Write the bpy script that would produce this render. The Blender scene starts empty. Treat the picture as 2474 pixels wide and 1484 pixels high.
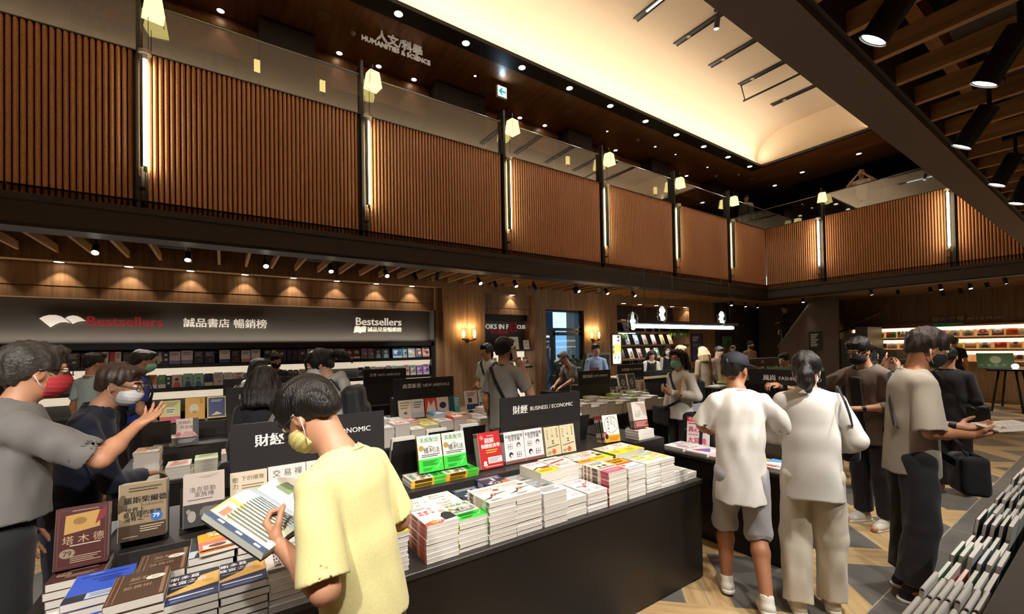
import bpy, math, random
import numpy as np
from math import sin, cos, pi, radians as RD

# ---------------------------------------------------------------- camera, world, exposure
SC = bpy.context.scene
COL = bpy.context.collection
CAM_H = 1.70
YAW, PIT, ROL = RD(34.14), RD(0.804), RD(-0.999)
_fw = np.array([sin(YAW)*cos(PIT), cos(YAW)*cos(PIT), sin(PIT)])
_rt = np.array([cos(YAW), -sin(YAW), 0.0])
_up = np.cross(_rt, _fw)
_r2 = _rt*cos(ROL) + _up*sin(ROL)
_u2 = _up*cos(ROL) - _rt*sin(ROL)
from mathutils import Matrix, Vector
cam_d = bpy.data.cameras.new('camera')
cam_d.sensor_width = 36.0
cam_d.lens = 1029.1*36.0/2474.0
cam_d.shift_y = (824.7-742.0)/2474.0
cam_d.clip_start = 0.02
cam = bpy.data.objects.new('camera', cam_d)
cam.matrix_world = Matrix(((_r2[0], _u2[0], -_fw[0], 0.0), (_r2[1], _u2[1], -_fw[1], 0.0),
                           (_r2[2], _u2[2], -_fw[2], CAM_H), (0, 0, 0, 1)))
COL.objects.link(cam)
SC.camera = cam
world = bpy.data.worlds.new('world')
world.use_nodes = True
world.node_tree.nodes['Background'].inputs[0].default_value = (0.42, 0.66, 0.95, 1)
world.node_tree.nodes['Background'].inputs[1].default_value = 2.6
SC.world = world
SC.view_settings.view_transform = 'Standard'
SC.view_settings.look = 'None'
SC.view_settings.gamma = 1.0
SC.view_settings.use_curve_mapping = False
SC.view_settings.exposure = 0.22
SC.cycles.max_bounces = 6
SC.cycles.diffuse_bounces = 4
SC.cycles.glossy_bounces = 3
SC.cycles.transmission_bounces = 4
SC.cycles.transparent_max_bounces = 12
SC.cycles.caustics_reflective = False
SC.cycles.caustics_refractive = False
SC.cycles.sample_clamp_indirect = 4.0

WARM = (1.0, 0.80, 0.58)
NEUT = (1.0, 0.94, 0.86)
COOL = (0.93, 0.97, 1.0)

def add_light(kind, name, loc, aim=None, power=10.0, color=NEUT, size=0.05, angle=60, blend=0.4, size_y=None, parent=None):
    d = bpy.data.lights.new(name, kind)
    d.energy = power
    d.color = color
    if kind == 'SPOT':
        d.spot_size = RD(angle); d.spot_blend = blend; d.shadow_soft_size = size
    elif kind == 'AREA':
        d.shape = 'RECTANGLE' if size_y else 'SQUARE'
        d.size = size
        if size_y: d.size_y = size_y
    else:
        d.shadow_soft_size = size
    o = bpy.data.objects.new(name, d)
    COL.objects.link(o)
    o.location = loc
    if aim is not None:
        v = Vector(aim) - Vector(loc)
        o.rotation_euler = v.to_track_quat('-Z', 'Y').to_euler()
    if parent is not None:
        bpy.context.view_layer.update() if False else None
        o.parent = parent
        o.matrix_parent_inverse = Matrix.Translation(parent.location).inverted()
    return o

# ---------------------------------------------------------------- colours and materials
def hx(s):
    s = s.lstrip('#')
    if len(s) == 3: s = ''.join(c*2 for c in s)
    out = []
    for i in (0, 2, 4):
        c = int(s[i:i+2], 16)/255.0
        out.append(c/12.92 if c <= 0.04045 else ((c+0.055)/1.055)**2.4)
    return tuple(out)

MATS = {}
def mat(name, col='#888888', rough=0.6, metal=0.0, spec=0.5, emit=None, estr=0.0, attr=False, noise=None, bump=None, sheen=0.0, sss=0.0):
    """noise=(scale, amount, stretch xyz) tints the colour; bump=(scale, strength, stretch)."""
    if name in MATS: return MATS[name]
    m = bpy.data.materials.new(name); m.use_nodes = True
    nt = m.node_tree; N = nt.nodes; L = nt.links
    p = N['Principled BSDF']
    c = hx(col) if isinstance(col, str) else col
    p.inputs['Base Color'].default_value = (*c, 1)
    p.inputs['Roughness'].default_value = rough
    p.inputs['Metallic'].default_value = metal
    p.inputs['Specular IOR Level'].default_value = spec
    if sheen: p.inputs['Sheen Weight'].default_value = sheen
    if sss:
        p.inputs['Subsurface Weight'].default_value = sss
        p.inputs['Subsurface Radius'].default_value = (0.01, 0.004, 0.002)
        p.inputs['Subsurface Scale'].default_value = 1.0
    if emit:
        e = hx(emit) if isinstance(emit, str) else emit
        p.inputs['Emission Color'].default_value = (*e, 1)
        p.inputs['Emission Strength'].default_value = estr
    src = None
    if attr:
        a = N.new('ShaderNodeAttribute'); a.attribute_name = 'Col'
        L.new(a.outputs['Color'], p.inputs['Base Color']); src = a.outputs['Color']
    if noise or bump:
        tc = N.new('ShaderNodeTexCoord')
    if noise:
        mp = N.new('ShaderNodeMapping'); mp.inputs['Scale'].default_value = noise[2] if len(noise) > 2 else (1, 1, 1)
        nz = N.new('ShaderNodeTexNoise'); nz.inputs['Scale'].default_value = noise[0]; nz.inputs['Detail'].default_value = 4
        L.new(tc.outputs['Object'], mp.inputs['Vector']); L.new(mp.outputs['Vector'], nz.inputs['Vector'])
        mx = N.new('ShaderNodeMix'); mx.data_type = 'RGBA'; mx.blend_type = 'MULTIPLY'; mx.inputs[0].default_value = 1.0
        cr = N.new('ShaderNodeMapRange'); cr.inputs[1].default_value = 0.3; cr.inputs[2].default_value = 0.7
        cr.inputs[3].default_value = 1.0-noise[1]; cr.inputs[4].default_value = 1.0+noise[1]
        L.new(nz.outputs['Fac'], cr.inputs[0])
        if src: L.new(src, mx.inputs[6])
        else: mx.inputs[6].default_value = (*c, 1)
        L.new(cr.outputs[0], mx.inputs[7]); L.new(mx.outputs[2], p.inputs['Base Color'])
    if bump:
        mp2 = N.new('ShaderNodeMapping'); mp2.inputs['Scale'].default_value = bump[2] if len(bump) > 2 else (1, 1, 1)
        n2 = N.new('ShaderNodeTexNoise'); n2.inputs['Scale'].default_value = bump[0]; n2.inputs['Detail'].default_value = 3
        L.new(tc.outputs['Object'], mp2.inputs['Vector']); L.new(mp2.outputs['Vector'], n2.inputs['Vector'])
        b = N.new('ShaderNodeBump'); b.inputs['Strength'].default_value = bump[1]; b.inputs['Distance'].default_value = 0.01
        L.new(n2.outputs['Fac'], b.inputs['Height']); L.new(b.outputs['Normal'], p.inputs['Normal'])
    MATS[name] = m
    return m

def wood(name, c1, c2, scale, stretch, rough=0.5, plank=None):
    """streaky veneer: noise stretched along the grain; plank=(axis, width) adds thin seams."""
    if name in MATS: return MATS[name]
    m = bpy.data.materials.new(name); m.use_nodes = True
    nt = m.node_tree; N = nt.nodes; L = nt.links; p = N['Principled BSDF']
    tc = N.new('ShaderNodeTexCoord'); mp = N.new('ShaderNodeMapping'); mp.inputs['Scale'].default_value = stretch
    nz = N.new('ShaderNodeTexNoise'); nz.inputs['Scale'].default_value = scale; nz.inputs['Detail'].default_value = 6; nz.inputs['Roughness'].default_value = 0.65
    cr = N.new('ShaderNodeValToRGB')
    cr.color_ramp.elements[0].position = 0.32; cr.color_ramp.elements[0].color = (*hx(c1), 1)
    cr.color_ramp.elements[1].position = 0.68; cr.color_ramp.elements[1].color = (*hx(c2), 1)
    L.new(tc.outputs['Object'], mp.inputs['Vector']); L.new(mp.outputs['Vector'], nz.inputs['Vector']); L.new(nz.outputs['Fac'], cr.inputs['Fac'])
    out = cr.outputs['Color']
    if plank:
        sp = N.new('ShaderNodeSeparateXYZ'); L.new(tc.outputs['Object'], sp.inputs[0])
        d = N.new('ShaderNodeMath'); d.operation = 'DIVIDE'; d.inputs[1].default_value = plank[1]; L.new(sp.outputs[plank[0]], d.inputs[0])
        fl = N.new('ShaderNodeMath'); fl.operation = 'FLOOR'; L.new(d.outputs[0], fl.inputs[0])
        wn = N.new('ShaderNodeTexWhiteNoise'); wn.noise_dimensions = '1D'; L.new(fl.outputs[0], wn.inputs['W'])
        mr = N.new('ShaderNodeMapRange'); mr.inputs[3].default_value = 0.86; mr.inputs[4].default_value = 1.1; L.new(wn.outputs['Value'], mr.inputs[0])
        fr = N.new('ShaderNodeMath'); fr.operation = 'FRACT'; L.new(d.outputs[0], fr.inputs[0])
        gt = N.new('ShaderNodeMath'); gt.operation = 'GREATER_THAN'; gt.inputs[1].default_value = 0.012; L.new(fr.outputs[0], gt.inputs[0])
        m2 = N.new('ShaderNodeMapRange'); m2.inputs[3].default_value = 0.72; m2.inputs[4].default_value = 1.0; L.new(gt.outputs[0], m2.inputs[0])
        mu = N.new('ShaderNodeMath'); mu.operation = 'MULTIPLY'; L.new(mr.outputs[0], mu.inputs[0]); L.new(m2.outputs[0], mu.inputs[1])
        mx = N.new('ShaderNodeMix'); mx.data_type = 'RGBA'; mx.blend_type = 'MULTIPLY'; mx.inputs[0].default_value = 1.0
        L.new(out, mx.inputs[6]); L.new(mu.outputs[0], mx.inputs[7]); out = mx.outputs[2]
    L.new(out, p.inputs['Base Color'])
    p.inputs['Roughness'].default_value = rough
    b = N.new('ShaderNodeBump'); b.inputs['Strength'].default_value = 0.06; b.inputs['Distance'].default_value = 0.004
    L.new(nz.outputs['Fac'], b.inputs['Height']); L.new(b.outputs['Normal'], p.inputs['Normal'])
    MATS[name] = m
    return m

def emis(name, col, strength):
    if name in MATS: return MATS[name]
    m = bpy.data.materials.new(name); m.use_nodes = True
    nt = m.node_tree; nt.nodes.clear()
    e = nt.nodes.new('ShaderNodeEmission'); o = nt.nodes.new('ShaderNodeOutputMaterial')
    e.inputs[0].default_value = (*(hx(col) if isinstance(col, str) else col), 1); e.inputs[1].default_value = strength
    nt.links.new(e.outputs[0], o.inputs[0])
    MATS[name] = m
    return m

def glass(name, tint=(0.9, 0.95, 0.95), refl=0.12, rough=0.02):
    """thin pane: lets light straight through and mirrors a little more at grazing angles"""
    if name in MATS: return MATS[name]
    m = bpy.data.materials.new(name); m.use_nodes = True
    nt = m.node_tree; nt.nodes.clear(); N = nt.nodes; L = nt.links
    t = N.new('ShaderNodeBsdfTransparent'); t.inputs[0].default_value = (*tint, 1)
    g = N.new('ShaderNodeBsdfGlossy'); g.inputs['Roughness'].default_value = rough
    lw = N.new('ShaderNodeLayerWeight'); lw.inputs[0].default_value = 0.35
    mr = N.new('ShaderNodeMapRange'); mr.inputs[3].default_value = refl*0.6; mr.inputs[4].default_value = min(1, refl*4)
    mx = N.new('ShaderNodeMixShader'); o = N.new('ShaderNodeOutputMaterial')
    L.new(lw.outputs['Facing'], mr.inputs[0]); L.new(mr.outputs[0], mx.inputs[0])
    L.new(t.outputs[0], mx.inputs[1]); L.new(g.outputs[0], mx.inputs[2]); L.new(mx.outputs[0], o.inputs[0])
    MATS[name] = m
    return m

M_PRINT = mat('printed_card', rough=0.42, attr=True)
M_PAINT = mat('matt_colour', rough=0.75, attr=True)
M_BLACK = mat('black_laminate', '#181412', rough=0.42, noise=(30, 0.08))
M_BLACKM = mat('black_metal', '#121110', rough=0.4)
M_SIGN = mat('sign_board_black', '#1b191b', rough=0.5)
M_WHITE = mat('white_lettering', '#e8e6e2', rough=0.6)
M_WHITEL = mat('lit_white_lettering', '#f4efe6', rough=0.6, emit='#fff1dd', estr=0.35)
M_RED = mat('red_lettering', '#a01822', rough=0.4)

# ---------------------------------------------------------------- mesh builder
class MB:
    def __init__(s):
        s.v = []; s.f = []; s.mi = []; s.c = []; s.sm = []
        s.mat = 0; s.col = (0.8, 0.8, 0.8); s.smooth = False; s.T = None
    def setT(s, loc=(0, 0, 0), rz=0.0, rx=0.0, ry=0.0, R=None):
        if R is None:
            R = np.array(Matrix.Rotation(rz, 3, 'Z') @ Matrix.Rotation(ry, 3, 'Y') @ Matrix.Rotation(rx, 3, 'X'))
        s.T = (np.array(R), np.array(loc, float)); return s
    def add(s, vs, fs, smooth=None):
        n = len(s.v)
        vs = np.asarray(vs, float).reshape(-1, 3)
        if s.T is not None: vs = vs @ s.T[0].T + s.T[1]
        s.v.extend(map(tuple, vs)); s.c.extend([s.col]*len(vs))
        sm = s.smooth if smooth is None else smooth
        for f in fs:
            s.f.append(tuple(i+n for i in f)); s.mi.append(s.mat); s.sm.append(sm)
        return s
    def box(s, x0, x1, y0, y1, z0, z1):
        v = [(x0, y0, z0), (x1, y0, z0), (x1, y1, z0), (x0, y1, z0), (x0, y0, z1), (x1, y0, z1), (x1, y1, z1), (x0, y1, z1)]
        return s.add(v, [(3, 2, 1, 0), (4, 5, 6, 7), (0, 1, 5, 4), (1, 2, 6, 5), (2, 3, 7, 6), (3, 0, 4, 7)], False)
    def cbox(s, x0, x1, y0, y1, z0, z1, b=0.004):
        """box with chamfered edges"""
        xs = (x0, x0+b, x1-b, x1); ys = (y0, y0+b, y1-b, y1); zs = (z0, z0+b, z1-b, z1)
        def P(a): return [(a[0], a[1], a[2])]
        v = []; idx = {}
        for sx in (0, 1):
            for sy in (0, 1):
                for sz in (0, 1):
                    ox, ix = (xs[0], xs[1]) if sx == 0 else (xs[3], xs[2])
                    oy, iy = (ys[0], ys[1]) if sy == 0 else (ys[3], ys[2])
                    oz, iz = (zs[0], zs[1]) if sz == 0 else (zs[3], zs[2])
                    idx[(sx, sy, sz, 'x')] = len(v); v.append((ox, iy, iz))
                    idx[(sx, sy, sz, 'y')] = len(v); v.append((ix, oy, iz))
                    idx[(sx, sy, sz, 'z')] = len(v); v.append((ix, iy, oz))
        f = []
        g = lambda a, b_, c, d: idx[(a, b_, c, d)]
        f.append([g(0, 0, 0, 'x'), g(0, 0, 1, 'x'), g(0, 1, 1, 'x'), g(0, 1, 0, 'x')]); f.append([g(1, 0, 0, 'x'), g(1, 1, 0, 'x'), g(1, 1, 1, 'x'), g(1, 0, 1, 'x')])
        f.append([g(0, 0, 0, 'y'), g(1, 0, 0, 'y'), g(1, 0, 1, 'y'), g(0, 0, 1, 'y')]); f.append([g(0, 1, 0, 'y'), g(0, 1, 1, 'y'), g(1, 1, 1, 'y'), g(1, 1, 0, 'y')])
        f.append([g(0, 0, 0, 'z'), g(0, 1, 0, 'z'), g(1, 1, 0, 'z'), g(1, 0, 0, 'z')]); f.append([g(0, 0, 1, 'z'), g(1, 0, 1, 'z'), g(1, 1, 1, 'z'), g(0, 1, 1, 'z')])
        for sx in (0, 1):
            for sy in (0, 1):
                f.append([g(sx, sy, 0, 'x'), g(sx, sy, 1, 'x'), g(sx, sy, 1, 'y'), g(sx, sy, 0, 'y')])
            for sz in (0, 1):
                f.append([g(sx, 0, sz, 'x'), g(sx, 1, sz, 'x'), g(sx, 1, sz, 'z'), g(sx, 0, sz, 'z')])
        for sy in (0, 1):
            for sz in (0, 1):
                f.append([g(0, sy, sz, 'y'), g(1, sy, sz, 'y'), g(1, sy, sz, 'z'), g(0, sy, sz, 'z')])
        for k in idx:
            if k[3] == 'x': f.append([idx[k], g(k[0], k[1], k[2], 'y'), g(k[0], k[1], k[2], 'z')])
        return s.add(v, f, False)
    def quad(s, a, b, c, d): return s.add([a, b, c, d], [(0, 1, 2, 3)], False)
    def prism(s, pts, axis, a0, a1):
        """extrude a 2D outline along an axis; pts are the other two coordinates in cyclic order"""
        n = len(pts)
        def mk(p, a):
            return {'x': (a, p[0], p[1]), 'y': (p[0], a, p[1]), 'z': (p[0], p[1], a)}[axis]
        v = [mk(p, a0) for p in pts] + [mk(p, a1) for p in pts]
        f = [tuple(range(n)), tuple(range(2*n-1, n-1, -1))] + [(i, (i+1) % n, n+(i+1) % n, n+i) for i in range(n)]
        return s.add(v, f, False)
    def cyl(s, p0, p1, r0, r1=None, n=16, caps=True, smooth=True):
        r1 = r0 if r1 is None else r1
        p0 = np.array(p0, float); p1 = np.array(p1, float); d = p1-p0; d = d/np.linalg.norm(d)
        a = np.cross(d, (0, 0, 1) if abs(d[2]) < 0.9 else (1, 0, 0)); a /= np.linalg.norm(a); b = np.cross(d, a)
        ang = np.arange(n)*2*pi/n
        ring = lambda p, r: [p + r*(cos(t)*a + sin(t)*b) for t in ang]
        v = ring(p0, r0)+ring(p1, r1)
        s.add(v, [(i, n+i, n+(i+1) % n, (i+1) % n) for i in range(n)], smooth)
        if caps:
            s.add(ring(p0, r0), [tuple(range(n))], False); s.add(ring(p1, r1), [tuple(range(n-1, -1, -1))], False)
        return s
    def tube(s, pts, r, n=8, closed=False):
        pts = [np.array(p, float) for p in pts]; m = len(pts); v = []; up = None
        rr = r if hasattr(r, '__len__') else [r]*m
        for i, p in enumerate(pts):
            a = pts[(i-1) % m] if (i > 0 or closed) else pts[0]; b = pts[(i+1) % m] if (i < m-1 or closed) else pts[-1]
            d = b-a; d /= (np.linalg.norm(d)+1e-9)
            if up is None:
                up = np.cross(d, (0, 0, 1) if abs(d[2]) < 0.9 else (1, 0, 0))
            up = up - d*(up@d); up /= (np.linalg.norm(up)+1e-9); q = np.cross(d, up)
            v += [p + rr[i]*(cos(t)*up+sin(t)*q) for t in np.arange(n)*2*pi/n]
        f = []
        for i in range(m if closed else m-1):
            j = (i+1) % m
            f += [(i*n+k, i*n+(k+1) % n, j*n+(k+1) % n, j*n+k) for k in range(n)]
        if not closed:
            f += [tuple(range(n-1, -1, -1)), tuple((m-1)*n+k for k in range(n))]
        return s.add(v, f, True)
    def strap(s, pts, nrm, w, t):
        """flat band along pts; nrm gives the outward side at each point"""
        pts = [np.array(p, float) for p in pts]; m = len(pts); v = []
        for i, p in enumerate(pts):
            d = pts[min(i+1, m-1)]-pts[max(i-1, 0)]; d /= np.linalg.norm(d)+1e-9
            nn = np.array(nrm[i] if hasattr(nrm[0], '__len__') else nrm, float); nn = nn-d*(nn@d); nn /= np.linalg.norm(nn)+1e-9
            q = np.cross(d, nn)
            v += [p+q*w/2, p+q*w/2+nn*t, p-q*w/2+nn*t, p-q*w/2]
        f = []
        for i in range(m-1):
            f += [(i*4+k, i*4+(k+1) % 4, i*4+4+(k+1) % 4, i*4+4+k) for k in range(4)]
        f += [(3, 2, 1, 0), tuple((m-1)*4+k for k in range(4))]
        return s.add(v, f, False)
    def disc(s, cx, cy, z, rx, ry=None, n=20):
        ry = rx if ry is None else ry
        return s.add([(cx+rx*cos(t), cy+ry*sin(t), z) for t in np.arange(n)*2*pi/n], [tuple(range(n))], False)
    def lathe(s, prof, n=20, c=(0, 0, 0)):
        v = []; m = len(prof)
        for r, z in prof: v += [(c[0]+r*cos(t), c[1]+r*sin(t), c[2]+z) for t in np.arange(n)*2*pi/n]
        f = []
        for i in range(m-1): f += [(i*n+k, i*n+(k+1) % n, (i+1)*n+(k+1) % n, (i+1)*n+k) for k in range(n)]
        return s.add(v, f, True)
    def ell(s, c, r, n=12, m=8):
        prof = [(max(1e-4, sin(pi*i/m)), -cos(pi*i/m)) for i in range(m+1)]
        v = []
        for q, z in prof: v += [(c[0]+r[0]*q*cos(t), c[1]+r[1]*q*sin(t), c[2]+r[2]*z) for t in np.arange(n)*2*pi/n]
        f = []
        for i in range(m): f += [(i*n+k, i*n+(k+1) % n, (i+1)*n+(k+1) % n, (i+1)*n+k) for k in range(n)]
        return s.add(v, f, True)
    def text(s, body, size, depth=0.0, bold=0.0, anchor='c', plane='xy', at=(0, 0, 0), sx=1.0, space=1.0, fit=None):
        """lettering lying in a plane; plane 'xz' stands it upright facing -Y, 'xy' lies it flat facing +Z"""
        V, F = text_mesh(body, depth, space)
        P = V.copy()
        w = P[:, 0].max()-P[:, 0].min(); x0 = P[:, 0].min()
        k = size
        if fit: k = min(size, fit/max(w*sx, 1e-6))
        P[:, 0] = (P[:, 0]-x0 - (w/2 if anchor == 'c' else (w if anchor == 'r' else 0)))*k*sx
        P[:, 1] = (P[:, 1]-0.36)*k
        if depth == 0: P[:, 2] = 0
        offs = [0.0] if not bold else [-bold*k, 0.0, bold*k]
        for j, o in enumerate(offs):
            Q = P.copy(); Q[:, 0] += o; Q[:, 2] += 0.00006*j
            if plane == 'xz': Q = np.stack([Q[:, 0], -Q[:, 2], Q[:, 1]], 1)
            elif plane == 'yz': Q = np.stack([-Q[:, 2], -Q[:, 0], Q[:, 1]], 1)   # faces -X
            s.add(Q+np.array(at), F, False)
        return s
    def mesh(s, name, mats):
        me = bpy.data.meshes.new(name)
        me.from_pydata(s.v, [], s.f)
        for m in mats: me.materials.append(m)
        if len(mats) > 1: me.polygons.foreach_set('material_index', s.mi)
        me.polygons.foreach_set('use_smooth', s.sm)
        a = me.attributes.new('Col', 'FLOAT_COLOR', 'POINT')
        cc = np.ones((len(s.v), 4), np.float32); cc[:, :3] = np.array(s.c, np.float32).reshape(-1, 3)
        a.data.foreach_set('color', cc.ravel())
        me.update()
        return me
    def build(s, name, mats, parent=None, loc=None, rot=None):
        if not isinstance(mats, (list, tuple)): mats = [mats]
        return link(name, s.mesh(name, mats), parent, loc, rot)

_TX = {}
def text_mesh(body, depth=0.0, space=1.0):
    key = (body, depth > 0, space)
    if key not in _TX:
        c = bpy.data.curves.new('tmp_text', 'FONT'); c.body = body; c.size = 1.0; c.resolution_u = 2
        c.space_character = space
        if depth > 0: c.extrude = 0.5
        o = bpy.data.objects.new('tmp_text', c); COL.objects.link(o)
        dg = bpy.context.evaluated_depsgraph_get()
        me = o.evaluated_get(dg).to_mesh()
        V = np.empty(len(me.vertices)*3); me.vertices.foreach_get('co', V); V = V.reshape(-1, 3)
        F = [tuple(p.vertices) for p in me.polygons]
        o.evaluated_get(dg).to_mesh_clear()
        bpy.data.objects.remove(o); bpy.data.curves.remove(c)
        _TX[key] = (V, F)
    V, F = _TX[key]
    if depth > 0:
        V = V.copy(); V[:, 2] = (V[:, 2]+0.5)*depth
        return V, F
    return V, F

def link(name, me, parent=None, loc=None, rot=None):
    o = bpy.data.objects.new(name, me); COL.objects.link(o)
    if loc is not None: o.location = loc
    if rot is not None: o.rotation_euler = rot
    if parent is not None: o.parent = parent
    return o
def tag(o, label, cat, group=None, kind=None):
    if label: o['label'] = label
    if cat: o['category'] = cat
    if group: o['group'] = group
    if kind: o['kind'] = kind
    return o
def thing(name, label, cat, loc=(0, 0, 0), rz=0.0, group=None):
    o = bpy.data.objects.new(name, None); COL.objects.link(o)
    o.empty_display_size = 0.1
    o.location = loc; o.rotation_euler = (0, 0, rz)
    return tag(o, label, cat, group)
def struct(name, mb, mats, parent=None):
    o = mb.build(name, mats, parent)
    if parent is None: o['kind'] = 'structure'
    return o
def dup(root, loc, rot, label=None, group=None):
    r = root.copy(); COL.objects.link(r); r.location = loc; r.rotation_euler = rot
    if label: r['label'] = label
    if group: r['group'] = group
    for ch in list(root.children):
        c = ch.copy(); COL.objects.link(c); c.parent = r
        for g in ch.children:
            d = g.copy(); COL.objects.link(d); d.parent = c
    return r
ORD = ['first', 'second', 'third', 'fourth', 'fifth', 'sixth', 'seventh', 'eighth', 'ninth', 'tenth', 'eleventh', 'twelfth',
       'thirteenth', 'fourteenth', 'fifteenth', 'sixteenth', 'seventeenth', 'eighteenth', 'nineteenth', 'twentieth']
def ordn(i):
    if i < 20: return ORD[i]
    t = (i+1)//10; u = (i+1) % 10
    tens = {2: 'twent', 3: 'thirt', 4: 'fort', 5: 'fift', 6: 'sixt'}[t]
    return tens+'ieth' if u == 0 else tens+'y-'+ORD[u-1]
RNG = random.Random(7)
# ================================================================ THE ROOM
XF, YF = 14.42, 6.70          # corner of the balcony fronts round the atrium
W_WALL = wood('oak_wall_veneer', '#7d5c40', '#b08a63', 3.0, (7, 7, 0.35), 0.5, (0, 0.42))
W_CEIL = wood('walnut_ceiling_veneer', '#6b4428', '#96663f', 2.2, (6, 0.5, 6), 0.35)
W_SLAT = wood('slat_oak', '#8a6038', '#b98a58', 3.0, (8, 0.4, 8), 0.5)
W_LIGHT = wood('pale_oak', '#b08c66', '#d2b08a', 3.0, (6, 6, 0.4), 0.5)
W_SHELF = wood('shelf_oak', '#9c7a58', '#c6a27a', 3.0, (0.5, 6, 6), 0.5)
M_RIB = mat('ribbed_cork_panel', '#b57f56', 0.8, noise=(60, 0.22, (1, 1, 1)), bump=(180, 0.25))
M_BEAM = mat('brown_black_paint', '#2c211c', 0.55)
M_BEAMG = mat('taupe_soffit_paint', '#5b4b41', 0.6, noise=(20, 0.05))
M_PLEN = mat('dark_plenum', '#15110e', 0.9)
M_DARKW = mat('dark_wall_paint', '#35322e', 0.7, noise=(8, 0.08))
M_GREYW = mat('grey_brown_wall', '#565049', 0.7)
M_CREAM = mat('cream_plaster', '#e6d2b6', 0.85)
M_FRAME = mat('dark_trim_paint', '#1d1613', 0.5)
M_PANEL = mat('charcoal_sign_panel', '#4b453f', 0.6)
M_WPAN = mat('white_back_panel', '#d8cfc0', 0.6)

def floor_material():
    m = bpy.data.materials.new('parquet_and_slate_tiles'); m.use_nodes = True
    nt = m.node_tree; N = nt.nodes; L = nt.links; p = N['Principled BSDF']
    geo = N.new('ShaderNodeTexCoord'); sp = N.new('ShaderNodeSeparateXYZ'); L.new(geo.outputs['Object'], sp.inputs[0])
    X, Y = sp.outputs[0], sp.outputs[1]
    def M(op, a, b=None, c=None):
        n = N.new('ShaderNodeMath'); n.operation = op
        for i, q in enumerate((a, b, c)):
            if q is None: continue
            if isinstance(q, (int, float)): n.inputs[i].default_value = q
            else: L.new(q, n.inputs[i])
        return n.outputs[0]
    s = M('MULTIPLY', M('ADD', X, Y), 0.7071); t = M('MULTIPLY', M('SUBTRACT', X, Y), 0.7071)
    def strip(v, P, w, off):
        q = M('ADD', v, off); f = M('MULTIPLY', M('FRACT', M('DIVIDE', q, P)), P)
        inside = M('LESS_THAN', f, w)
        seam = M('LESS_THAN', M('ABSOLUTE', M('SUBTRACT', f, w/2)), 0.003)
        edge = M('LESS_THAN', f, 0.006)
        return inside, M('MAXIMUM', M('MULTIPLY', inside, seam), edge), M('FLOOR', M('DIVIDE', q, P))
    a_in, a_seam, a_id = strip(s, 1.02, 0.30, 0.38)
    b_in, b_seam, b_id = strip(t, 0.86, 0.30, 0.30)
    def grain(c1, c2, sc):
        cm = N.new('ShaderNodeCombineXYZ'); L.new(M('MULTIPLY', c1, 1.5), cm.inputs[0]); L.new(M('MULTIPLY', c2, 22.0), cm.inputs[1])
        nz = N.new('ShaderNodeTexNoise'); nz.inputs['Scale'].default_value = sc; nz.inputs['Detail'].default_value = 5; L.new(cm.outputs[0], nz.inputs['Vector'])
        cr = N.new('ShaderNodeValToRGB'); e = cr.color_ramp.elements
        e[0].position = 0.3; e[0].color = (*hx('#a3835a'), 1); e[1].position = 0.7; e[1].color = (*hx('#cfb283'), 1)
        L.new(nz.outputs['Fac'], cr.inputs[0]); return cr.outputs[0]
    wa, wb = grain(t, s, 1.0), grain(s, t, 1.0)
    wx = grain(X, Y, 1.0)
    nz = N.new('ShaderNodeTexNoise'); nz.inputs['Scale'].default_value = 6; nz.inputs['Detail'].default_value = 5; L.new(geo.outputs['Object'], nz.inputs['Vector'])
    cr = N.new('ShaderNodeValToRGB'); cr.color_ramp.elements[0].color = (*hx('#575552'), 1); cr.color_ramp.elements[1].color = (*hx('#74716c'), 1)
    L.new(nz.outputs['Fac'], cr.inputs[0]); grey = cr.outputs[0]
    def mix(f, a, b):
        n = N.new('ShaderNodeMix'); n.data_type = 'RGBA'; L.new(f, n.inputs[0])
        for i, q in ((6, a), (7, b)):
            if isinstance(q, tuple): n.inputs[i].default_value = q
            else: L.new(q, n.inputs[i])
        return n.outputs[2]
    col = mix(b_in, grey, wb); col = mix(M('MULTIPLY', a_in, 1.0), col, wa)
    col = mix(M('MULTIPLY', b_seam, M('SUBTRACT', 1.0, a_in)), col, (*hx('#8f8676'), 1))
    col = mix(a_seam, col, (*hx('#8f8676'), 1))
    # border: slate strip then plain boards along the near aisle
    near = M('LESS_THAN', Y, 1.0); col = mix(near, col, grey)
    jx = M('LESS_THAN', M('MULTIPLY', M('FRACT', M('DIVIDE', X, 0.6)), 0.6), 0.006)
    col = mix(M('MULTIPLY', near, M('MAXIMUM', jx, M('GREATER_THAN', Y, 0.992))), col, (*hx('#a39a8c'), 1))
    col = mix(M('LESS_THAN', Y, 0.85), col, wx)
    L.new(col, p.inputs['Base Color']); p.inputs['Roughness'].default_value = 0.38
    return m
mb = MB(); mb.quad((-7, -6, 0), (24, -6, 0), (24, 10.5, 0), (-7, 10.5, 0))
struct('floor', mb, floor_material())

# ---- outer shell
mb = MB(); mb.box(-7.2, -7, -6, 10.5, 0, 8.4); struct('wall_left', mb, M_DARKW)
mb = MB(); mb.box(-7, 24, -6.2, -6, 0, 8.4); struct('wall_near', mb, W_WALL)
mb = MB(); mb.box(24, 24.2, -6, 10.5, 0, 8.4); struct('wall_right', mb, M_DARKW)

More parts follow.
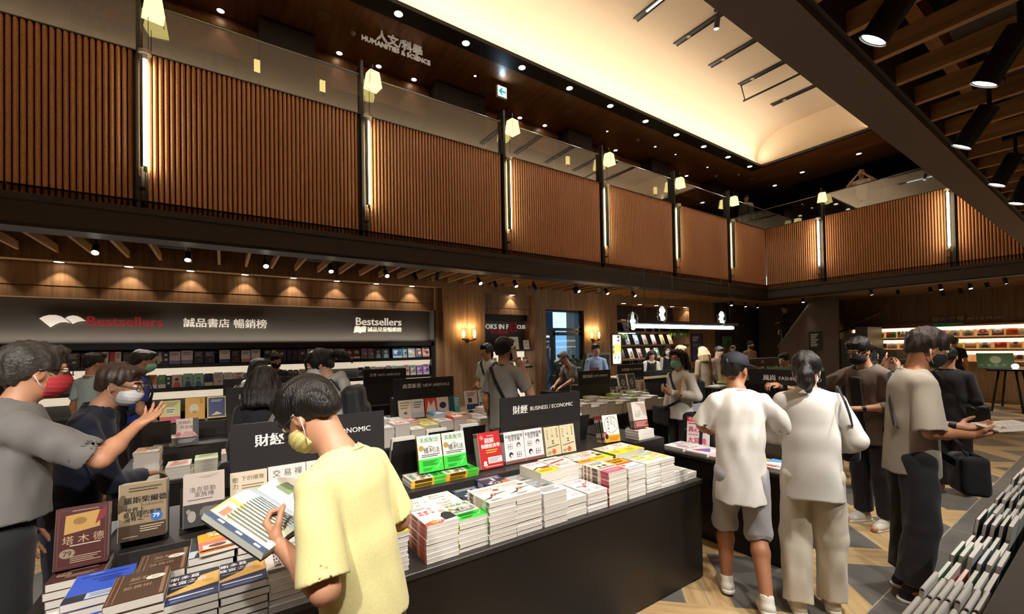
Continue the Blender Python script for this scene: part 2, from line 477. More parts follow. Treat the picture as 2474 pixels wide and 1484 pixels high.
# ---- lower wall behind the bestseller tables
G = 8.2
mb = MB()
mb.box(-7, 3.85, G, 8.9, 2.98, 3.6)                      # lintel with the recessed lights
mb.box(-7, 3.85, 8.4, 8.9, 2.665, 2.98); mb.box(-7, 3.85, 8.4, 8.9, 2.5, 2.645); mb.box(-7, 3.85, 8.42, 8.9, 2.64, 2.67)
mb.box(3.85, 4.84, G, 8.9, 0, 3.6)                       # pillar
mb.box(3.70, 3.85, 8.3, 8.9, 0, 2.98)
mb.box(4.84, 6.22, G, 8.9, 2.93, 3.6); mb.box(4.84, 6.22, 8.32, 8.9, 2.62, 2.93); mb.box(4.84, 6.22, 8.32, 8.9, 2.47, 2.60); mb.box(4.84, 6.22, 8.35, 8.9, 2.59, 2.63)
mb.box(6.22, 6.58, G, 8.9, 0, 3.6)
mb.box(6.58, 7.86, G, 8.9, 2.63, 3.6)
mb.box(7.86, 8.86, G, 8.9, 0, 3.6)
mb.box(8.86, 14.0, G, 8.9, 2.90, 3.6); mb.box(8.86, 9.15, 8.22, 8.9, 0, 2.9); mb.box(12.52, 14.0, G, 8.9, 0, 2.9)
struct('wall_bestseller_side', mb, W_WALL)
mb = MB(); mb.box(-7, 3.70, 8.55, 8.9, 1.80, 2.5); mb.box(3.66, 3.70, 8.3, 8.9, 0, 2.5); struct('trim_1', mb, M_PANEL)
mb = MB(); mb.box(-7, 3.70, 8.7, 8.9, 0, 1.80); struct('trim_2', mb, M_BLACK)
mb = MB(); mb.box(4.84, 6.22, 8.62, 8.9, 0, 2.34); struct('trim_3', mb, mat('grey_focus_panel', '#5c5b60', 0.6))
mb = MB(); mb.box(4.84, 6.22, 8.5, 8.9, 2.34, 2.47); struct('trim_4', mb, M_FRAME)
mb = MB(); mb.box(14.0, 24, G, 8.9, 0, 3.6); struct('wall_stair_side', mb, M_DARKW)

# ---- door to the arcade
mb = MB()
for x0, x1 in ((6.58, 6.64), (7.74, 7.86), (6.86, 6.94)):
    mb.box(x0, x1, 8.28, 8.42, 0, 2.12 if x0 > 6.8 and x0 < 7 else 2.63)
mb.box(6.58, 7.86, 8.28, 8.42, 2.58, 2.63); mb.box(6.58, 7.86, 8.28, 8.42, 2.10, 2.17); mb.box(6.58, 7.86, 8.28, 8.42, 1.98, 2.06)
door = struct('door_1', mb, mat('door_frame_black', '#15181c', 0.4))
mb = MB(); mb.box(6.60, 7.80, 8.345, 8.355, 0.02, 2.62)
mb.build('pane', glass('door_glass', (0.86, 0.95, 0.98), 0.06), door)
mb = MB(); mb.tube([(6.70, 8.26, 1.0), (6.68, 8.2, 1.02), (6.68, 8.2, 1.72), (6.70, 8.26, 1.74)], 0.016)
mb.build('handle', mat('brushed_steel', '#b9bcc0', 0.3, 1.0), door)
# arcade outside: paving, far wall, columns and ceiling in daylight
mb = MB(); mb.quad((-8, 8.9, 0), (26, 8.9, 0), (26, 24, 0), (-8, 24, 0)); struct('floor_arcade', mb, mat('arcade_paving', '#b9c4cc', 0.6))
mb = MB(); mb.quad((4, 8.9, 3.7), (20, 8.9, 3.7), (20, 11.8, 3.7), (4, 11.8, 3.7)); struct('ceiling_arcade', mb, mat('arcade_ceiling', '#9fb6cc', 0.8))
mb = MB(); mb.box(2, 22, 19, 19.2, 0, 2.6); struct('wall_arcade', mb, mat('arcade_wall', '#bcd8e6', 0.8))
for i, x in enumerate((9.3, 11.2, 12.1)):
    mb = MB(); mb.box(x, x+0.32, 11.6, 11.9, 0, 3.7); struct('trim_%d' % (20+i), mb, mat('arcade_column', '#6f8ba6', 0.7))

# ---- slat ceilings under the balconies
def slats(name, xs, y0, y1, z=3.09, h=0.10, w=0.036):
    mb = MB()
    for x in xs: mb.box(x-w/2, x+w/2, y0, y1, z, z+h)
    return struct(name, mb, W_SLAT)
slats('ceiling_slats_1', [-6.55+0.3615*i for i in range(58)], 6.72, 8.19)
slats('ceiling_slats_2', [14.75+0.20*i for i in range(20)], -1.0, 8.19)
slats('ceiling_slats_3', [-5.0+0.3527*i for i in range(54)], -5.9, 0.73, 3.12)
mb = MB(); mb.quad((-7, 6.6, 3.52), (24, 6.6, 3.52), (24, 8.9, 3.52), (-7, 8.9, 3.52)); mb.quad((14.3, -6, 3.53), (24, -6, 3.53), (24, 6.7, 3.53), (14.3, 6.7, 3.53))
mb.quad((-7, -6, 3.52), (14.4, -6, 3.52), (14.4, 0.8, 3.52), (-7, 0.8, 3.52))
struct('ceiling_plenum', mb, M_PLEN)
# pipes and tray in the plenum
mb = MB(); mb.cyl((-6, 7.45, 3.32), (14, 7.45, 3.32), 0.035, n=10); mb.cyl((-6, 7.9, 3.38), (14, 7.9, 3.38), 0.02, n=8); mb.box(-6, 14, 7.05, 7.13, 3.28, 3.30)
mb.cyl((1.0, -0.6, 3.36), (9, -0.6, 3.36), 0.05, n=10); mb.cyl((3.05, -5, 3.3), (3.05, 0.5, 3.3), 0.09, n=12); mb.box(1.5, 12, 0.2, 0.45, 3.3, 3.34)
struct('trim_5', mb, mat('plenum_pipes', '#3a3028', 0.7))
for i, (x, y) in enumerate(((-0.62, 7.55), (1.25, 7.6), (5.9, 7.5))):
    mb = MB(); mb.box(x-0.2, x+0.2, y-0.45, y+0.45, 3.25, 3.29); mb.mat = 1
    for k in range(9): mb.box(x-0.17, x+0.17, y-0.42+0.095*k, y-0.385+0.095*k, 3.242, 3.25)
    o = mb.build('air_diffuser', [mat('diffuser_grey', '#6a6661', 0.6), mat('diffuser_dark', '#2c2a28', 0.6)])
    tag(o, ['grey air diffuser between the ceiling slats above the bestseller shelf, away from the pillar', 'grey air diffuser between the ceiling slats nearest the wooden pillar', 'grey air diffuser between the ceiling slats in front of the glass door'][i], 'vent', 'air diffusers in the slat ceiling')

# ---- beams along the balcony edges
mb = MB()
mb.prism([(6.62, 3.12), (6.66, 3.085), (7.0, 3.085), (7.0, 3.43), (6.60, 3.43), (6.60, 3.36), (6.62, 3.34)], 'x', -7, XF+0.4)
mb.prism([(XF-0.08, 3.12), (XF-0.04, 3.085), (XF+0.32, 3.085), (XF+0.32, 3.43), (XF-0.10, 3.43), (XF-0.10, 3.36), (XF-0.08, 3.34)], 'y', -1.5, 6.62)
struct('trim_6', mb, M_BEAM)
mb = MB(); mb.box(-7, XF+0.3, 0.755, 0.962, 3.09, 3.5); struct('trim_7', mb, M_BEAMG)
mb = MB(); mb.box(-7, XF+0.3, 0.73, 0.754, 3.12, 3.5); struct('trim_8', mb, M_BEAM)

# ---- ribbed balcony fronts
def rib_profile(length, pitch=0.054, depth=0.026):
    n = int(length/pitch); p = length/n; pts = []
    for i in range(n):
        x = i*p
        for a, d in ((0.0, 0.0), (0.10, 0.0), (0.22, 0.55), (0.36, 0.95), (0.5, 1.0), (0.64, 0.95), (0.78, 0.55), (0.9, 0.0)):
            pts.append((x+a*p, d*depth))
    pts.append((length, 0.0))
    return pts
def rib_panel(name, x0, x1, axis, base, z0=3.43, z1=5.33, sgn=-1):
    pr = rib_profile(x1-x0); mb = MB()
    v = []; 
    for a, d in pr:
        for z in (z0, z1):
            v.append((x0+a, base+sgn*d, z) if axis == 'x' else (base+sgn*d, x0+a, z))
    n = len(pr)
    mb.add(v, [(2*i, 2*i+2, 2*i+3, 2*i+1) for i in range(n-1)], True)
    mb.box(*((x0, x1, base, base+0.06, z0, z1) if axis == 'x' else (base, base+0.06, x0, x1, z0, z1)))
    return struct(name, mb, M_RIB)
TUBE_X = [-0.75+2.61*k for k in range(6)]
chan = [-3.36-0.02]+[x-0.06 for x in TUBE_X]
prev = -7.0; k = 1
for c in chan:
    rib_panel('wall_balcony_panel_%d' % k, prev, c-0.06, 'x', YF); k += 1; prev = c+0.06
rib_panel('wall_balcony_panel_%d' % k, prev, XF, 'x', YF); k += 1
TUBE_Y = [5.17, 2.50, -0.1]
hi = YF-0.03
for y in TUBE_Y:
    rib_panel('wall_balcony_panel_%d' % k, y-0.06+0.06, hi, 'y', XF); k += 1; hi = y-0.13
mb = MB()
for c in chan: mb.box(c-0.06, c+0.06, YF+0.03, YF+0.06, 3.43, 5.33)
for y in TUBE_Y: mb.box(XF+0.03, XF+0.06, y-0.13, y, 3.43, 5.33)
struct('trim_9', mb, mat('channel_bronze', '#4a3d33', 0.5))
mb = MB(); mb.box(-7, XF, YF-0.03, YF+0.08, 5.33, 5.345); mb.box(XF-0.03, XF+0.08, -1.5, YF, 5.33, 5.345); struct('trim_10', mb, M_FRAME)
mb = MB(); mb.box(-7, XF+0.1, 0.60, 0.66, 3.4, 5.33); struct('wall_near_balcony', mb, M_RIB)
# posts standing in the channels
for i, c in enumerate(chan[1:]):
    mb = MB(); mb.box(c-0.028, c+0.012, YF-0.075, YF+0.02, 3.44, 6.16)
    mb.box(c-0.02, c+0.004, YF-0.02, YF+0.34, 6.10, 6.13)
    struct('trim_%d' % (30+i), mb, M_FRAME)
for i, y in enumerate(TUBE_Y[:2]):
    mb = MB(); mb.box(XF-0.075, XF+0.02, y-0.10, y-0.06, 3.44, 6.16); mb.box(XF-0.02, XF+0.3, y-0.09, y-0.07, 6.1, 6.13)
    struct('trim_%d' % (40+i), mb, M_FRAME)

# ---- glass balustrades
M_BGL = glass('smoked_balustrade_glass', (0.72, 0.72, 0.72), 0.20, 0.03)
mb = MB(); mb.box(-7, XF+0.05, YF+0.02, YF+0.032, 5.345, 5.97); o = struct('trim_11', mb, M_BGL)
mb = MB(); mb.box(XF+0.02, XF+0.032, -1.5, YF+0.02, 5.345, 5.97); struct('trim_12', mb, M_BGL)
mb = MB(); mb.tube([(-7, YF+0.026, 5.985), (XF+0.026, YF+0.026, 5.985), (XF+0.026, -1.5, 5.985)], 0.014, 8); struct('trim_13', mb, mat('steel_handrail', '#9c958c', 0.3, 1.0))
mb = MB()
for x in [c+1.28 for c in chan]+[-5.0]: mb.box(x-0.012, x+0.012, YF+0.033, YF+0.05, 5.345, 5.96)
for y in (3.7, 1.2): mb.box(XF+0.033, XF+0.05, y-0.012, y+0.012, 5.345, 5.96)
struct('trim_14', mb, M_FRAME)

# ---- upper floor, its walls and ceiling
mb = MB(); mb.box(-7, 24, YF+0.05, 9.6, 4.75, 4.85); mb.box(XF+0.05, 24, -6, YF+0.05, 4.75, 4.85); mb.box(-7, XF, -6, 0.6, 4.75, 4.85)
struct('floor_upper', mb, mat('upper_floor_dark', '#2a231f', 0.6))
mb = MB(); mb.box(-7, 24, 8.75, 9.0, 4.85, 7.0); struct('wall_upper_shelves', mb, mat('upper_wall_grey', '#3c3733', 0.7))
mb = MB(); mb.box(-7, XF, 8.02, 8.74, 6.40, 6.99); struct('wall_upper_fascia', mb, W_CEIL)
for i, (x0, x1) in enumerate(((-2.6, -1.6), (0.5, 1.3), (3.5, 4.6), (6.93, 7.7), (10.05, 10.9), (13.1, 14.1))):
    mb = MB(); mb.box(x0, x1, 7.63, 8.75, 4.85, 6.98); struct('trim_%d' % (50+i), mb, mat('upper_column_brown', '#241a15', 0.5))
mb = MB(); mb.box(19.0, 19.2, -6, 8.9, 4.85, 8.4); struct('wall_upper_right', mb, mat('black_void_wall', '#100f10', 0.8))
mb = MB()
mb.box(-7, 24, 6.575, 9.0, 7.0, 7.06); mb.box(13.46, 15.9, 0.6, 6.575, 7.0, 7.06); mb.box(-7, 15.9, -6, 0.85, 7.0, 7.06)
struct('ceiling_upper', mb, W_CEIL)
mb = MB(); mb.box(15.9, 24, -6, 6.575, 7.0, 7.06); struct('ceiling_upper_dark', mb, M_PLEN)
# dark frame round the opening
mb = MB(); mb.box(-7, 13.46, 6.25, 6.575, 6.965, 7.03); mb.box(13.36, 13.46, 0.85, 6.25, 6.965, 7.03); mb.box(-7, 13.46, 0.85, 1.17, 6.965, 7.03)
struct('trim_15', mb, M_FRAME)
# vaulted plaster ceiling
prof = [(6.265, 7.03), (6.37, 7.17), (6.393, 7.29), (6.345, 7.43), (6.26, 7.575), (6.14, 7.70), (6.02, 7.78), (5.893, 7.843), (5.75, 7.885), (5.62, 7.91), (5.3, 7.935)]
full = prof+[(7.46-y, z) for y, z in reversed(prof)]
mb = MB(); v = []
for y, z in full: v += [(-7, y, z), (13.40, y, z)]
mb.add(v, [(2*i, 2*i+1, 2*i+3, 2*i+2) for i in range(len(full)-1)], True)
mb.add([(13.40, y, z) for y, z in full], [tuple(range(len(full)))], False)
struct('ceiling_vault', mb, M_CREAM)

# ---- right-hand end: art and music wall
AX = 17.5
mb = MB(); mb.box(AX, 18.2, -6, 5.62, 2.15, 3.6); mb.box(AX+0.35, 18.2, -6, 5.62, 0, 2.15); mb.box(AX-0.05, AX+0.35, 5.42, 5.62, 0, 2.15)
struct('wall_art_side', mb, wood('art_wall_oak', '#6d5540', '#957657', 3.0, (7, 7, 0.4), 0.55))
mb = MB(); mb.box(17.0, 18.2, 5.62, 8.2, 0, 3.6); struct('wall_stair_end', mb, mat('stair_wall_taupe', '#5a4c40', 0.7))
# ================================================================ LAMPS AND SIGNS
E_LENS = emis('lit_lens', '#fff4e4', 14.0)
E_TUBE = emis('lit_tube', '#fff3d2', 16.0)
E_WARM = emis('warm_filament', '#ffc873', 22.0)
E_DISC = emis('lit_downlight', '#ffe9c6', 9.0)
E_SHADE = emis('lit_lantern_paper', '#f2dd86', 2.3)
M_LENS_OFF = mat('unlit_lens', '#3a3632', 0.2)
M_GLASSC = glass('lamp_glass', (0.93, 0.96, 0.93), 0.10)

# --- cylinder spotlights hanging from tracks between the slats
def spot_meshes(r, h):
    b = MB(); b.cyl((0, 0, 0.012), (0, 0, h), r, n=20); b.cyl((0, 0, 0), (0, 0, 0.02), r*1.02, n=20, caps=False)
    s = MB(); s.cyl((0, 0, h), (0, 0, 0.57), 0.010, n=8); s.box(-0.025, 0.025, -0.06, 0.06, h+0.12, h+0.15)
    l = MB(); l.disc(0, 0, 0.006, r*0.9)
    k = b.mesh('housing', [M_BLACKM]), s.mesh('stem', [M_BLACKM])
    return k+(l.mesh('lens', [E_LENS]), l.mesh('lens', [M_LENS_OFF]))
SPOT_S = spot_meshes(0.038, 0.15)
SPOT_L = spot_meshes(0.048, 0.22)
def spot(loc, aim, power, label, lit=True, big=False, group='cylinder track spotlights', angle=62, color=NEUT):
    hm, sm, l1, l0 = SPOT_L if big else SPOT_S
    t = thing('spotlight', label, 'spotlight', loc, 0, group)
    v = (Vector(loc)-Vector(aim)).normalized()
    q = v.to_track_quat('Z', 'Y').to_euler()
    o = link('housing', hm, t, None, q)
    link('lens', l1 if lit else l0, t, None, q)
    h = 0.22 if big else 0.15
    top = v*h
    link('stem', sm, t, (top.x, top.y, top.z-h))
    if lit and power:
        add_light('SPOT', 'spot_beam', (loc[0]-v.x*0.01, loc[1]-v.y*0.01, loc[2]-v.z*0.01), aim, power, color, 0.04, angle, 0.6)
    return t
XS = [-2.2, -1.30, -0.39, 0.53, 1.43, 2.33, 3.24, 4.17, 5.02, 6.77, 7.71, 8.71]
for i, x in enumerate(XS):
    tgt = (x+0.1, 5.0, 0.8) if i % 2 else (x, 5.6, 0.8)
    if i in (6,): tgt = (x, 8.0, 1.2)
    spot((x, 7.2, 2.95), tgt, 85, 'lit black spotlight in the slat ceiling behind the long balcony, %s along' % ordn(i))
for i, (x, y, lit) in enumerate(((2.95, 7.45, 0), (4.75, 7.55, 0), (5.75, 7.5, 0), (7.05, 7.6, 0))):
    spot((x, y, 2.97), (x+0.25, y-0.4, 2.0), 0, 'unlit tilted black spotlight in the slat ceiling, %s before the glass door' % ORD[3-i], False)
wh = spot((7.55, 7.3, 2.97), (7.3, 6.7, 2.2), 0, 'white tilted spotlight among the black ones near the glass door', False)
for ch in wh.children:
    if ch.name.startswith('housing'):
        ch.data = ch.data.copy(); ch.data.materials[0] = mat('white_metal', '#dcd9d2', 0.4)
BS = [(13.9, 7.55), (14.9, 7.6), (15.72, 7.6), (15.1, 5.92), (15.8, 5.33), (14.62, 4.07), (15.36, 3.7), (14.9, 2.77), (16.6, 2.7), (15.35, 2.33), (15.56, 2.07), (14.82, 1.69), (15.46, 3.07), (16.9, 3.1)]
for i, (x, y) in enumerate(BS):
    lit = i in (0, 1, 2, 3, 4, 5, 7, 11, 9)
    spot((x, y, 2.95), (x-0.8+0.4*(i % 3), y-0.5, 0.6), 50 if lit else 0, 'small %s cylinder spotlight under the far balcony, %s along from the stairs' % ('lit' if lit else 'unlit', ordn(i)), lit, group='spotlights under the far balcony')
NS = [(2.051, 0.547), (2.831, 0.37), (3.633, 0.572), (4.768, 0.575), (5.57, 0.566), (6.6, 0.5), (7.6, 0.55)]
aims = [(1.9, 2.1, 0.8), (2.9, 1.7, 0.6), (3.6, 1.9, 0.7), (4.6, 1.6, 0.7), (5.4, 1.4, 0.5), (6.6, 1.2, 0.2), (8.2, 1.6, 0.2)]
for i, (x, y) in enumerate(NS):
    spot((x, y, 2.84), aims[i], 120, 'large black cylinder spotlight among the near slats, %s from the camera' % ordn(i), True, True, 'spotlights in the near slat ceiling', 70)
for i, (x, y, ax, ay, az) in enumerate(((1.2, 0.45, 1.3, 2.1, 0.8), (0.35, 0.3, 0.4, 2.0, 0.8), (-0.5, 0.4, -0.3, 2.2, 0.9), (-1.4, 0.45, -1.1, 2.6, 0.9), (-2.5, 0.4, -2.0, 3.0, 0.9), (3.2, -0.8, 3.2, 0.6, 0.5))):
    spot((x, y, 2.84), (ax, ay, az), 130, 'large black spotlight overhead in the near slats, %s along behind the beam' % ORD[i], True, True, 'spotlights in the near slat ceiling', 70)

# --- recessed downlights
def downlight(loc, r, power, label, group, angle=80, color=WARM, aim=None):
    t = thing('downlight', label, 'downlight', loc, 0, group)
    m = MB(); m.cyl((0, 0, -0.004), (0, 0, 0.012), r*1.25, n=20); m.build('trim_ring', M_FRAME if r > 0.045 else mat('brass_ring', '#8a6a48', 0.4, 0.6), t)
    m = MB(); m.disc(0, 0, -0.0055, r); m.build('lens', E_DISC, t)
    if power: add_light('SPOT', 'downlight_beam', (loc[0], loc[1], loc[2]-0.012), aim or (loc[0], loc[1], loc[2]-1), power, color, 0.03, angle, 0.35)
    return t
for i in range(11):
    x = -4.016+0.72*i
    downlight((x, 8.29, 2.979), 0.052, 13, 'recessed downlight over the bestseller sign, %s from the pillar' % ORD[10-i], 'downlights over the bestseller sign', 88)
downlight((5.62, 8.25, 2.928), 0.06, 14, 'recessed downlight washing the oak wall over the grey focus panel', 'downlights over the wall bays', 88)
for i, x in enumerate((9.5, 10.2, 10.97, 11.75, 12.43, 13.1)):
    downlight((x, 8.28, 2.898), 0.06, 12, 'recessed downlight over the plant shelves, %s from the yellow poster' % ORD[i], 'downlights over the wall bays', 88)
for k in range(11):
    x = 1.12+1.19*k
    downlight((x, 6.42, 6.964), 0.065, 70, 'bright downlight in the dark frame round the vault, %s along from the front' % ORD[k], 'downlights in the dark frame', 75, COOL)
WL = [(0.0, 7.89, .05), (1.748, 7.9, .05), (2.44, 7.88, .05), (3.138, 7.9, .05), (5.704, 7.93, .05), (6.407, 7.89, .05), (8.848, 7.88, .05), (12.1, 7.9, .05), (4.095, 7.157, .025), (7.89, 7.283, .025), (9.593, 7.165, .03), (12.057, 7.176, .025), (10.474, 7.162, .02),
      (15.42, 6.8, .06), (14.97, 5.8, .06), (14.9, 4.35, .06), (14.9, 3.2, .06)]
for i, (x, y, r) in enumerate(WL):
    downlight((x, y, 6.998), r, 10 if i < 8 else (6 if i > 12 else 0), '%s light set in the upper walnut ceiling, %s counting away from the camera' % ('warm' if r > .03 else 'pinpoint', ordn(i)), 'lights in the upper walnut ceiling', 70)
for i, (x, y) in enumerate(((1.359, 7.157), (6.543, 7.147), (13.0, 7.0), (14.2, 6.95))):
    m = MB(); m.cyl((0, 0, -0.008), (0, 0, 0.002), 0.10, n=24); m.mat = 1; m.cyl((0, 0, -0.012), (0, 0, -0.006), 0.085, n=24)
    o = m.build('ceiling_speaker', [mat('speaker_rim', '#a08468', 0.6), mat('speaker_mesh', '#8d745c', 0.8)], None, (x, y, 7.0))
    tag(o, 'round flush speaker in the upper walnut ceiling, %s counting away from the camera' % ORD[i], 'speaker', 'round ceiling speakers')
for i, (x, y) in enumerate(((1.829, 7.267), (8.881, 7.157), (13.4, 6.95), (12.9, 7.4))):
    m = MB(); m.lathe([(0.045, 0), (0.045, -0.02), (0.028, -0.035), (0.02, -0.05), (0.0001, -0.055)], 16)
    o = m.build('smoke_detector', mat('detector_white', '#cfc6b8', 0.5), None, (x, y, 7.0))
    tag(o, 'small white smoke detector on the walnut ceiling, %s counting away from the camera' % ORD[i], 'smoke detector', 'smoke detectors')

# --- glass tube lamps in the channels of the balcony front
def tube_lamp(x, y, ang, label):
    t = thing('tube_lamp', label, 'wall lamp', (x, y, 3.80), ang, 'glass tube lamps on the balcony front')
    m = MB(); m.cyl((0, 0, 0.0), (0, 0, 1.50), 0.062, n=24, caps=False); m.cyl((0, 0, 0), (0, 0, 1.5), 0.059, n=24, caps=False); m.build('glass_sleeve', M_GLASSC, t)
    m = MB(); m.cyl((0, 0, 0.13), (0, 0, 1.40), 0.024, n=14); m.build('lit_tube', E_TUBE, t)
    m = MB(); m.cyl((0, 0, 1.40), (0, 0, 1.46), 0.02, n=10); m.cyl((0, 0, 1.46), (0, 0, 1.50), 0.064, n=24); m.cyl((0, 0, 0.06), (0, 0, 0.12), 0.02, n=10); m.build('cap', mat('pale_cap', '#b7a99a', 0.4), t)
    # the shield on the room side
    m = MB(); a0 = RD(208)
    for k in range(9):
        pass
    ps = [(0.048*cos(a0+RD(q)), 0.048*sin(a0+RD(q))) for q in range(-46, 47, 10)]
    v = [(px, py, z) for px, py in ps for z in (0.10, 1.42)]; n = len(ps)
    m.add(v, [(2*i, 2*i+2, 2*i+3, 2*i+1) for i in range(n-1)], True)
    v2 = [(px*0.94, py*0.94, z) for px, py in ps for z in (0.10, 1.42)]; m.add(v2, [(2*i+1, 2*i+3, 2*i+2, 2*i) for i in range(n-1)], True)
    m.build('shield', mat('lamp_shield_green_black', '#1c211c', 0.4), t)
    m = MB(); m.cyl((0, 0, -0.34), (0, 0, 0.06), 0.005, n=6); m.box(-0.06, 0.0, 0.0, 0.10, -0.14, -0.125); m.box(-0.05, -0.02, 0.0, 0.08, 1.44, 1.46); m.cyl((0.03, 0.02, 1.5), (0.03, 0.02, 1.95), 0.004, n=6); m.build('hanging_cable', M_BLACKM, t)
    add_light('AREA', 'tube_glow', (x+(0.10*sin(ang)), y+0.10*cos(ang)*0.0+(0.06 if ang == 0 else 0), 4.56), (x+(0.5*sin(-ang)), y+(0.5*cos(ang)), 4.56), 9, WARM, 0.06, size_y=1.3)
for i, x in enumerate(TUBE_X):
    tube_lamp(x, 6.575, 0.0, 'glass tube lamp on the long balcony front, %s along from the camera' % ORD[i])
for i, y in enumerate(TUBE_Y[:2]):
    tube_lamp(XF-0.125, y, RD(-90), 'upright glass tube lamp on the far end balcony, %s' % ('nearer the corner' if i == 0 else 'beside the near beam'))
# --- paper lanterns on the posts
def lantern(x, y, label, rz):
    t = thing('lantern', label, 'lantern', (x, y, 5.86), rz, 'square lanterns on the balcony posts')
    m = MB(); w0, w1 = 0.075, 0.105
    m.add([(-w0, -w0, .12), (w0, -w0, .12), (w0, w0, .12), (-w0, w0, .12), (-w1, -w1, -.12), (w1, -w1, -.12), (w1, w1, -.12), (-w1, w1, -.12)], [(0, 1, 5, 4), (1, 2, 6, 5), (2, 3, 7, 6), (3, 0, 4, 7), (4, 5, 6, 7), (3, 2, 1, 0)])
    m.build('shade', E_SHADE, t)
    m = MB()
    for sx in (-1, 1):
        for sy in (-1, 1): m.tube([(sx*w0, sy*w0, .12), (sx*w1, sy*w1, -.12)], 0.004, 6)
    m.tube([(0, 0, .12), (0, 0, .25), (0, 0.1, .26)], 0.006, 6); m.build('frame', M_BLACKM, t)
    add_light('POINT', 'lantern_glow', (x, y, 5.86), None, 1.5, WARM, 0.1)
for i, x in enumerate(TUBE_X):
    lantern(x+0.08, YF-0.13, 'glowing paper lantern on the long balcony rail, %s along from the camera' % ORD[i], RD(10))
lantern(XF-0.13, 5.05, 'glowing square paper lantern on the far end balcony rail', RD(30))
for i, (x, z) in enumerate(((0.461, 6.45), (1.4, 6.45), (6.83, 6.47), (10.1, 6.38))):
    t = thing('shelf_sconce', 'small lit sconce on a dark upstairs column, %s along' % ORD[i], 'wall lamp', (x, 7.6, z-0.35), 0, 'upstairs column sconces')
    m = MB(); m.box(-0.04, 0.04, -0.06, 0.0, -0.10, 0.10); m.build('shade', E_SHADE, t)
    m = MB(); m.box(-0.05, 0.05, -0.065, 0.03, 0.10, 0.12); m.box(-0.05, 0.05, -0.065, 0.03, -0.12, -0.10); m.build('frame', M_BLACKM, t)
# --- twin bulb wall sconces on the oak
for i, (x, z) in enumerate(((4.381, 2.03), (8.169, 2.01))):
    t = thing('wall_sconce', ['brass twin-bulb wall sconce on the wooden pillar by the bestseller shelf', 'brass twin-bulb wall sconce on the oak wall right of the glass door'][i], 'wall lamp', (x, 8.2, z), 0, 'twin bulb sconces')
    m = MB(); m.cyl((0, -0.002, -0.17), (0, -0.03, -0.17), 0.045, n=16); m.tube([(0, -0.03, -0.17), (0, -0.1, -0.17)], 0.012); m.tube([(-0.13, -0.1, -0.155), (-0.13, -0.1, -0.17), (0.13, -0.1, -0.17), (0.13, -0.1, -0.155)], 0.01)
    m.build('bracket', mat('dark_bronze', '#3a2a1c', 0.4, 0.7), t)
    for sx in (-1, 1):
        m = MB(); m.lathe([(0.0001, 0.0), (0.045, 0.0), (0.05, 0.02), (0.012, 0.03)], 16, (sx*0.13, -0.1, -0.155)); m.build('bulb_holder', MATS['dark_bronze'], t)
        m = MB(); m.lathe([(0.046, -0.13), (0.056, -0.06), (0.058, 0.06), (0.05, 0.13)], 18, (sx*0.13, -0.1, 0.0)); m.build('glass_shade', M_GLASSC, t)
        m = MB(); m.ell((sx*0.13, -0.1, -0.02), (0.03, 0.03, 0.085), 12, 8); m.build('bulb', E_WARM, t)
        add_light('POINT', 'sconce_glow', (x+sx*0.13, 8.08, z+0.14), None, 4.5, (1.0, 0.70, 0.36), 0.05)
# --- vault tracks
for i, (x, y, ln) in enumerate(((6.57, 5.28, 3.0), (7.81, 5.28, 3.0), (9.08, 5.28, 3.0), (10.33, 5.28, 3.0), (11.93, 5.28, 3.0))):
    t = thing('lighting_track', 'black lighting slot in the cream vault, %s counting away from the camera' % ORD[i], 'lighting track', (x, y, 7.928), 0, 'lighting slots in the vault')
    m = MB(); m.box(-0.06, 0.06, -ln, 0, -0.012, 0.0); m.box(-0.07, -0.055, -ln, 0.01, -0.02, 0); m.box(0.055, 0.07, -ln, 0.01, -0.02, 0); m.build('channel', M_BLACKM, t)
    if i == 0:
        m = MB(); m.box(-0.02, 0.02, -1.6, -0.25, -0.02, -0.012); m.build('led_bar', emis('led_bar', '#ffffff', 6), t)
    else:
        m = MB(); m.cyl((0, -0.3, -0.012), (0, -0.3, -0.03), 0.04, n=14); m.build('lens', mat('pale_cap'), t)
    if i == 3:
        m = MB(); m.box(0.33, 0.37, -ln, 0.1, -0.26, -0.23); m.tube([(0.02, -0.02, -0.01), (0.35, 0.06, -0.24)], 0.012); m.build('hanging_rail', M_BLACKM, t)
spot((7.63, 4.3, 7.55), (7.63, 5.0, 3.0), 30, 'cylinder spotlight hanging from a slot in the cream vault', True, True, None, 70)
# --- cove lighting that washes the vault
add_light('AREA', 'cove_glow', (3.2, 6.24, 7.06), (3.2, 6.05, 7.9), 150, (1.0, 0.88, 0.72), 20.0, size_y=0.06)
add_light('AREA', 'cove_glow', (3.2, 1.22, 7.06), (3.2, 1.5, 7.9), 150, (1.0, 0.88, 0.72), 20.0, size_y=0.06)
add_light('AREA', 'cove_glow', (13.3, 3.7, 7.05), (13.1, 3.7, 7.9), 9, (1.0, 0.88, 0.72), 0.06, size_y=4.6)
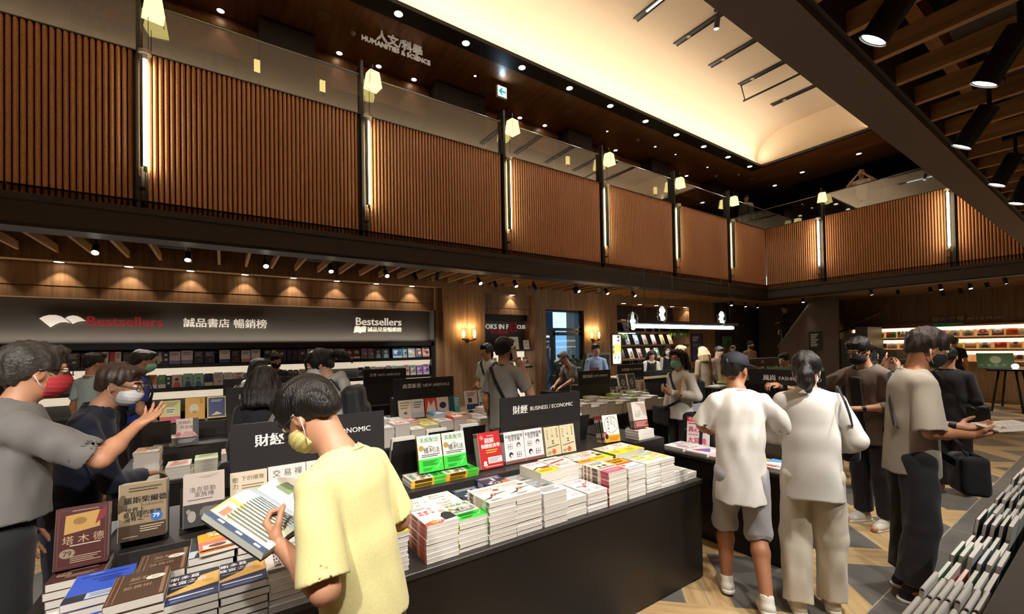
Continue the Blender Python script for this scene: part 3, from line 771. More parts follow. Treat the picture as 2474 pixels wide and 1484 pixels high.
# --- linear pendant and crystal bulbs over the service counter
t = thing('linear_pendant', 'long black linear pendant with a glowing white tube above the service counter', 'pendant lamp', (6.2, 5.2, 2.05))
m = MB(); m.cyl((0, 0, 0), (3.4, 0, 0), 0.036, n=14); m.build('lit_tube', emis('white_tube', '#f4fff8', 8.0), t)
m = MB(); m.box(0.05, 3.6, -0.03, 0.03, 0.05, 0.11); m.build('housing', M_BLACKM, t)
m = MB()
for x in (0.35, 1.2, 2.4, 3.3): m.tube([(x, 0, 0.11), (x, 0, 1.05)], 0.006, 6)
m.build('hanging_rod', M_BLACKM, t)
add_light('AREA', 'pendant_glow', (7.9, 5.2, 2.0), (7.9, 5.2, 0), 30, COOL, 3.4, size_y=0.05)
for i, (x, z, n) in enumerate(((7.06, 2.28, 3), (9.15, 2.25, 3), (6.2, 2.14, 1))):
    t = thing('crystal_bulb', ['glass globe of bright bulbs above the linear pendant, nearer the glass door', 'clear glass globe of bright bulbs hanging above the far end of the linear pendant', 'single bright bulb at the near end of the linear pendant'][i], 'pendant lamp', (x, 5.2, z), 0, 'bright bulbs over the counter')
    m = MB()
    for k in range(n): m.ell((0.02*(-1)**k if n > 1 else 0, 0, 0.07*(k-(n-1)/2)), (0.045, 0.045, 0.042), 12, 8)
    m.build('bulbs', emis('crystal_lit', '#f2fffa', 14.0), t)
    m = MB(); m.lathe([(0.02, -0.16), (0.09, -0.10), (0.095, 0.1), (0.03, 0.17)], 18); m.build('globe', M_GLASSC, t)
    m = MB(); m.tube([(0, 0, 0.1), (0, 0, 0.9)], 0.004, 6); m.build('cord', M_BLACKM, t)

# --- LED strips of the bestseller shelf and the art wall
add_light('AREA', 'sign_uplight', (-1.7, 8.44, 1.87), (-1.7, 8.50, 2.5), 30, (1.0, 0.9, 0.76), 10.6, size_y=0.04)
for z in (1.465, 1.115): add_light('AREA', 'shelf_led', (-1.7, 8.33, z), (-1.7, 8.40, z-0.2), 26, (1.0, 0.93, 0.8), 10.6, size_y=0.03)
add_light('AREA', 'art_cornice_led', (AX-0.16, 0.0, 2.50), (AX, 0.0, 2.3), 34, (1.0, 0.86, 0.62), 0.05, size_y=10.6)
# --- ambient lamps elsewhere in the shop, out of view
for x, y in ((-4.5, -2.5), (0.0, -2.5), (4.5, -2.8), (9, -2.5), (14, -2.0)):
    spot((x, y, 2.84), (x, y+0.2, 0), 150, 'large black spotlight in the slat ceiling behind the viewpoint, %s along' % {-4.5: 'first', 0.0: 'second', 4.5: 'third', 9: 'fourth', 14: 'fifth'}[x], True, True, 'spotlights behind the viewpoint', 110)

# ---------------------------------------------------------------- wall lettering and signs
def letters(name, label, parts, cat='sign', m=None, loc=(0, 0, 0)):
    """parts: (text, x0, z, size, depth, fitwidth)"""
    mb = MB()
    for (s_, x0, z, size, dep, fit, bold) in parts: mb.text(s_, size, dep, bold, 'l', 'xz', (x0, 0, z), fit=fit)
    o = mb.build(name, m or M_WHITEL, None, loc)
    return tag(o, label, cat)
LY = 8.54
def book_logo(mb, x0, z0, w, y):
    s = w
    L_ = [(0, .20), (.10, .27), (.22, .31), (.36, .31), (.46, .27), (.55, .19), (.66, .07), (.55, .10), (.44, .09), (.33, .03), (.23, -.06)]
    R_ = [(.55, .22), (.62, .28), (.72, .31), (.82, .29), (.90, .24), (1.0, .14), (.90, .14), (.80, .11), (.71, .05), (.66, .12)]
    for q in (L_, R_):
        mb.prism([(x0+s*a, z0+s*b) for a, b in q], 'y', y-0.025, y)
mb = MB(); book_logo(mb, -2.10, 2.12, 0.46, LY); tag(mb.build('wall_logo', M_WHITEL), 'white open-book emblem at the start of the bestseller wall lettering', 'sign')
letters('wall_lettering', 'large red Bestsellers lettering on the charcoal wall panel', [('Bestsellers', -1.62, 2.19, 0.20, 0.02, 1.12, 0.012)], m=mat('red_wall_letters', '#b8282c', 0.4, emit='#d02028', estr=0.10), loc=(0, LY-0.02, 0))
letters('wall_lettering', 'white Chinese bookstore bestseller title beside the red lettering', [('誠品書店', -0.52, 2.18, 0.155, 0.02, 0.66, 0.02), ('暢銷榜', 0.15, 2.175, 0.165, 0.02, 0.49, 0.012)], loc=(0, LY-0.02, 0))
mb = MB(); mb.text('Bestsellers', 0.22, 0.02, 0.012, 'l', 'xz', (2.13, LY-0.02, 2.26), fit=0.90)
mb.prism([(2.09, 2.03), (2.14, 2.045), (2.19, 2.04), (2.215, 2.025), (2.24, 2.045), (2.29, 2.05), (2.31, 2.04), (2.33, 2.15), (2.29, 2.165), (2.24, 2.155), (2.225, 2.14), (2.20, 2.16), (2.14, 2.165), (2.11, 2.15)], 'y', LY-0.02, LY)
mb.text('誠品兒童暢銷榜', 0.105, 0.02, 0.02, 'l', 'xz', (2.35, LY-0.02, 2.10), fit=0.68)
tag(mb.build('wall_lettering', M_WHITEL), 'white children bestsellers lettering with a small book emblem near the pillar', 'sign')
FY = 8.61
mb = MB(); mb.text('BOOKS IN F', 0.165, 0.015, 0.006, 'l', 'xz', (4.86, FY-0.015, 2.2), fit=0.92); mb.text('CUS', 0.165, 0.015, 0.006, 'l', 'xz', (5.98, FY-0.015, 2.2), fit=0.24)
t = thing('focus_sign', 'BOOKS IN FOCUS lettering with interlocked red rings on the grey panel', 'sign', (0, 0, 0)); mb.build('white_letters', M_WHITEL, t)
mb = MB()
for zz, r in ((2.23, 0.085), (2.12, 0.085), (2.175, 0.10)): mb.tube([(5.88+r*cos(a), FY-0.012, zz+r*sin(a)*0.82) for a in np.arange(24)*2*pi/24], 0.008, 6, True)
mb.text('外文書現場', 0.10, 0.015, 0.01, 'l', 'xz', (5.22, FY-0.015, 2.06), fit=0.5); mb.build('red_rings', mat('red_rings', '#c02030', 0.4, emit='#d0202c', estr=0.12), t)
mb = MB(); mb.text('人文/科學', 0.19, 0.03, 0.02, 'l', 'xz', (2.13, 6.98, 6.905), fit=0.80); mb.text('HUMANITIES & SCIENCE', 0.115, 0.03, 0.02, 'l', 'xz', (1.89, 6.98, 6.765), fit=1.18)
tag(mb.build('hanging_lettering', mat('pale_hanging_letters', '#cfc4b6', 0.5, emit='#e8ddd0', estr=0.15)), 'pale HUMANITIES & SCIENCE lettering hanging under the walnut ceiling', 'sign')
mb = MB(); mb.text('藝術/音樂', 0.18, 0.03, 0.02, 'l', 'yz', (AX-0.04, 3.46, 2.29), fit=0.66); mb.text('ART & MUSIC', 0.125, 0.03, 0.02, 'l', 'yz', (AX-0.04, 2.74, 2.29), fit=0.70)
tag(mb.build('hanging_lettering', mat('pale_art_letters', '#c9b6a0', 0.5)), 'pale ART & MUSIC lettering above the lit record shelves', 'sign')
# exit sign
t = thing('exit_sign', 'small green and white arrow exit sign hanging from the walnut ceiling', 'sign', (4.615, 7.0, 6.775))
m = MB(); m.box(-0.115, 0.115, 0, 0.05, -0.115, 0.115); m.build('case', mat('exit_case', '#dfe8e6', 0.5), t)
m = MB(); m.box(-0.10, 0.10, -0.004, 0, -0.10, 0.10); m.build('lit_face', emis('exit_face', '#d4f4f0', 1.8), t)
m = MB(); m.prism([(-0.085, 0.0), (-0.01, 0.075), (0.012, 0.055), (-0.025, 0.016), (0.085, 0.016), (0.085, -0.016), (-0.025, -0.016), (0.012, -0.055), (-0.01, -0.075)], 'y', -0.007, -0.0035); m.build('arrow', emis('exit_arrow', '#18b0a0', 0.9), t)
m = MB(); m.tube([(0, 0.025, 0.115), (0, 0.025, 0.225)], 0.008, 6); m.build('rod', M_BLACKM, t)
add_light('AREA', 'exit_glow', (4.615, 6.98, 6.86), (4.615, 6.5, 7.0), 1.2, (0.5, 0.75, 1.0), 0.1)
# posters
def poster(name, label, x0, x1, z0, z1, y, frame, art, lit=0.0):
    t = thing(name, label, 'poster', ((x0+x1)/2, y, z0)); w = (x1-x0)/2; h = z1-z0
    m = MB(); f = 0.022
    m.box(-w, -w+f, -0.03, 0, 0, h); m.box(w-f, w, -0.03, 0, 0, h); m.box(-w+f, w-f, -0.03, 0, 0, f); m.box(-w+f, w-f, -0.03, 0, h-f, h); m.build('frame', frame, t)
    m = MB(); iw, ih = 2*(w-f), h-2*f; y_ = -0.012
    def P(u, v): return (-w+f+u*iw, f+v*ih)
    for k, e in enumerate(art):
        m.col = hx(e[-1]); yy = y_-0.0006*k
        if e[0] == 'r':
            a, b = P(e[1], e[2]), P(e[3], e[4]); m.quad((a[0], yy, a[1]), (b[0], yy, a[1]), (b[0], yy, b[1]), (a[0], yy, b[1]))
        elif e[0] == 'p': m.add([(P(*q)[0], yy, P(*q)[1]) for q in e[1]], [tuple(range(len(e[1])))])
        elif e[0] == 'e':
            a = P(e[1], e[2]); m.add([(a[0]+e[3]*iw*cos(q), yy, a[1]+e[4]*ih*sin(q)) for q in np.arange(18)*2*pi/18], [tuple(range(18))])
        elif e[0] == 't':
            a = P(e[2], e[3]); m.text(e[1], e[4]*iw, 0, 0.02, 'l', 'xz', (a[0], yy, a[1]), fit=e[5]*iw)
    m.build('print', mat('lit_print', rough=0.5, attr=True) if not lit else M_PRINT, t)
    if lit: add_light('AREA', 'lightbox_glow', ((x0+x1)/2, y-0.06, (z0+z1)/2), ((x0+x1)/2, y, (z0+z1)/2), lit, NEUT, 0.3, size_y=0.75)
    return t
poster('lightbox_poster', 'tall yellow and white lightbox poster on the narrow pale pillar', 8.87, 9.27, 1.16, 2.02, 8.2, mat('poster_frame_dark', '#2a2824', 0.5),
       [('r', 0, 0, 1, 1, '#f4efdc'), ('r', 0, .42, 1, .66, '#f4dc50'), ('r', 0, .28, .5, .62, '#f0d848'), ('r', .58, .76, .82, .84, '#4a4a48'), ('r', .58, .88, .82, .96, '#3c3c3a'), ('r', .02, .52, .25, .62, '#6a6a66'), ('r', .02, .36, .22, .48, '#55554f'), ('r', .1, .70, .45, .72, '#c0a838'), ('e', .3, .22, .08, .035, '#4a4a48'), ('e', .7, .22, .08, .035, '#4a4a48'), ('r', .15, .12, .85, .14, '#b8b29c')], 1.6)
poster('framed_poster', 'framed blue-purple poster with a pale blue swoosh beside the plant shelves', 12.60, 13.20, 1.13, 2.03, 8.2, M_BLACKM,
       [('r', 0, 0, 1, 1, '#5d5a86'), ('r', 0, 0, 1, .2, '#6a64a0'), ('r', .08, .86, .7, .93, '#d8dcec'), ('r', .08, .76, .55, .83, '#d8dcec'), ('r', .08, .62, .6, .65, '#b9bcd6'), ('r', .08, .56, .7, .59, '#b9bcd6'), ('p', [(.72, .62), (.92, .64), (.90, .25), (.70, .12), (.45, .12), (.5, .26), (.68, .3)], '#5d8fd0'), ('e', .16, .13, .07, .05, '#5d8fd0')])
poster('framed_poster', 'framed green and red painted poster on the dark stair wall', 14.35, 15.07, 1.05, 1.98, 8.2, M_BLACKM,
       [('r', 0, 0, 1, 1, '#4f7a52'), ('r', 0, .7, 1, 1, '#5f9060'), ('p', [(0, .45), (.3, .6), (.55, .45), (.5, .3), (0, .25)], '#a05048'), ('p', [(.1, 0), (.5, 0), (.55, .3), (.2, .35)], '#6aa0b8'), ('p', [(.5, 0), (1, 0), (1, .4), (.6, .45)], '#b06a68'), ('p', [(.55, .78), (.66, .8), (.6, .58), (.52, .56)], '#1f2a22'), ('p', [(.75, .78), (.86, .8), (.8, .58), (.72, .56)], '#1f2a22'), ('r', .5, .78, .95, .81, '#1f2a22')])
# ================================================================ BOOKS
def page_material():
    m = bpy.data.materials.new('page_edges'); m.use_nodes = True
    nt = m.node_tree; N = nt.nodes; L = nt.links; p = N['Principled BSDF']
    tc = N.new('ShaderNodeTexCoord'); mp = N.new('ShaderNodeMapping'); mp.inputs['Scale'].default_value = (0.5, 0.5, 900)
    nz = N.new('ShaderNodeTexNoise'); nz.inputs['Scale'].default_value = 1.0; nz.inputs['Detail'].default_value = 2
    cr = N.new('ShaderNodeValToRGB'); e = cr.color_ramp.elements
    e[0].position = 0.3; e[0].color = (*hx('#b9b1a6'), 1); e[1].position = 0.7; e[1].color = (*hx('#e2ddd4'), 1)
    L.new(tc.outputs['Object'], mp.inputs[0]); L.new(mp.outputs[0], nz.inputs['Vector']); L.new(nz.outputs['Fac'], cr.inputs[0]); L.new(cr.outputs[0], p.inputs['Base Color'])
    p.inputs['Roughness'].default_value = 0.85
    return m
M_PAGES = page_material()
def draw(mb, art, w, h, z, dz=0.00022):
    """art in fractions of the cover, origin at its lower left"""
    X = lambda u: (u-0.5)*w
    Y = lambda v: (v-0.5)*h
    for k, e in enumerate(art):
        mb.col = hx(e[-1]) if e[0] != 't' and e[0] != 'v' else hx(e[5])
        zz = z+dz*(k+1)
        if e[0] == 'r': mb.quad((X(e[1]), Y(e[2]), zz), (X(e[3]), Y(e[2]), zz), (X(e[3]), Y(e[4]), zz), (X(e[1]), Y(e[4]), zz))
        elif e[0] == 'e': mb.disc(X(e[1]), Y(e[2]), zz, e[3]*w, e[4]*w, 20)
        elif e[0] == 'p': mb.add([(X(a), Y(b), zz) for a, b in e[1]], [tuple(range(len(e[1])))])
        elif e[0] == 'l':    # lines of small print as bars
            x0, y0, x1, y1, n = e[1:6]
            for i in range(n):
                yy = y1-(y1-y0)*(i+0.5)/n; hh = (y1-y0)/n*0.22
                xe = x1-(x1-x0)*(0.25*((i*7) % 3)/2)
                mb.quad((X(x0), Y(yy-hh), zz), (X(xe), Y(yy-hh), zz), (X(xe), Y(yy+hh), zz), (X(x0), Y(yy+hh), zz))
        elif e[0] == 't':    # ('t', text, cx, cy, size(of width), colour, bold)
            mb.text(e[1], e[4]*w, 0, e[6] if len(e) > 6 else 0.014, 'c', 'xy', (X(e[2]), Y(e[3]), zz), fit=0.96*w)
        elif e[0] == 'v':    # vertical column of characters
            for i, ch in enumerate(e[1]): mb.text(ch, e[4]*w, 0, e[6] if len(e) > 6 else 0.01, 'c', 'xy', (X(e[2]), Y(e[3])-i*e[4]*w*1.12, zz))
DES = {}
class Design: pass
def design(key, what, w, h, t, base, spine, art, bands=(), hard=False, coat=None, name='paperback_book', back=None):
    d = Design(); d.what, d.w, d.h, d.t, d.name = what, w, h, t, name
    def cover(full):
        mb = MB(); b = 0.0028 if hard else 0.0012; o = 0.003 if hard else 0.0
        mb.col = hx(back or base)
        mb.box(-w/2, w/2+o, -h/2-o, h/2+o, 0, b)
        mb.col = hx(base); mb.box(-w/2, w/2+o, -h/2-o, h/2+o, t-b, t)
        mb.col = hx(spine); mb.box(-w/2-b, -w/2, -h/2-o, h/2+o, 0, t)
        for (v0, v1, c) in bands:
            mb.col = hx(c); x = -w/2-b-0.0003
            mb.quad((x, (v1-.5)*h, t*0.06), (x, (v0-.5)*h, t*0.06), (x, (v0-.5)*h, t*0.94), (x, (v1-.5)*h, t*0.94))
        if full: draw(mb, art, w, h, t)
        return mb.mesh('cover', [M_PRINT])
    d.full = cover(True); d.plain = cover(False)
    mb = MB(); mb.box(-w/2+0.0005, w/2-0.0012, -h/2+0.0012, h/2-0.0012, 0.0012, t-0.0012)
    d.pages = mb.mesh('page_block', [M_PAGES])
    DES[key] = d
    return d
def book(key, loc, rot, label, group=None, art=True, cat='book', parts=True):
    d = DES[key]
    o = link(d.name, d.full if art else d.plain, None, loc, rot)
    tag(o, label, cat, group)
    if parts: link('page_block', d.pages, o)
    return o
def stack(key, x, y0, z0, n, where, group=None, rz=0.0, jit=0.004, what=None, side=False):
    """n copies lying flat, front edge at y0; every copy gets a label of its own"""
    d = DES[key]; what = what or d.what; z = z0
    for i in range(n):
        k = n-1-i
        if n == 1: lab = '%s lying flat %s' % (what, where)
        else: lab = '%s, %s, %s' % (what, 'topmost' if k == 0 else ordn(k)+' from top', where)
        jx, jy = RNG.uniform(-jit, jit), RNG.uniform(-jit, jit*0.5)
        a = rz+RNG.uniform(-0.012, 0.012) if i else rz
        if side: book(key, (x+jx, y0+d.w/2+jy, z), (0, 0, a+pi/2), lab, group, art=(k == 0))
        else: book(key, (x+jx, y0+d.h/2+jy+jit, z), (0, 0, a), lab, group, art=(k == 0))
        z += d.t+0.0006
    return z
def stand_book(key, x, y, z, lean, label, rz=0.0, n=1, group=None, face=-1):
    """upright, cover to the viewer side, leaning back by `lean` degrees; extra copies stand behind"""
    d = DES[key]; a = RD(90-lean)
    for i in range(n):
        c, s = cos(a), sin(a)
        off = -i*(d.t+0.0008)           # copies behind the front one
        ny, nz = -s, c                   # outward normal of the cover
        loc = Vector((0, d.h/2*c + ny*(off), d.h/2*s + nz*off))
        R = Matrix.Rotation(rz, 3, 'Z')
        p = R @ loc
        lab = label if i == 0 else '%s, copy %s behind the front one' % (d.what, 'just' if i == 1 else ORD[i])
        if i and label: lab = (lab+' at '+group) if group else lab
        book(key, (x+p.x, y+p.y, z+p.z), (a, 0, rz), label if i == 0 else label.replace('front copy of', 'copy %s back of' % ORD[i]) if 'front copy of' in label else label+', copy %s back' % ORD[i], group, art=(i == 0))
M_STAND = mat('black_easel', '#1a1715', 0.4)
def easel(x, y, z, w, h, label, lean=14, rz=0.0, lip=0.03, group='black book easels'):
    t = thing('book_easel', label, 'book stand', (x, y, z), rz, group)
    a = RD(90-lean); mb = MB(); th = 0.004
    mb.setT((0, 0, 0), R=np.array(Matrix.Rotation(a, 3, 'X')))
    mb.box(-w/2, w/2, 0, h, -th, 0); mb.build('back_plate', M_STAND, t)
    mb = MB(); mb.setT((0, 0, 0), R=np.array(Matrix.Rotation(a, 3, 'X'))); mb.box(-w/2, w/2, -0.004, 0, -th, lip); mb.box(-w/2, w/2, 0, 0.022, lip-0.004, lip); mb.build('ledge', M_STAND, t)
    mb = MB(); c, s = cos(a), sin(a); top = (h*0.8*c, h*0.8*s)
    mb.prism([(th, 0.0), (top[0]+th, top[1]), (top[0]+th+0.01, top[1]), (top[0]+0.075, 0)], 'x', -0.02, 0.02) if False else mb.box(-w*0.3, w*0.3, 0.0+th, h*c*0.5+0.07, -0.004+0.004, 0.004)
    mb.build('foot', M_STAND, t)
    return t

W5, H5 = 0.163, 0.230
design('growth', 'yellow-banded white paperback with pink sticker', W5, H5, .021, '#f3efe8', '#efe7da', [('r', 0, 0, 1, .36, '#f6cf1e'), ('t', '崩壞', .5, .86, .2, '#3a3236'), ('t', '臨界', .5, .70, .22, '#d84880'), ('l', .2, .52, .8, .6, 2, '#555'), ('e', .78, .44, .17, .17, '#d8306a'), ('e', .3, .40, .12, .12, '#e8c04a'), ('t', '月領股息', .5, .17, .17, '#8a5a18')])
design('one_chart', 'red-titled paperback with black-suited man', W5, H5, .021, '#f4f1ec', '#d9a48e', [('v', '用1張', .55, .86, .15, '#c8242c', .03), ('v', '優股', .36, .72, .15, '#c8242c', .03), ('v', '選股', .18, .72, .15, '#c8242c', .03), ('p', [(.62, .08), (1, .12), (1, .42), (.85, .52), (.7, .45), (.6, .3)], '#25252c'), ('e', .80, .58, .10, .13, '#d8ac8c'), ('l', .05, .88, .5, .97, 2, '#888'), ('p', [(0, 0), (.5, 0), (.62, .12), (.3, .2), (0, .12)], '#e05a3a'), ('e', .3, .1, .12, .1, '#f0a04a'), ('t', '79', .42, .1, .16, '#fff')], bands=((.1, .35, '#c8584a'), (.5, .8, '#8a4a3c')))
design('green', 'white paperback with a bright green band', W5, H5, .0215, '#e9e6df', '#e3b83a', [('r', 0, 0, 1, .36, '#37d23f'), ('t', '美股配息', .5, .87, .205, '#2f8a36', .02), ('t', '獲利法', .57, .58, .235, '#1d1d1d', .01), ('e', .14, .66, .11, .11, '#b08d3a'), ('e', .50, .74, .06, .06, '#d6cfbf'), ('e', .85, .76, .045, .045, '#d6cfbf'), ('p', [(.36, .655), (.5, .685), (.66, .655), (.66, .662), (.5, .70), (.36, .662)], '#222'), ('l', .12, .40, .9, .49, 2, '#444'), ('l', .14, .17, .78, .31, 5, '#155c1b'), ('l', .14, .04, .55, .12, 3, '#1f7a28'), ('p', [(.70, .08), (.78, .16), (.80, .14), (.88, .24), (.85, .245), (.92, .28), (.91, .22), (.885, .235), (.80, .12), (.78, .14), (.71, .07)], '#d8f8d8')], bands=((.36, .98, '#dcae2c'), (.02, .36, '#2fb53a'), (.42, .9, '#6a4c12')))
design('buffett', 'pinkish-white paperback with leaning man', W5, H5, .0225, '#f3ebe4', '#e9e4da', [('t', '巴菲特財報學', .42, .82, .135, '#b07a6c', .0), ('l', .12, .68, .8, .74, 2, '#b9aaa0'), ('e', .80, .66, .12, .075, '#8a4c22'), ('p', [(0, .20), (.3, .26), (.45, .38), (.62, .40), (1, .46), (1, .48), (.62, .44), (.56, .52), (.45, .50), (.34, .33), (0, .225)], '#3c302c'), ('e', .5, .46, .075, .08, '#d8a48c'), ('r', .46, .34, .54, .41, '#d86a6a'), ('r', .05, .22, .33, .235, '#b98f7c'), ('l', .12, .08, .6, .15, 3, '#998')], bands=((.72, .9, '#3f3a38'), (.3, .6, '#c8b09a'), (.02, .14, '#6a9a5a')))
design('grey_face', 'grey-topped paperback with small portrait', W5, H5, .036, '#eceae7', '#dcd8d2', [('r', 0, .46, 1, 1, '#8f9a9c'), ('t', '價值投資', .35, .86, .15, '#dfe3e3'), ('l', .1, .62, .5, .78, 3, '#d4dada'), ('e', .64, .60, .12, .15, '#cf9f90'), ('p', [(.5, .46), (.55, .58), (.75, .58), (.8, .46)], '#5a6468'), ('l', .1, .1, .9, .38, 5, '#8d9498')])
design('thirty', 'plain white paperback with thin grey lettering', W5, H5, .035, '#f1eee6', '#e6e2d8', [('t', '3.0', .68, .22, .26, '#5a5a56', .0), ('e', .5, .9, .1, .1, '#d8443c'), ('l', .2, .42, .8, .62, 4, '#8c8a84')])
design('mainforce', 'white paperback with zigzag stock arrow', W5, H5, .022, '#f4f2ee', '#e9e6e2', [('t', '主力思維', .45, .86, .2, '#c83a3a', .01), ('p', [(.1, .52), (.45, .46), (.5, .36), (.6, .62), (.7, .58), (.9, .72), (.88, .60), (.92, .76), (.78, .74), (.86, .71), (.7, .64), (.57, .68), (.48, .46), (.44, .52), (.1, .545)], '#b8343c'), ('p', [(.02, .48), (.98, .52), (.98, .535), (.02, .495)], '#4a6a6a'), ('l', .1, .1, .42, .26, 4, '#999'), ('l', .58, .1, .9, .26, 4, '#999'), ('e', .4, .42, .07, .05, '#d86a6a')])
design('pinkband', 'cream paperback with rose band', W5, H5, .0245, '#f2ead8', '#efe3d2', [('r', 0, 0, 1, .30, '#d65a78'), ('l', .15, .74, .85, .94, 2, '#5a4a3c'), ('e', .3, .56, .09, .09, '#6a4a34'), ('e', .62, .54, .11, .12, '#d8a890'), ('e', .62, .60, .11, .07, '#3a2c24'), ('l', .08, .36, .92, .46, 1, '#4a3c34'), ('l', .08, .08, .92, .22, 3, '#f4c8d0')], bands=((0, .30, '#b03a58'), (.42, .62, '#5a4a44'), (.7, .8, '#8a7a70'), (.86, .93, '#6a4a40')))
design('orangetop', 'orange-topped white paperback', W5, H5, .027, '#f3f2f0', '#e8e4da', [('r', 0, .52, 1, 1, '#f0a81e'), ('r', 0, .42, 1, .52, '#d8442c'), ('t', '明日經濟', .5, .86, .2, '#3a2a10', .02), ('t', '最前線', .45, .68, .18, '#3a2a10', .02), ('r', .35, .18, .9, .36, '#dfe6f2'), ('l', .1, .06, .9, .14, 2, '#6a7aa8'), ('e', .18, .3, .1, .1, '#d86a4a')])
design('yellowdots', 'yellow-patched white paperback', .150, .212, .0185, '#f3f1ea', '#ebe6d6', [('r', .3, .5, 1, 1, '#f4e27a'), ('r', 0, .7, .3, 1, '#9fd0dc'), ('r', .5, .2, 1, .42, '#f2d43e'), ('l', .1, .25, .46, .6, 4, '#98a060'), ('l', .35, .72, .9, .9, 3, '#6a8a9a'), ('e', .7, .58, .1, .1, '#e89a4a')], bands=((.2, .4, '#8a8a78'), (.6, .85, '#b0a890')))
design('lowwhite', 'white paperback with small green drawing', .150, .212, .020, '#f4f3ef', '#e9e6de', [('e', .35, .84, .12, .07, '#d85a50'), ('l', .15, .55, .8, .72, 2, '#5a8a4a'), ('e', .5, .4, .16, .09, '#8a9a6a'), ('l', .2, .1, .8, .2, 2, '#aaa')])
design('bluewave', 'white paperback with pale blue stripe', .150, .212, .022, '#f5f5f3', '#ece8dc', [('p', [(0, .60), (.5, .72), (.5, .9), (0, .86)], '#e8b03c'), ('p', [(.35, .66), (.6, .72), (.6, .86), (.35, .84)], '#d8483c'), ('p', [(.0, .28), (1, .42), (1, .50), (0, .36)], '#a8cdea'), ('l', .2, .1, .8, .2, 2, '#8aa8c8')])
design('bestfam', 'white paperback with red bean drawing', .156, .222, .035, '#f4f1ea', '#efe9df', [('t', 'Best', .34, .86, .22, '#555', .0), ('t', 'Family', .38, .70, .22, '#555', .0), ('e', .46, .46, .035, .03, '#7a3030'), ('e', .54, .46, .035, .03, '#8a3a30'), ('e', .84, .62, .05, .02, '#666'), ('l', .1, .2, .7, .34, 3, '#b5afa5'), ('l', .1, .06, .6, .14, 2, '#c98a80')])
design('navygold', 'navy hardcover with gold ring', W5, H5, .034, '#2c3350', '#262c44', [('l', .08, .8, .95, .95, 2, '#c8ccd8'), ('r', .30, .50, .44, .58, '#dfe2ea'), ('r', .50, .58, .60, .80, '#e8e8ee'), ('r', .70, .70, .88, .84, '#8b93b8'), ('e', .55, .36, .19, .16, '#e9d9a8'), ('e', .55, .36, .16, .13, '#2c3350'), ('t', '獎', .55, .36, .16, '#e9d9a8'), ('r', .74, .30, 1.0, .50, '#ee7a48'), ('l', .1, .08, .6, .2, 2, '#8b93b8'), ('r', .14, .36, .30, .46, '#dfe2ea')], bands=((.1, .3, '#cfd2da'), (.5, .8, '#aab0c4')))
design('stormy', 'cream paperback with orange script', W5, H5, .030, '#f0e4d2', '#d8905a', [('r', 0, 0, 1, .3, '#eaa05a'), ('l', .1, .4, .9, .7, 4, '#c88a5a'), ('t', '投資', .5, .84, .24, '#c86a30')], bands=((.1, .9, '#e0985a'),))
design('yellowstripe', 'red-titled white paperback with yellow band', W5, H5, .029, '#f5f2ec', '#ece6da', [('r', 0, 0, 1, .33, '#fae21e'), ('t', '窮人家', .5, .84, .24, '#dd6a78', .0), ('e', .62, .40, .24, .12, '#e8553a'), ('p', [(0, .30), (.3, .44), (.6, .40), (1, .5), (1, .53), (.6, .46), (.3, .50), (0, .36)], '#3a3026'), ('l', .1, .08, .8, .24, 3, '#a08a10')])
design('redribbon', 'white paperback with red ribbon', W5, H5, .030, '#f5f3ef', '#ebe7df', [('t', '賺錢腦力', .5, .80, .21, '#3a3a3a', .01), ('p', [(.05, .40), (.95, .56), (.95, .66), (.05, .50)], '#d4403a'), ('l', .1, .12, .9, .34, 4, '#b0a8a0'), ('e', .2, .24, .1, .1, '#e07a6a')])
design('ovaltech', 'cream paperback with big black oval', W5, H5, .029, '#f3efe6', '#efe8da', [('e', .52, .64, .44, .43, '#2a2a2a'), ('e', .52, .64, .42, .41, '#f6f3ea'), ('v', '技術分析', .34, .86, .15, '#1e1e1e', .02), ('v', '就該懂', .55, .86, .12, '#2a2a2a', .0), ('v', '第一次投資', .74, .88, .105, '#2a2a2a', .0), ('r', 0, 0, 1, .26, '#f4a832'), ('l', .3, .05, .95, .2, 3, '#a8681a'), ('e', .13, .22, .11, .14, '#2a2624'), ('p', [(.0, .30), (.14, .30), (.14, .4), (.0, .4)], '#d8443c')], bands=((.86, 1, '#c84038'), (.1, .2, '#c86a30'), (.35, .75, '#6a6258')))
design('yellowman', 'pale pink paperback with yellow band', W5, H5, .029, '#f6e9e0', '#efe3d4', [('r', 0, 0, 1, .34, '#fbe11c'), ('t', '小資族', .35, .86, .2, '#d86a5a', .0), ('e', .72, .58, .10, .12, '#d8a88c'), ('p', [(.55, .36), (.6, .5), (.86, .5), (.92, .36)], '#3a3440'), ('e', .72, .68, .11, .06, '#2a2422'), ('l', .06, .48, .5, .72, 4, '#d8937e'), ('l', .08, .08, .8, .26, 3, '#b09a14')])
design('lemon', 'lemon-yellow paperback with pink ribbons', W5, H5, .040, '#f4ea3c', '#7a9a2a', [('r', 0, .45, 1, 1, '#f3ecd6'), ('p', [(.1, .6), (.3, .8), (.5, .7), (.7, .9), (.75, .86), (.5, .62), (.3, .72), (.14, .54)], '#d99aa0'), ('l', .1, .78, .6, .95, 3, '#b0504a'), ('p', [(.5, .42), (.8, .56), (.95, .5), (.95, .44), (.8, .50), (.54, .36)], '#cf98b8'), ('l', .1, .1, .7, .34, 4, '#c8b820')], bands=((.0, 1, '#6f8f24'),))
design('whitered', 'white paperback with two red marks', .150, .212, .026, '#f4f2ee', '#ece8e0', [('e', .3, .8, .1, .05, '#d84a40'), ('e', .65, .55, .12, .06, '#d8503c'), ('l', .15, .2, .85, .4, 3, '#9ab')])
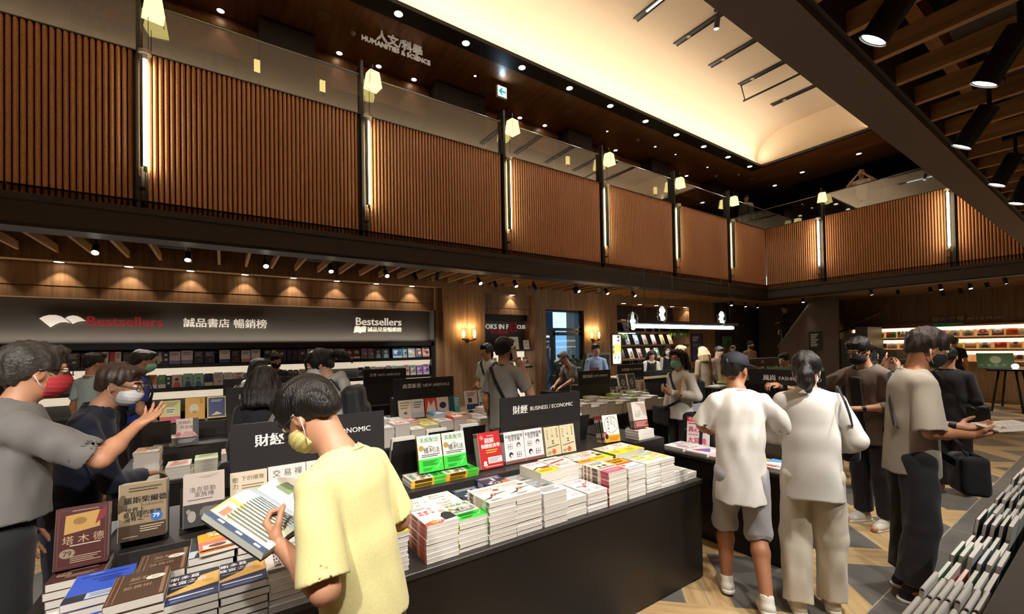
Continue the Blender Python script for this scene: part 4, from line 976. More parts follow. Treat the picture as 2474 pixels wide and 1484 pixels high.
design('red', 'bright red paperback with white title', .178, .245, .020, '#c3272c', '#d9d2c6', [('t', '圖解', .5, .76, .22, '#f4eeea', .02), ('t', '個體經濟學', .53, .61, .172, '#f4eeea', .03), ('l', .30, .40, .82, .52, 2, '#f0c050'), ('e', .16, .86, .10, .10, '#d8574e'), ('t', '7₈', .16, .86, .11, '#fff'), ('l', .4, .86, .7, .92, 1, '#f0b8b0'), ('r', .34, .13, .97, .30, '#f1ebe7'), ('l', .38, .15, .92, .28, 4, '#8a8088'), ('e', .2, .17, .07, .06, '#f3e4da'), ('p', [(.1, .08), (.14, .15), (.26, .15), (.3, .08)], '#f0e0d4'), ('l', .18, .03, .95, .07, 1, '#f4d0c8')], bands=((.1, .9, '#b9b2a6'), (.88, .98, '#8a4038')))
design('manga', 'white paperback with cartoon squares', .170, .222, .016, '#edebee', '#d8d6da', [('t', '社區理財管理', .5, .86, .15, '#222', .03), ('t', '完全手冊', .5, .76, .15, '#222', .03), ('r', .16, .46, .38, .62, '#7a5a4a'), ('r', .18, .47, .26, .53, '#f0eef0'), ('r', .28, .47, .36, .53, '#f0eef0'), ('r', .18, .55, .26, .61, '#f0eef0'), ('r', .28, .55, .36, .61, '#f0eef0'), ('e', .70, .56, .1, .11, '#6a5048'), ('e', .70, .53, .07, .07, '#f0dcd0'), ('e', .28, .28, .1, .11, '#222'), ('e', .30, .25, .06, .06, '#f0e6e0'), ('r', .58, .18, .80, .34, '#55504e'), ('r', .60, .19, .68, .25, '#f0eef0'), ('r', .70, .19, .78, .25, '#f0eef0'), ('r', .60, .27, .68, .33, '#f0eef0'), ('r', .70, .27, .78, .33, '#f0eef0'), ('r', 0, 0, 1, .10, '#8a5a50')], bands=((.7, .95, '#333'), (.0, .1, '#8a5a50')))
design('creamseesaw', 'pale cream paperback with orange dot', .148, .215, .016, '#ded3ae', '#cdc29c', [('v', '理財金律', .18, .86, .115, '#5a503a', .0), ('v', '21條', .50, .88, .13, '#4a4232', .0), ('v', '簡單致富', .82, .90, .115, '#5a503a', .0), ('p', [(.1, .30), (.9, .36), (.9, .335), (.1, .275)], '#4a4030'), ('p', [(.4, .40), (.5, .46), (.6, .40)], '#7a5a3a'), ('e', .5, .50, .07, .04, '#6a5a40'), ('e', .52, .13, .135, .135, '#ee6a38'), ('l', .08, .05, .36, .16, 3, '#8a8060')])
design('cup', 'white paperback with brown foot', .165, .235, .055, '#e4ddd6', '#e9e4da', [('r', 0, 0, 1, .30, '#8a3c34'), ('p', [(.2, .98), (1, .9), (1, .4), (.75, .5), (.6, .8)], '#c9b4a6'), ('t', 'CUP', .38, .60, .24, '#a8a098', .0), ('l', .12, .42, .6, .54, 3, '#a49c94'), ('l', .1, .06, .95, .26, 4, '#e0b8b0')], bands=((.0, .3, '#7a4038'), (.05, .95, '#d6cfc2')))
design('press', 'cream paperback with brown vertical title', .160, .225, .020, '#cfc2ab', '#c4b69e', [('v', '壓力', .13, .84, .17, '#4a3c2c', .0), ('t', '下的優雅', .6, .86, .16, '#5a4a34', .0), ('l', .3, .62, .9, .74, 2, '#8a7a60'), ('e', .5, .3, .3, .2, '#b09a7a')])
design('zen', 'grey paperback with painted fruit', .178, .228, .022, '#dcd4cf', '#cfc6c0', [('t', '交 易 禪', .5, .84, .225, '#2e2a2a', .0), ('l', .3, .56, .78, .68, 3, '#5a5452'), ('l', .62, .42, .92, .47, 1, '#8a8482'), ('e', .12, .17, .14, .13, '#c8503a'), ('e', .44, .19, .15, .14, '#d4512e'), ('e', .80, .22, .15, .14, '#d8973a'), ('r', 0, 0, 1, .07, '#7a6a5c')])
design('talmud', 'dark maroon paperback with gold picture', .150, .225, .030, '#4a2220', '#6a5a4c', [('r', .05, .04, .95, .955, '#6a4a40'), ('r', .06, .045, .94, .95, '#48201f'), ('p', [(.16, .56), (.84, .62), (.82, .90), (.18, .87)], '#b08a4c'), ('p', [(.74, .66), (.92, .76), (.95, .94), (.82, .88)], '#7a2a2a'), ('e', .45, .76, .13, .09, '#8a6634'), ('t', '塔 木 德', .53, .46, .225, '#b49a78', .0), ('l', .28, .35, .86, .385, 1, '#c9b8a0'), ('e', .24, .25, .145, .115, '#8a7a64'), ('t', '79', .24, .25, .17, '#4a2220', .01), ('l', .3, .08, .88, .2, 4, '#a89078'), ('l', .3, .925, .8, .945, 1, '#c0a890')])
design('roth', 'tan hardback with round blue sticker', .158, .235, .066, '#8f7d62', '#d8d5cd', [('r', 0, .0, 1, .27, '#463527'), ('e', .08, .62, .10, .3, '#5a4a38'), ('e', .12, .45, .13, .12, '#b09a78'), ('l', .2, .84, .9, .94, 2, '#4a3c2c'), ('t', '羅斯柴爾德', .56, .70, .185, '#16120f', .03), ('t', 'Rothschild', .70, .605, .115, '#5f4f3a', .0), ('t', '世界上', .34, .53, .135, '#1e1914', .01), ('t', '最有錢的家族', .50, .455, .135, '#1e1914', .01), ('t', '沒有之一', .38, .38, .135, '#1e1914', .01), ('e', .80, .37, .125, .125, '#2f67b4'), ('t', '79', .79, .38, .15, '#f0f4f8', .02), ('l', .45, .12, .96, .24, 3, '#b9aa90'), ('l', .1, .04, .4, .09, 1, '#8f7d62')], hard=False)
design('rock', 'grey hardback with vintage car photograph', .158, .235, .036, '#b9ada4', '#a39a92', [('r', 0, 0, 1, .43, '#3b3a39'), ('t', '洛克菲勒', .46, .70, .16, '#4a443e', .0), ('t', '家族傳', .50, .60, .16, '#4a443e', .0), ('l', .1, .49, .7, .53, 1, '#6a635c'), ('p', [(.3, .94), (.9, .98), (.6, .90)], '#a49a92'), ('p', [(.38, .20), (.75, .24), (.82, .34), (.5, .36), (.4, .30)], '#6d6a68'), ('r', .42, .12, .80, .19, '#8c8783'), ('e', .2, .2, .1, .16, '#9a948f'), ('e', .86, .27, .06, .1, '#8b8682'), ('l', .74, .06, .92, .36, 9, '#77736f'), ('e', .12, .3, .05, .07, '#8d8782')])
design('blue', 'bright blue paperback', .165, .225, .027, '#2b55c8', '#b4bcc8', [('l', .2, .92, .45, .95, 1, '#dfe6f4'), ('l', .1, .80, .9, .88, 1, '#1a2e74'), ('e', .62, .6, .2, .09, '#1f3d98'), ('l', .3, .66, .8, .76, 1, '#1f3d98'), ('r', 0, 0, 1, .20, '#b8c4d4'), ('r', 0, 0, .34, .20, '#2a2628'), ('l', .4, .04, .96, .17, 2, '#6a7a90')])
design('babel', 'white paperback with bold black title', .165, .225, .030, '#ece9e4', '#d9d5cd', [('t', '巴比倫', .5, .66, .24, '#1a1a1a', .03), ('t', '富人', .6, .42, .26, '#1a1a1a', .03), ('l', .2, .84, .8, .9, 1, '#8a6a5a'), ('e', .9, .56, .1, .18, '#a07a5a')])
design('brown', 'brown paperback with oval label', .150, .220, .031, '#4b3426', '#a48a5c', [('r', .03, .03, .14, .97, '#8b6a56'), ('r', .05, .04, .12, .96, '#4b3426'), ('r', .9, .03, .97, .97, '#8b6a56'), ('t', '股利', .48, .72, .2, '#a8917a', .0), ('l', .3, .54, .66, .6, 1, '#8d745e'), ('t', '投資術', .48, .42, .17, '#a8917a', .0), ('e', .76, .66, .18, .12, '#e9e0d4'), ('l', .68, .62, .84, .70, 2, '#9a8068')])
design('navysand', 'navy and sand paperback', .150, .222, .027, '#22283c', '#e3d9c6', [('p', [(0, .28), (1, .40), (1, .86), (.62, .80), (.5, .56), (0, .36)], '#dcae62'), ('e', .78, .55, .12, .1, '#c89a50'), ('t', '斯多葛', .30, .86, .2, '#e9e9ec', .03), ('t', '致富之道', .36, .68, .19, '#e9e9ec', .03), ('r', 0, 0, 1, .26, '#2f3f6c'), ('l', .06, .13, .9, .22, 1, '#dfe4f0'), ('l', .1, .03, .9, .10, 2, '#8b98bc'), ('l', .05, .50, .4, .55, 1, '#a8aab4')])
design('hill', 'black paperback with orange corner', .150, .222, .030, '#1f2226', '#bdb2a4', [('t', '拿破崙', .5, .82, .24, '#dfe0e0', .02), ('t', '希爾', .5, .60, .24, '#dfe0e0', .0), ('r', .42, 0, 1, .30, '#d98f42'), ('r', 0, 0, .42, .30, '#b9d2dc'), ('p', [(.12, 0), (.34, 0), (.3, .2), (.16, .2)], '#26262c'), ('e', .23, .25, .07, .06, '#d0a080'), ('l', .48, .06, .95, .24, 3, '#7a4a1a')])
design('fin', 'white paperback with heavy black title', .163, .228, .024, '#ece5e0', '#d9d2c8', [('v', '財務自由計畫', .24, .93, .165, '#131313', .05), ('l', .44, .80, .9, .92, 2, '#8a7a70'), ('e', .72, .66, .16, .14, '#b99a84'), ('e', .62, .34, .15, .09, '#d89a90'), ('r', 0, 0, 1, .14, '#1b191a'), ('l', .40, .02, .95, .12, 2, '#e6e0da'), ('p', [(.45, .16), (.95, .20), (.95, .30), (.5, .24)], '#6a5a50')])
design('plainwhite', 'white paperback', W5, H5, .024, '#efece6', '#e4dfd6', [('l', .2, .55, .8, .8, 3, '#9a948a'), ('e', .5, .3, .18, .12, '#b0a898')])

# ---------------------------------------------------------------- the long front table
def display_table(label, x0, x1, y0, y1, h, riser=None, foot=0.012):
    t = thing('display_table', label, 'table', ((x0+x1)/2, (y0+y1)/2, 0), 0, 'black display tables')
    mx, my = (x1-x0)/2, (y1-y0)/2
    mb = MB(); mb.cbox(-mx+.01, mx-.01, -my+.01, my-.01, foot, h-0.03, 0.004); mb.build('cabinet', M_BLACK, t)
    mb = MB(); mb.cbox(-mx, mx, -my, my, h-0.03, h, 0.003); mb.build('table_top', mat('grey_black_top', '#2e2b29', 0.4, noise=(40, .06)), t)
    mb = MB(); mb.box(-mx+.04, mx-.04, -my+.04, my-.04, 0, foot); mb.build('plinth', M_BLACKM, t)
    return t
def riser(label, x0, x1, y0, y1, z0, z1):
    mb = MB(); mb.cbox(-(x1-x0)/2, (x1-x0)/2, -(y1-y0)/2, (y1-y0)/2, 0, z1-z0, 0.003)
    o = mb.build('display_riser', MATS['grey_black_top'], None, ((x0+x1)/2, (y0+y1)/2, z0))
    return tag(o, label, 'display riser', 'risers on the book tables')
def sign(label, x0, x1, y, z0, z1, cn, en, base_z, rz=0.0, size=0.075, loc_mid=None, cnf=0.17, enf=0.42):
    t = thing('sign_board', label, 'sign', ((x0+x1)/2, y, base_z), rz, 'black section signs on the tables'); w = (x1-x0)/2
    mb = MB(); mb.cbox(-w, w, 0, 0.012, z0-base_z, z1-base_z, 0.001); mb.build('board', M_SIGN, t)
    if z0-base_z > 0.01:
        mb = MB(); mb.cbox(-w+0.005, w-0.005, 0.0, 0.16, 0, z0-base_z, 0.002); mb.build('base_block', MATS['grey_black_top'], t)
    H = z1-z0; zt = z1-base_z-H*0.40
    mb = MB(); mb.text(cn, size*1.12, 0.0, 0.035, 'l', 'xz', (-w+2*w*0.14, -0.0008, zt), fit=2*w*cnf/0.8)
    mb.text(en, size, 0.0, 0.012, 'r' if False else 'l', 'xz', (-w+2*w*(0.14+cnf/0.8+0.035), -0.0008, zt), fit=2*w*enf/0.8)
    mb.build('lettering', M_WHITE, t)
    return t
T1 = .715
display_table('long black book table in the foreground', -0.63, 2.89, 1.81, 3.42, T1)
riser('low dark riser along the middle of the front table', -0.375, 2.86, 2.42, 3.0, T1, .86)
sign('black BUSINESS / ECONOMIC sign behind the reading boy in yellow', 0.024, 0.816, 2.62, 1.085, 1.325, '財經', 'BUSINESS / ECONOMIC', .86, cnf=.135, enf=.44)
sign('black BUSINESS / ECONOMIC sign in the middle of the front table', 1.664, 2.449, 2.62, 1.085, 1.327, '財經', 'BUSINESS / ECONOMIC', .86, cnf=.135, enf=.44)
GF = 'paperbacks stacked on the front table'
for key, x, y, n, wh in (
    ('growth', .600, 1.855, 8, 'beside the boy in yellow'), ('one_chart', .846, 1.845, 8, 'between the yellow and green covers'), ('green', 1.013, 1.850, 7, 'at the table front edge'),
    ('buffett', 1.176, 1.835, 9, 'by the green cover'), ('buffett', 1.345, 1.838, 9, 'by the grey portrait book'), ('grey_face', 1.522, 1.835, 5, 'along the front edge'),
    ('thirty', 1.690, 1.850, 3, 'along the front edge'), ('mainforce', 1.862, 1.850, 5, 'along the front edge'), ('pinkband', 2.040, 1.85, 8, 'along the front edge'),
    ('orangetop', 2.222, 1.85, 7, 'along the front edge'), ('yellowdots', 2.402, 1.86, 10, 'next to the orange-topped stack'), ('yellowdots', 2.555, 1.86, 10, 'second of the yellow pair'),
    ('lowwhite', 2.705, 1.86, 4, 'near the table right end'), ('bluewave', 2.82, 1.86, 2, 'on the table corner'),
    ('stormy', .675, 2.09, 6, 'partly behind the boy in yellow'), ('bestfam', .862, 2.085, 4, 'by the orange script book'), ('bestfam', 1.010, 2.095, 4, 'by the navy hardcover'),
    ('navygold', 1.192, 2.085, 4, 'behind the pink-white pair'), ('navygold', 1.362, 2.09, 5, 'beside its navy twin'), ('grey_face', 1.54, 2.085, 4, 'in the second row'),
    ('yellowstripe', 1.695, 2.08, 7, 'in the second row'), ('redribbon', 1.85, 2.085, 7, 'in the second row'), ('ovaltech', 2.01, 2.09, 7, 'lying in the second row'), ('yellowman', 2.18, 2.09, 7, 'in the second row'),
    ('lemon', 2.40, 2.12, 5, 'behind the yellow pair'), ('lemon', 2.565, 2.13, 5, 'second of the lemon pair'), ('whitered', 2.725, 2.09, 5, 'behind the corner books'), ('bluewave', 2.82, 2.10, 5, 'in the second row'),
    # left part of the table
    ('brown', -.245, 1.845, 6, 'at the table front'), ('navysand', -.095, 1.845, 5, 'by the brown stack'), ('navysand', .060, 1.845, 5, 'by the black-titled stack'), ('fin', .215, 1.850, 6, 'nearest the boy'), ('fin', .385, 1.87, 6, 'half hidden by the boy'),
    ('babel', -.50, 1.84, 4, 'at the table left corner'), ('blue', -.365, 2.0, 6, 'on the left of the table'), ('brown', -.20, 2.085, 5, 'in the second row'), ('hill', -.045, 2.085, 6, 'in the second row'), ('hill', .12, 2.085, 6, 'under the open magazine'), ('plainwhite', .30, 2.11, 6, 'behind the reading boy'),
    ('talmud', -.468, 2.24, 5, 'under its display copy')):
    stack(key, x, y, T1, n, wh, GF)
# bright magazine resting on the stacks
mb = MB(); mb.col = hx('#e8aa2e'); N_ = 8
W_, H_ = 0.30, 0.21
def curl(u): return 0.010*sin(pi*u)*0.6
v = []; 
for i in range(N_+1):
    u = i/N_; v += [((u-.5)*W_, -H_/2, 0.012+curl(u)), ((u-.5)*W_, H_/2, 0.012+curl(u))]
mb.add(v, [(2*i, 2*i+2, 2*i+3, 2*i+1) for i in range(N_)], True)
mb.col = hx('#d8d0c8'); mb.box(-W_/2, W_/2, -H_/2, H_/2, 0, 0.011)
draw(mb, [('r', 0, .0, 1, .42, '#e07a68'), ('p', [(0, .36), (.5, .60), (1, .56), (1, .30), (.0, .28)], '#dd7a6a'), ('r', .04, .04, .40, .24, '#efe4da'), ('r', .44, .04, .70, .26, '#efe4da'), ('r', .73, .04, .97, .26, '#efe4da'), ('p', [(.3, .44), (.5, .62), (.62, .58), (.46, .42)], '#3cb0a4'), ('p', [(.5, .5), (.75, .72), (.85, .6), (.66, .46)], '#c8306a'), ('p', [(.66, .6), (.95, .8), (.97, .7), (.8, .52)], '#e8e0dc'), ('e', .2, .14, .1, .05, '#5a463c'), ('e', .57, .15, .08, .05, '#4a5a48'), ('e', .85, .14, .08, .05, '#a8685a'), ('t', 'Saving', .30, .72, .15, '#f6efe0', .02), ('l', .1, .84, .6, .9, 1, '#f4e8c8')], W_, H_, 0.0215)
tag(mb.build('magazine', M_PRINT, None, (.06, 2.19, .902), (0, 0, RD(4))), 'yellow and salmon illustrated magazine lying across the stacks before the reading boy', 'magazine')
# displays on the riser
RZ = .86
stack('green', 1.045, 2.475, RZ, 2, 'lying spine-out under the green pair', GF, side=True); stack('green', 1.278, 2.475, RZ, 2, 'spine-out under the green pair, nearer the red book', GF, side=True)
for x, wh in ((1.10, 'first'), (1.272, 'second')):
    easel(x, 2.585, .9045, .165, .20, 'black easel holding the %s upright green-banded book' % wh)
    stand_book('green', x, 2.575, .909, 14, 'upright front copy of the green-banded book, %s of the pair' % wh, n=1)
easel(1.535, 2.555, RZ, .17, .2, 'black easel holding the bright red book'); stand_book('red', 1.535, 2.545, RZ+.005, 14, 'upright front copy of the bright red book', n=3)
for x, k, wh, n in ((1.745, 'manga', 'first', 3), (1.92, 'manga', 'second', 1), (2.10, 'creamseesaw', 'first', 3), (2.255, 'creamseesaw', 'second', 1)):
    stand_book(k, x, 2.56, RZ+.002, 9, 'upright front copy of the book with %s, %s of its pair' % (DES[k].what.split(' with ')[1], wh), n=n)
for x, k, wh in ((.105, 'press', 'brown vertical title book under the sign'), (.28, 'zen', 'painted fruit book under the sign'), (.462, 'zen', 'painted fruit book nearer the boy'), (.64, 'plainwhite', 'white book behind the boy')):
    stand_book(k, x, 2.56, RZ+.002, 9, 'upright front copy of the '+wh, n=2)
easel(-.295, 2.53, RZ, .165, .2, 'black easel holding the tan and brown hardback'); stand_book('roth', -.295, 2.50, RZ+.03, 10, 'upright front copy of the tan hardback with blue sticker', n=2)
easel(-.092, 2.53, RZ, .165, .2, 'black easel holding the vintage car hardback'); stand_book('rock', -.078, 2.50, RZ+.03, 10, 'upright front copy of the vintage car hardback', n=3)
easel(-.462, 2.36, .869, .15, .18, 'black easel on the maroon stack'); stand_book('talmud', -.462, 2.345, .875, 12, 'upright front copy of the dark maroon book', n=2)
mb = MB(); mb.cbox(-.20, .20, -.42, .42, 0, .86, .003); tag(mb.build('display_plinth', M_BLACK, None, (3.105, 2.86, 0)), 'slim black plinth at the right end of the front table', 'plinth')
easel(2.775, 2.60, RZ, .17, .2, 'black easel holding the big oval book'); stand_book('ovaltech', 2.775, 2.59, RZ+.005, 12, 'upright front copy of the big oval book', n=4, rz=RD(-8))
stack('whitered', 3.13, 2.50, RZ, 3, 'on the plinth beside the brown-footed book', GF, side=True)
easel(3.12, 2.60, RZ+.078, .17, .16, 'black easel on the slim plinth'); stand_book('cup', 3.12, 2.585, RZ+.083, 12, 'upright front copy of the white book with brown foot', n=1, rz=RD(-6))
# books facing the far side, seen from behind
for x, y, z, wh in ((1.02, 2.86, RZ, 'behind the green pair'), (1.33, 3.0, RZ, 'between green and red books'), (1.62, 3.02, RZ, 'behind the red book'), (2.60, 2.86, RZ, 'behind the oval book')):
    easel(x, y-.035, z, .20, .235, 'tall black easel facing away, '+wh, -14, lip=.002)
    book('plainwhite', (x, y+.02, z+.118), (RD(90-14), 0, pi), 'white book turned away from view on its easel '+wh, None)
# ================================================================ SHELVES AND THE OTHER TABLES
def wx(u, y): return y*math.tan(YAW+math.atan((u-1237.0)/1029.1))       # where a sight line meets a wall parallel to the long balcony
def wy(u, x): return x/math.tan(YAW+math.atan((u-1237.0)/1029.1))
# --- bestseller shelf
t = thing('bookshelf', 'long black bestseller shelf with lit white strips along the oak wall', 'bookshelf', (-1.7, 8.45, 0))
def bx(m, x0, x1, y0, y1, z0, z1): m.box(x0+1.7, x1+1.7, y0-8.45, y1-8.45, z0, z1)
m = MB(); bx(m, -7, 3.62, 8.22, 8.69, 1.76, 1.84); m.build('top_panel', M_BLACK, t)
m = MB(); bx(m, 3.56, 3.64, 8.22, 8.69, 0, 1.84); m.build('side_panel', M_BLACK, t)
m = MB(); bx(m, -7, 3.56, 8.60, 8.69, 0, 1.76); m.build('back_panel', M_BLACK, t)
for z in (1.475, 1.12, 0.765): m = MB(); bx(m, -7, 3.56, 8.20, 8.60, z, z+0.05); m.build('shelf_board', M_BLACK, t)
for z0, z1 in ((1.375, 1.475), (1.02, 1.12)):
    m = MB(); m.prism([(8.245-8.45, z1), (8.36-8.45, z1), (8.60-8.45, z0-0.16), (8.56-8.45, z0-0.16)], 'x', -7+1.7, 3.56+1.7) if False else m.add([(-5.3, -0.16, z1-0.001), (5.26, -0.16, z1-0.001), (5.26, -0.10, z0-0.02), (-5.3, -0.10, z0-0.02)], [(0, 1, 2, 3)])
    m.build('lit_panel', mat('lit_white_strip', '#e9dfcd', 0.6, emit='#ffedd0', estr=0.55), t)
m = MB(); bx(m, -7, 3.56, 8.25, 8.6, 0, 0.42); m.build('base_cabinet', M_BLACK, t)
def face_mesh(base, kind, a, b, w=0.15, h=0.215, th=0.03):
    mb = MB(); mb.col = hx('#d9d3c8'); mb.box(-w/2, w/2, -h/2, h/2, 0, th-0.001); mb.col = hx(base); mb.box(-w/2, w/2, -h/2, h/2, th-0.001, th)
    A = {'band': [('r', 0, 0, 1, .28, a), ('l', .15, .66, .85, .9, 2, b)],
         'circle': [('e', .5, .60, .34, .30, a), ('e', .5, .52, .15, .08, base), ('r', 0, 0, 1, .2, b)],
         'split': [('r', 0, .3, .48, 1, a), ('r', 0, 0, 1, .28, b), ('l', .55, .5, .95, .9, 3, a)],
         'figure': [('e', .5, .62, .2, .17, a), ('p', [(.15, 0), (.3, .42), (.7, .42), (.9, 0)], b)],
         'art': [('p', [(.05, .1), (.3, .9), (.5, .6), (.75, .95), (.9, .3), (.6, .05)], a), ('p', [(.2, .2), (.45, .5), (.8, .2)], b), ('e', .7, .85, .1, .09, b)],
         'lines': [('l', .12, .55, .88, .92, 4, a), ('e', .6, .3, .16, .12, b)],
         'comic': [('e', .35, .6, .25, .22, a), ('e', .68, .45, .25, .24, b), ('r', 0, 0, 1, .15, a), ('e', .5, .85, .3, .08, b)],
         'plain': [('l', .2, .6, .8, .8, 2, a)]}[kind]
    draw(mb, A, w, h, th, 0.0006)
    return mb.mesh('face_out_book', [M_PRINT])
ROW1 = [(-20, 8, '#8d8f92', 'lines', '#555', '#666'), (11, 55, '#2b3146', 'circle', '#e8e8ea', '#e4e4e6'), (58, 88, '#7a3a34', 'lines', '#c8a890', '#40201e'), (90, 120, '#6a3834', 'lines', '#b89a88', '#3a1c1a'), (121, 158, '#7b7a78', 'figure', '#3a3432', '#2c2826'), (160, 192, '#37302c', 'lines', '#d6cfc8', '#c8beb4'), (195, 230, '#22252c', 'art', '#c9d2dc', '#eef'), (232, 262, '#f0ece8', 'split', '#c8303a', '#d0cdd6'), (263, 293, '#f0ece8', 'split', '#c8303a', '#d0cdd6'), (296, 326, '#3c3c42', 'plain', '#6a6a70', '#333'), (328, 358, '#241a1a', 'circle', '#e8d8d8', '#1c1414'), (363, 396, '#34343a', 'art', '#c9c9cf', '#d8c060'),
 (408, 436, '#e6dfe6', 'band', '#8480b8', '#77727e'), (437, 466, '#e6dfe6', 'band', '#8480b8', '#77727e'), (468, 492, '#23242e', 'lines', '#b0aab0', '#556'), (493, 519, '#23242e', 'lines', '#b0aab0', '#556'), (529, 556, '#eeece8', 'band', '#27507e', '#8a8a88'), (558, 580, '#2c2422', 'lines', '#8a8078', '#5a5048'), (582, 605, '#ece8e6', 'band', '#b98a78', '#4a6a9a'), (606, 629, '#ece8e6', 'band', '#b98a78', '#4a6a9a'), (637, 655, '#1c2c2a', 'band', '#3a8a80', '#d8d8d0'), (656, 668, '#e8c840', 'plain', '#7a6a20', '#333'), (670, 691, '#3a4668', 'figure', '#d8b09a', '#1e1e2a'), (694, 706, '#23263a', 'plain', '#667', '#333'), (707, 719, '#23263a', 'plain', '#667', '#333'), (720, 741, '#3a4668', 'figure', '#d8b09a', '#26263a'), (742, 758, '#e0d0b8', 'band', '#a88a68', '#6a5a48'),
 (762, 786, '#d8c8c0', 'figure', '#c89a88', '#a05a58'), (788, 806, '#c8d0d8', 'figure', '#c8a898', '#5a6a8a'), (809, 833, '#ead0d0', 'figure', '#d8a898', '#c8405a'), (835, 852, '#5a2024', 'circle', '#d8c8b0', '#ece4dc'), (853, 870, '#5a2024', 'circle', '#d8c8b0', '#ece4dc'), (872, 887, '#8a6a98', 'comic', '#6aa890', '#d8a8b8'), (888, 903, '#8a6a98', 'comic', '#6aa890', '#d8a8b8'), (905, 921, '#2e3440', 'figure', '#c8a090', '#7aa0a0'), (923, 940, '#2e3440', 'figure', '#c8a090', '#7aa0a0'), (948, 971, '#4a8ac0', 'comic', '#d8e0f0', '#3a5a8a'), (972, 983, '#7ab0b0', 'comic', '#caa', '#345'), (985, 1002, '#8ab8e0', 'comic', '#f0d0d8', '#e8c84a'), (1003, 1018, '#a06a7a', 'comic', '#4a6a90', '#e8d8a0'), (1020, 1037, '#d8c0b8', 'comic', '#c06a6a', '#6a4a4a')]
ROW2 = [(30, 66, '#e0dcd8', 'lines', '#999', '#aaa'), (68, 100, '#343438', 'plain', '#888', '#444'), (210, 234, '#d0d8e4', 'lines', '#889', '#a0b'), (236, 256, '#e6e2de', 'plain', '#aaa', '#999'), (258, 282, '#2a58b8', 'lines', '#cfe0f4', '#123'), (305, 330, '#e8e4e0', 'band', '#889', '#777'), (332, 353, '#efece8', 'band', '#f0642c', '#9aa8a0'), (355, 379, '#c8863a', 'band', '#ece8e4', '#9a5a20'), (381, 401, '#3f8a4a', 'band', '#dfe8d8', '#d8d040'), (413, 440, '#e6c8c6', 'figure', '#3a2c2a', '#c8504a'), (441, 466, '#8cc8b8', 'figure', '#7a6a60', '#3a4a70'), (467, 491, '#8cc8b8', 'figure', '#7a6a60', '#3a4a70'), (493, 514, '#24365e', 'band', '#ece9e6', '#5a7ab0'), (515, 539, '#ece6e8', 'lines', '#999', '#888'), (540, 562, '#ece6e8', 'lines', '#999', '#888'), (563, 588, '#ecd8c8', 'comic', '#d89a6a', '#5a7aa8'),
 (676, 693, '#e6e4ea', 'plain', '#999', '#888'), (695, 707, '#2a1a1e', 'band', '#c82c34', '#eee'), (708, 720, '#2a1a1e', 'band', '#c82c34', '#eee'), (722, 743, '#e0dadc', 'band', '#c84a4c', '#3a3034'), (746, 764, '#e88a6a', 'figure', '#f0e0d0', '#c83a30'), (864, 878, '#3c5068', 'comic', '#a0b8c8', '#222'), (880, 894, '#4a6a8a', 'comic', '#c0c8d8', '#234'), (896, 908, '#b8a890', 'comic', '#d86a7a', '#e8d060'), (910, 926, '#c8a8a0', 'comic', '#e0a040', '#804a90'), (932, 944, '#9a7aa0', 'comic', '#e8d8d0', '#c05a6a'), (946, 958, '#8ab0a0', 'comic', '#e8c8c0', '#508a6a'), (960, 972, '#6aa08a', 'comic', '#f0e0d0', '#c86a5a'), (974, 988, '#c89ab0', 'comic', '#e0d060', '#70508a'), (990, 1004, '#8ab8b0', 'comic', '#f0d8d0', '#b85a6a'), (1006, 1019, '#a88ac8', 'comic', '#d8c8f0', '#7a4a9a'), (1021, 1036, '#b090d0', 'comic', '#e0c8e8', '#6a3a8a')]
CN = {'band': 'banded', 'circle': 'round-emblem', 'split': 'two-tone', 'figure': 'portrait', 'art': 'inked-art', 'lines': 'small-print', 'comic': 'comic-art', 'plain': 'plain'}
FM = {}
for rn, row, z, nm in ((0, ROW1, 1.525, 'top'), (1, ROW2, 1.17, 'second')):
    for i, (u0, u1, base, kd, a, b) in enumerate(row):
        x0, x1 = wx(u0, 8.26), wx(u1, 8.26); w = x1-x0
        key = (base, kd, a, b, round(w, 2))
        if key not in FM: FM[key] = face_mesh(base, kd, a, b, w=round(w-0.006, 3), h=0.195+0.012*((i*5) % 3)/2)
        h = 0.195
        o = link('face_out_book', FM[key], None, ((x0+x1)/2, 8.27, z+0.002), (RD(80), 0, 0))
        bb = 0.195+0.012*((i*5) % 3)/2
        o.location = ((x0+x1)/2, 8.27+bb/2*cos(RD(80)), z+0.002+bb/2*sin(RD(80)))
        tag(o, '%s cover facing out on the %s bestseller shelf, %s from the pillar' % (CN[kd], nm, ordn(len(row)-1-i)), 'book', 'face-out books on the bestseller shelf')
# row of number tags and the two black index cards
for i, (u, z) in enumerate(((401, 1.525), (407, 1.17))):
    m = MB(); m.col = hx('#1c191b'); m.box(-0.035, 0.035, -0.004, 0.004, 0, 0.19); m.col = hx('#d8d4d0')
    for zz in (0.13, 0.06): m.quad((-0.016, -0.0046, zz), (0.016, -0.0046, zz), (0.016, -0.0046, zz+0.035), (-0.016, -0.0046, zz+0.035))
    tag(m.build('index_card', M_PRINT, None, (wx(u, 8.26), 8.24, z)), 'black index card standing among the covers on the %s bestseller shelf' % ('top', 'second')[i], 'sign')

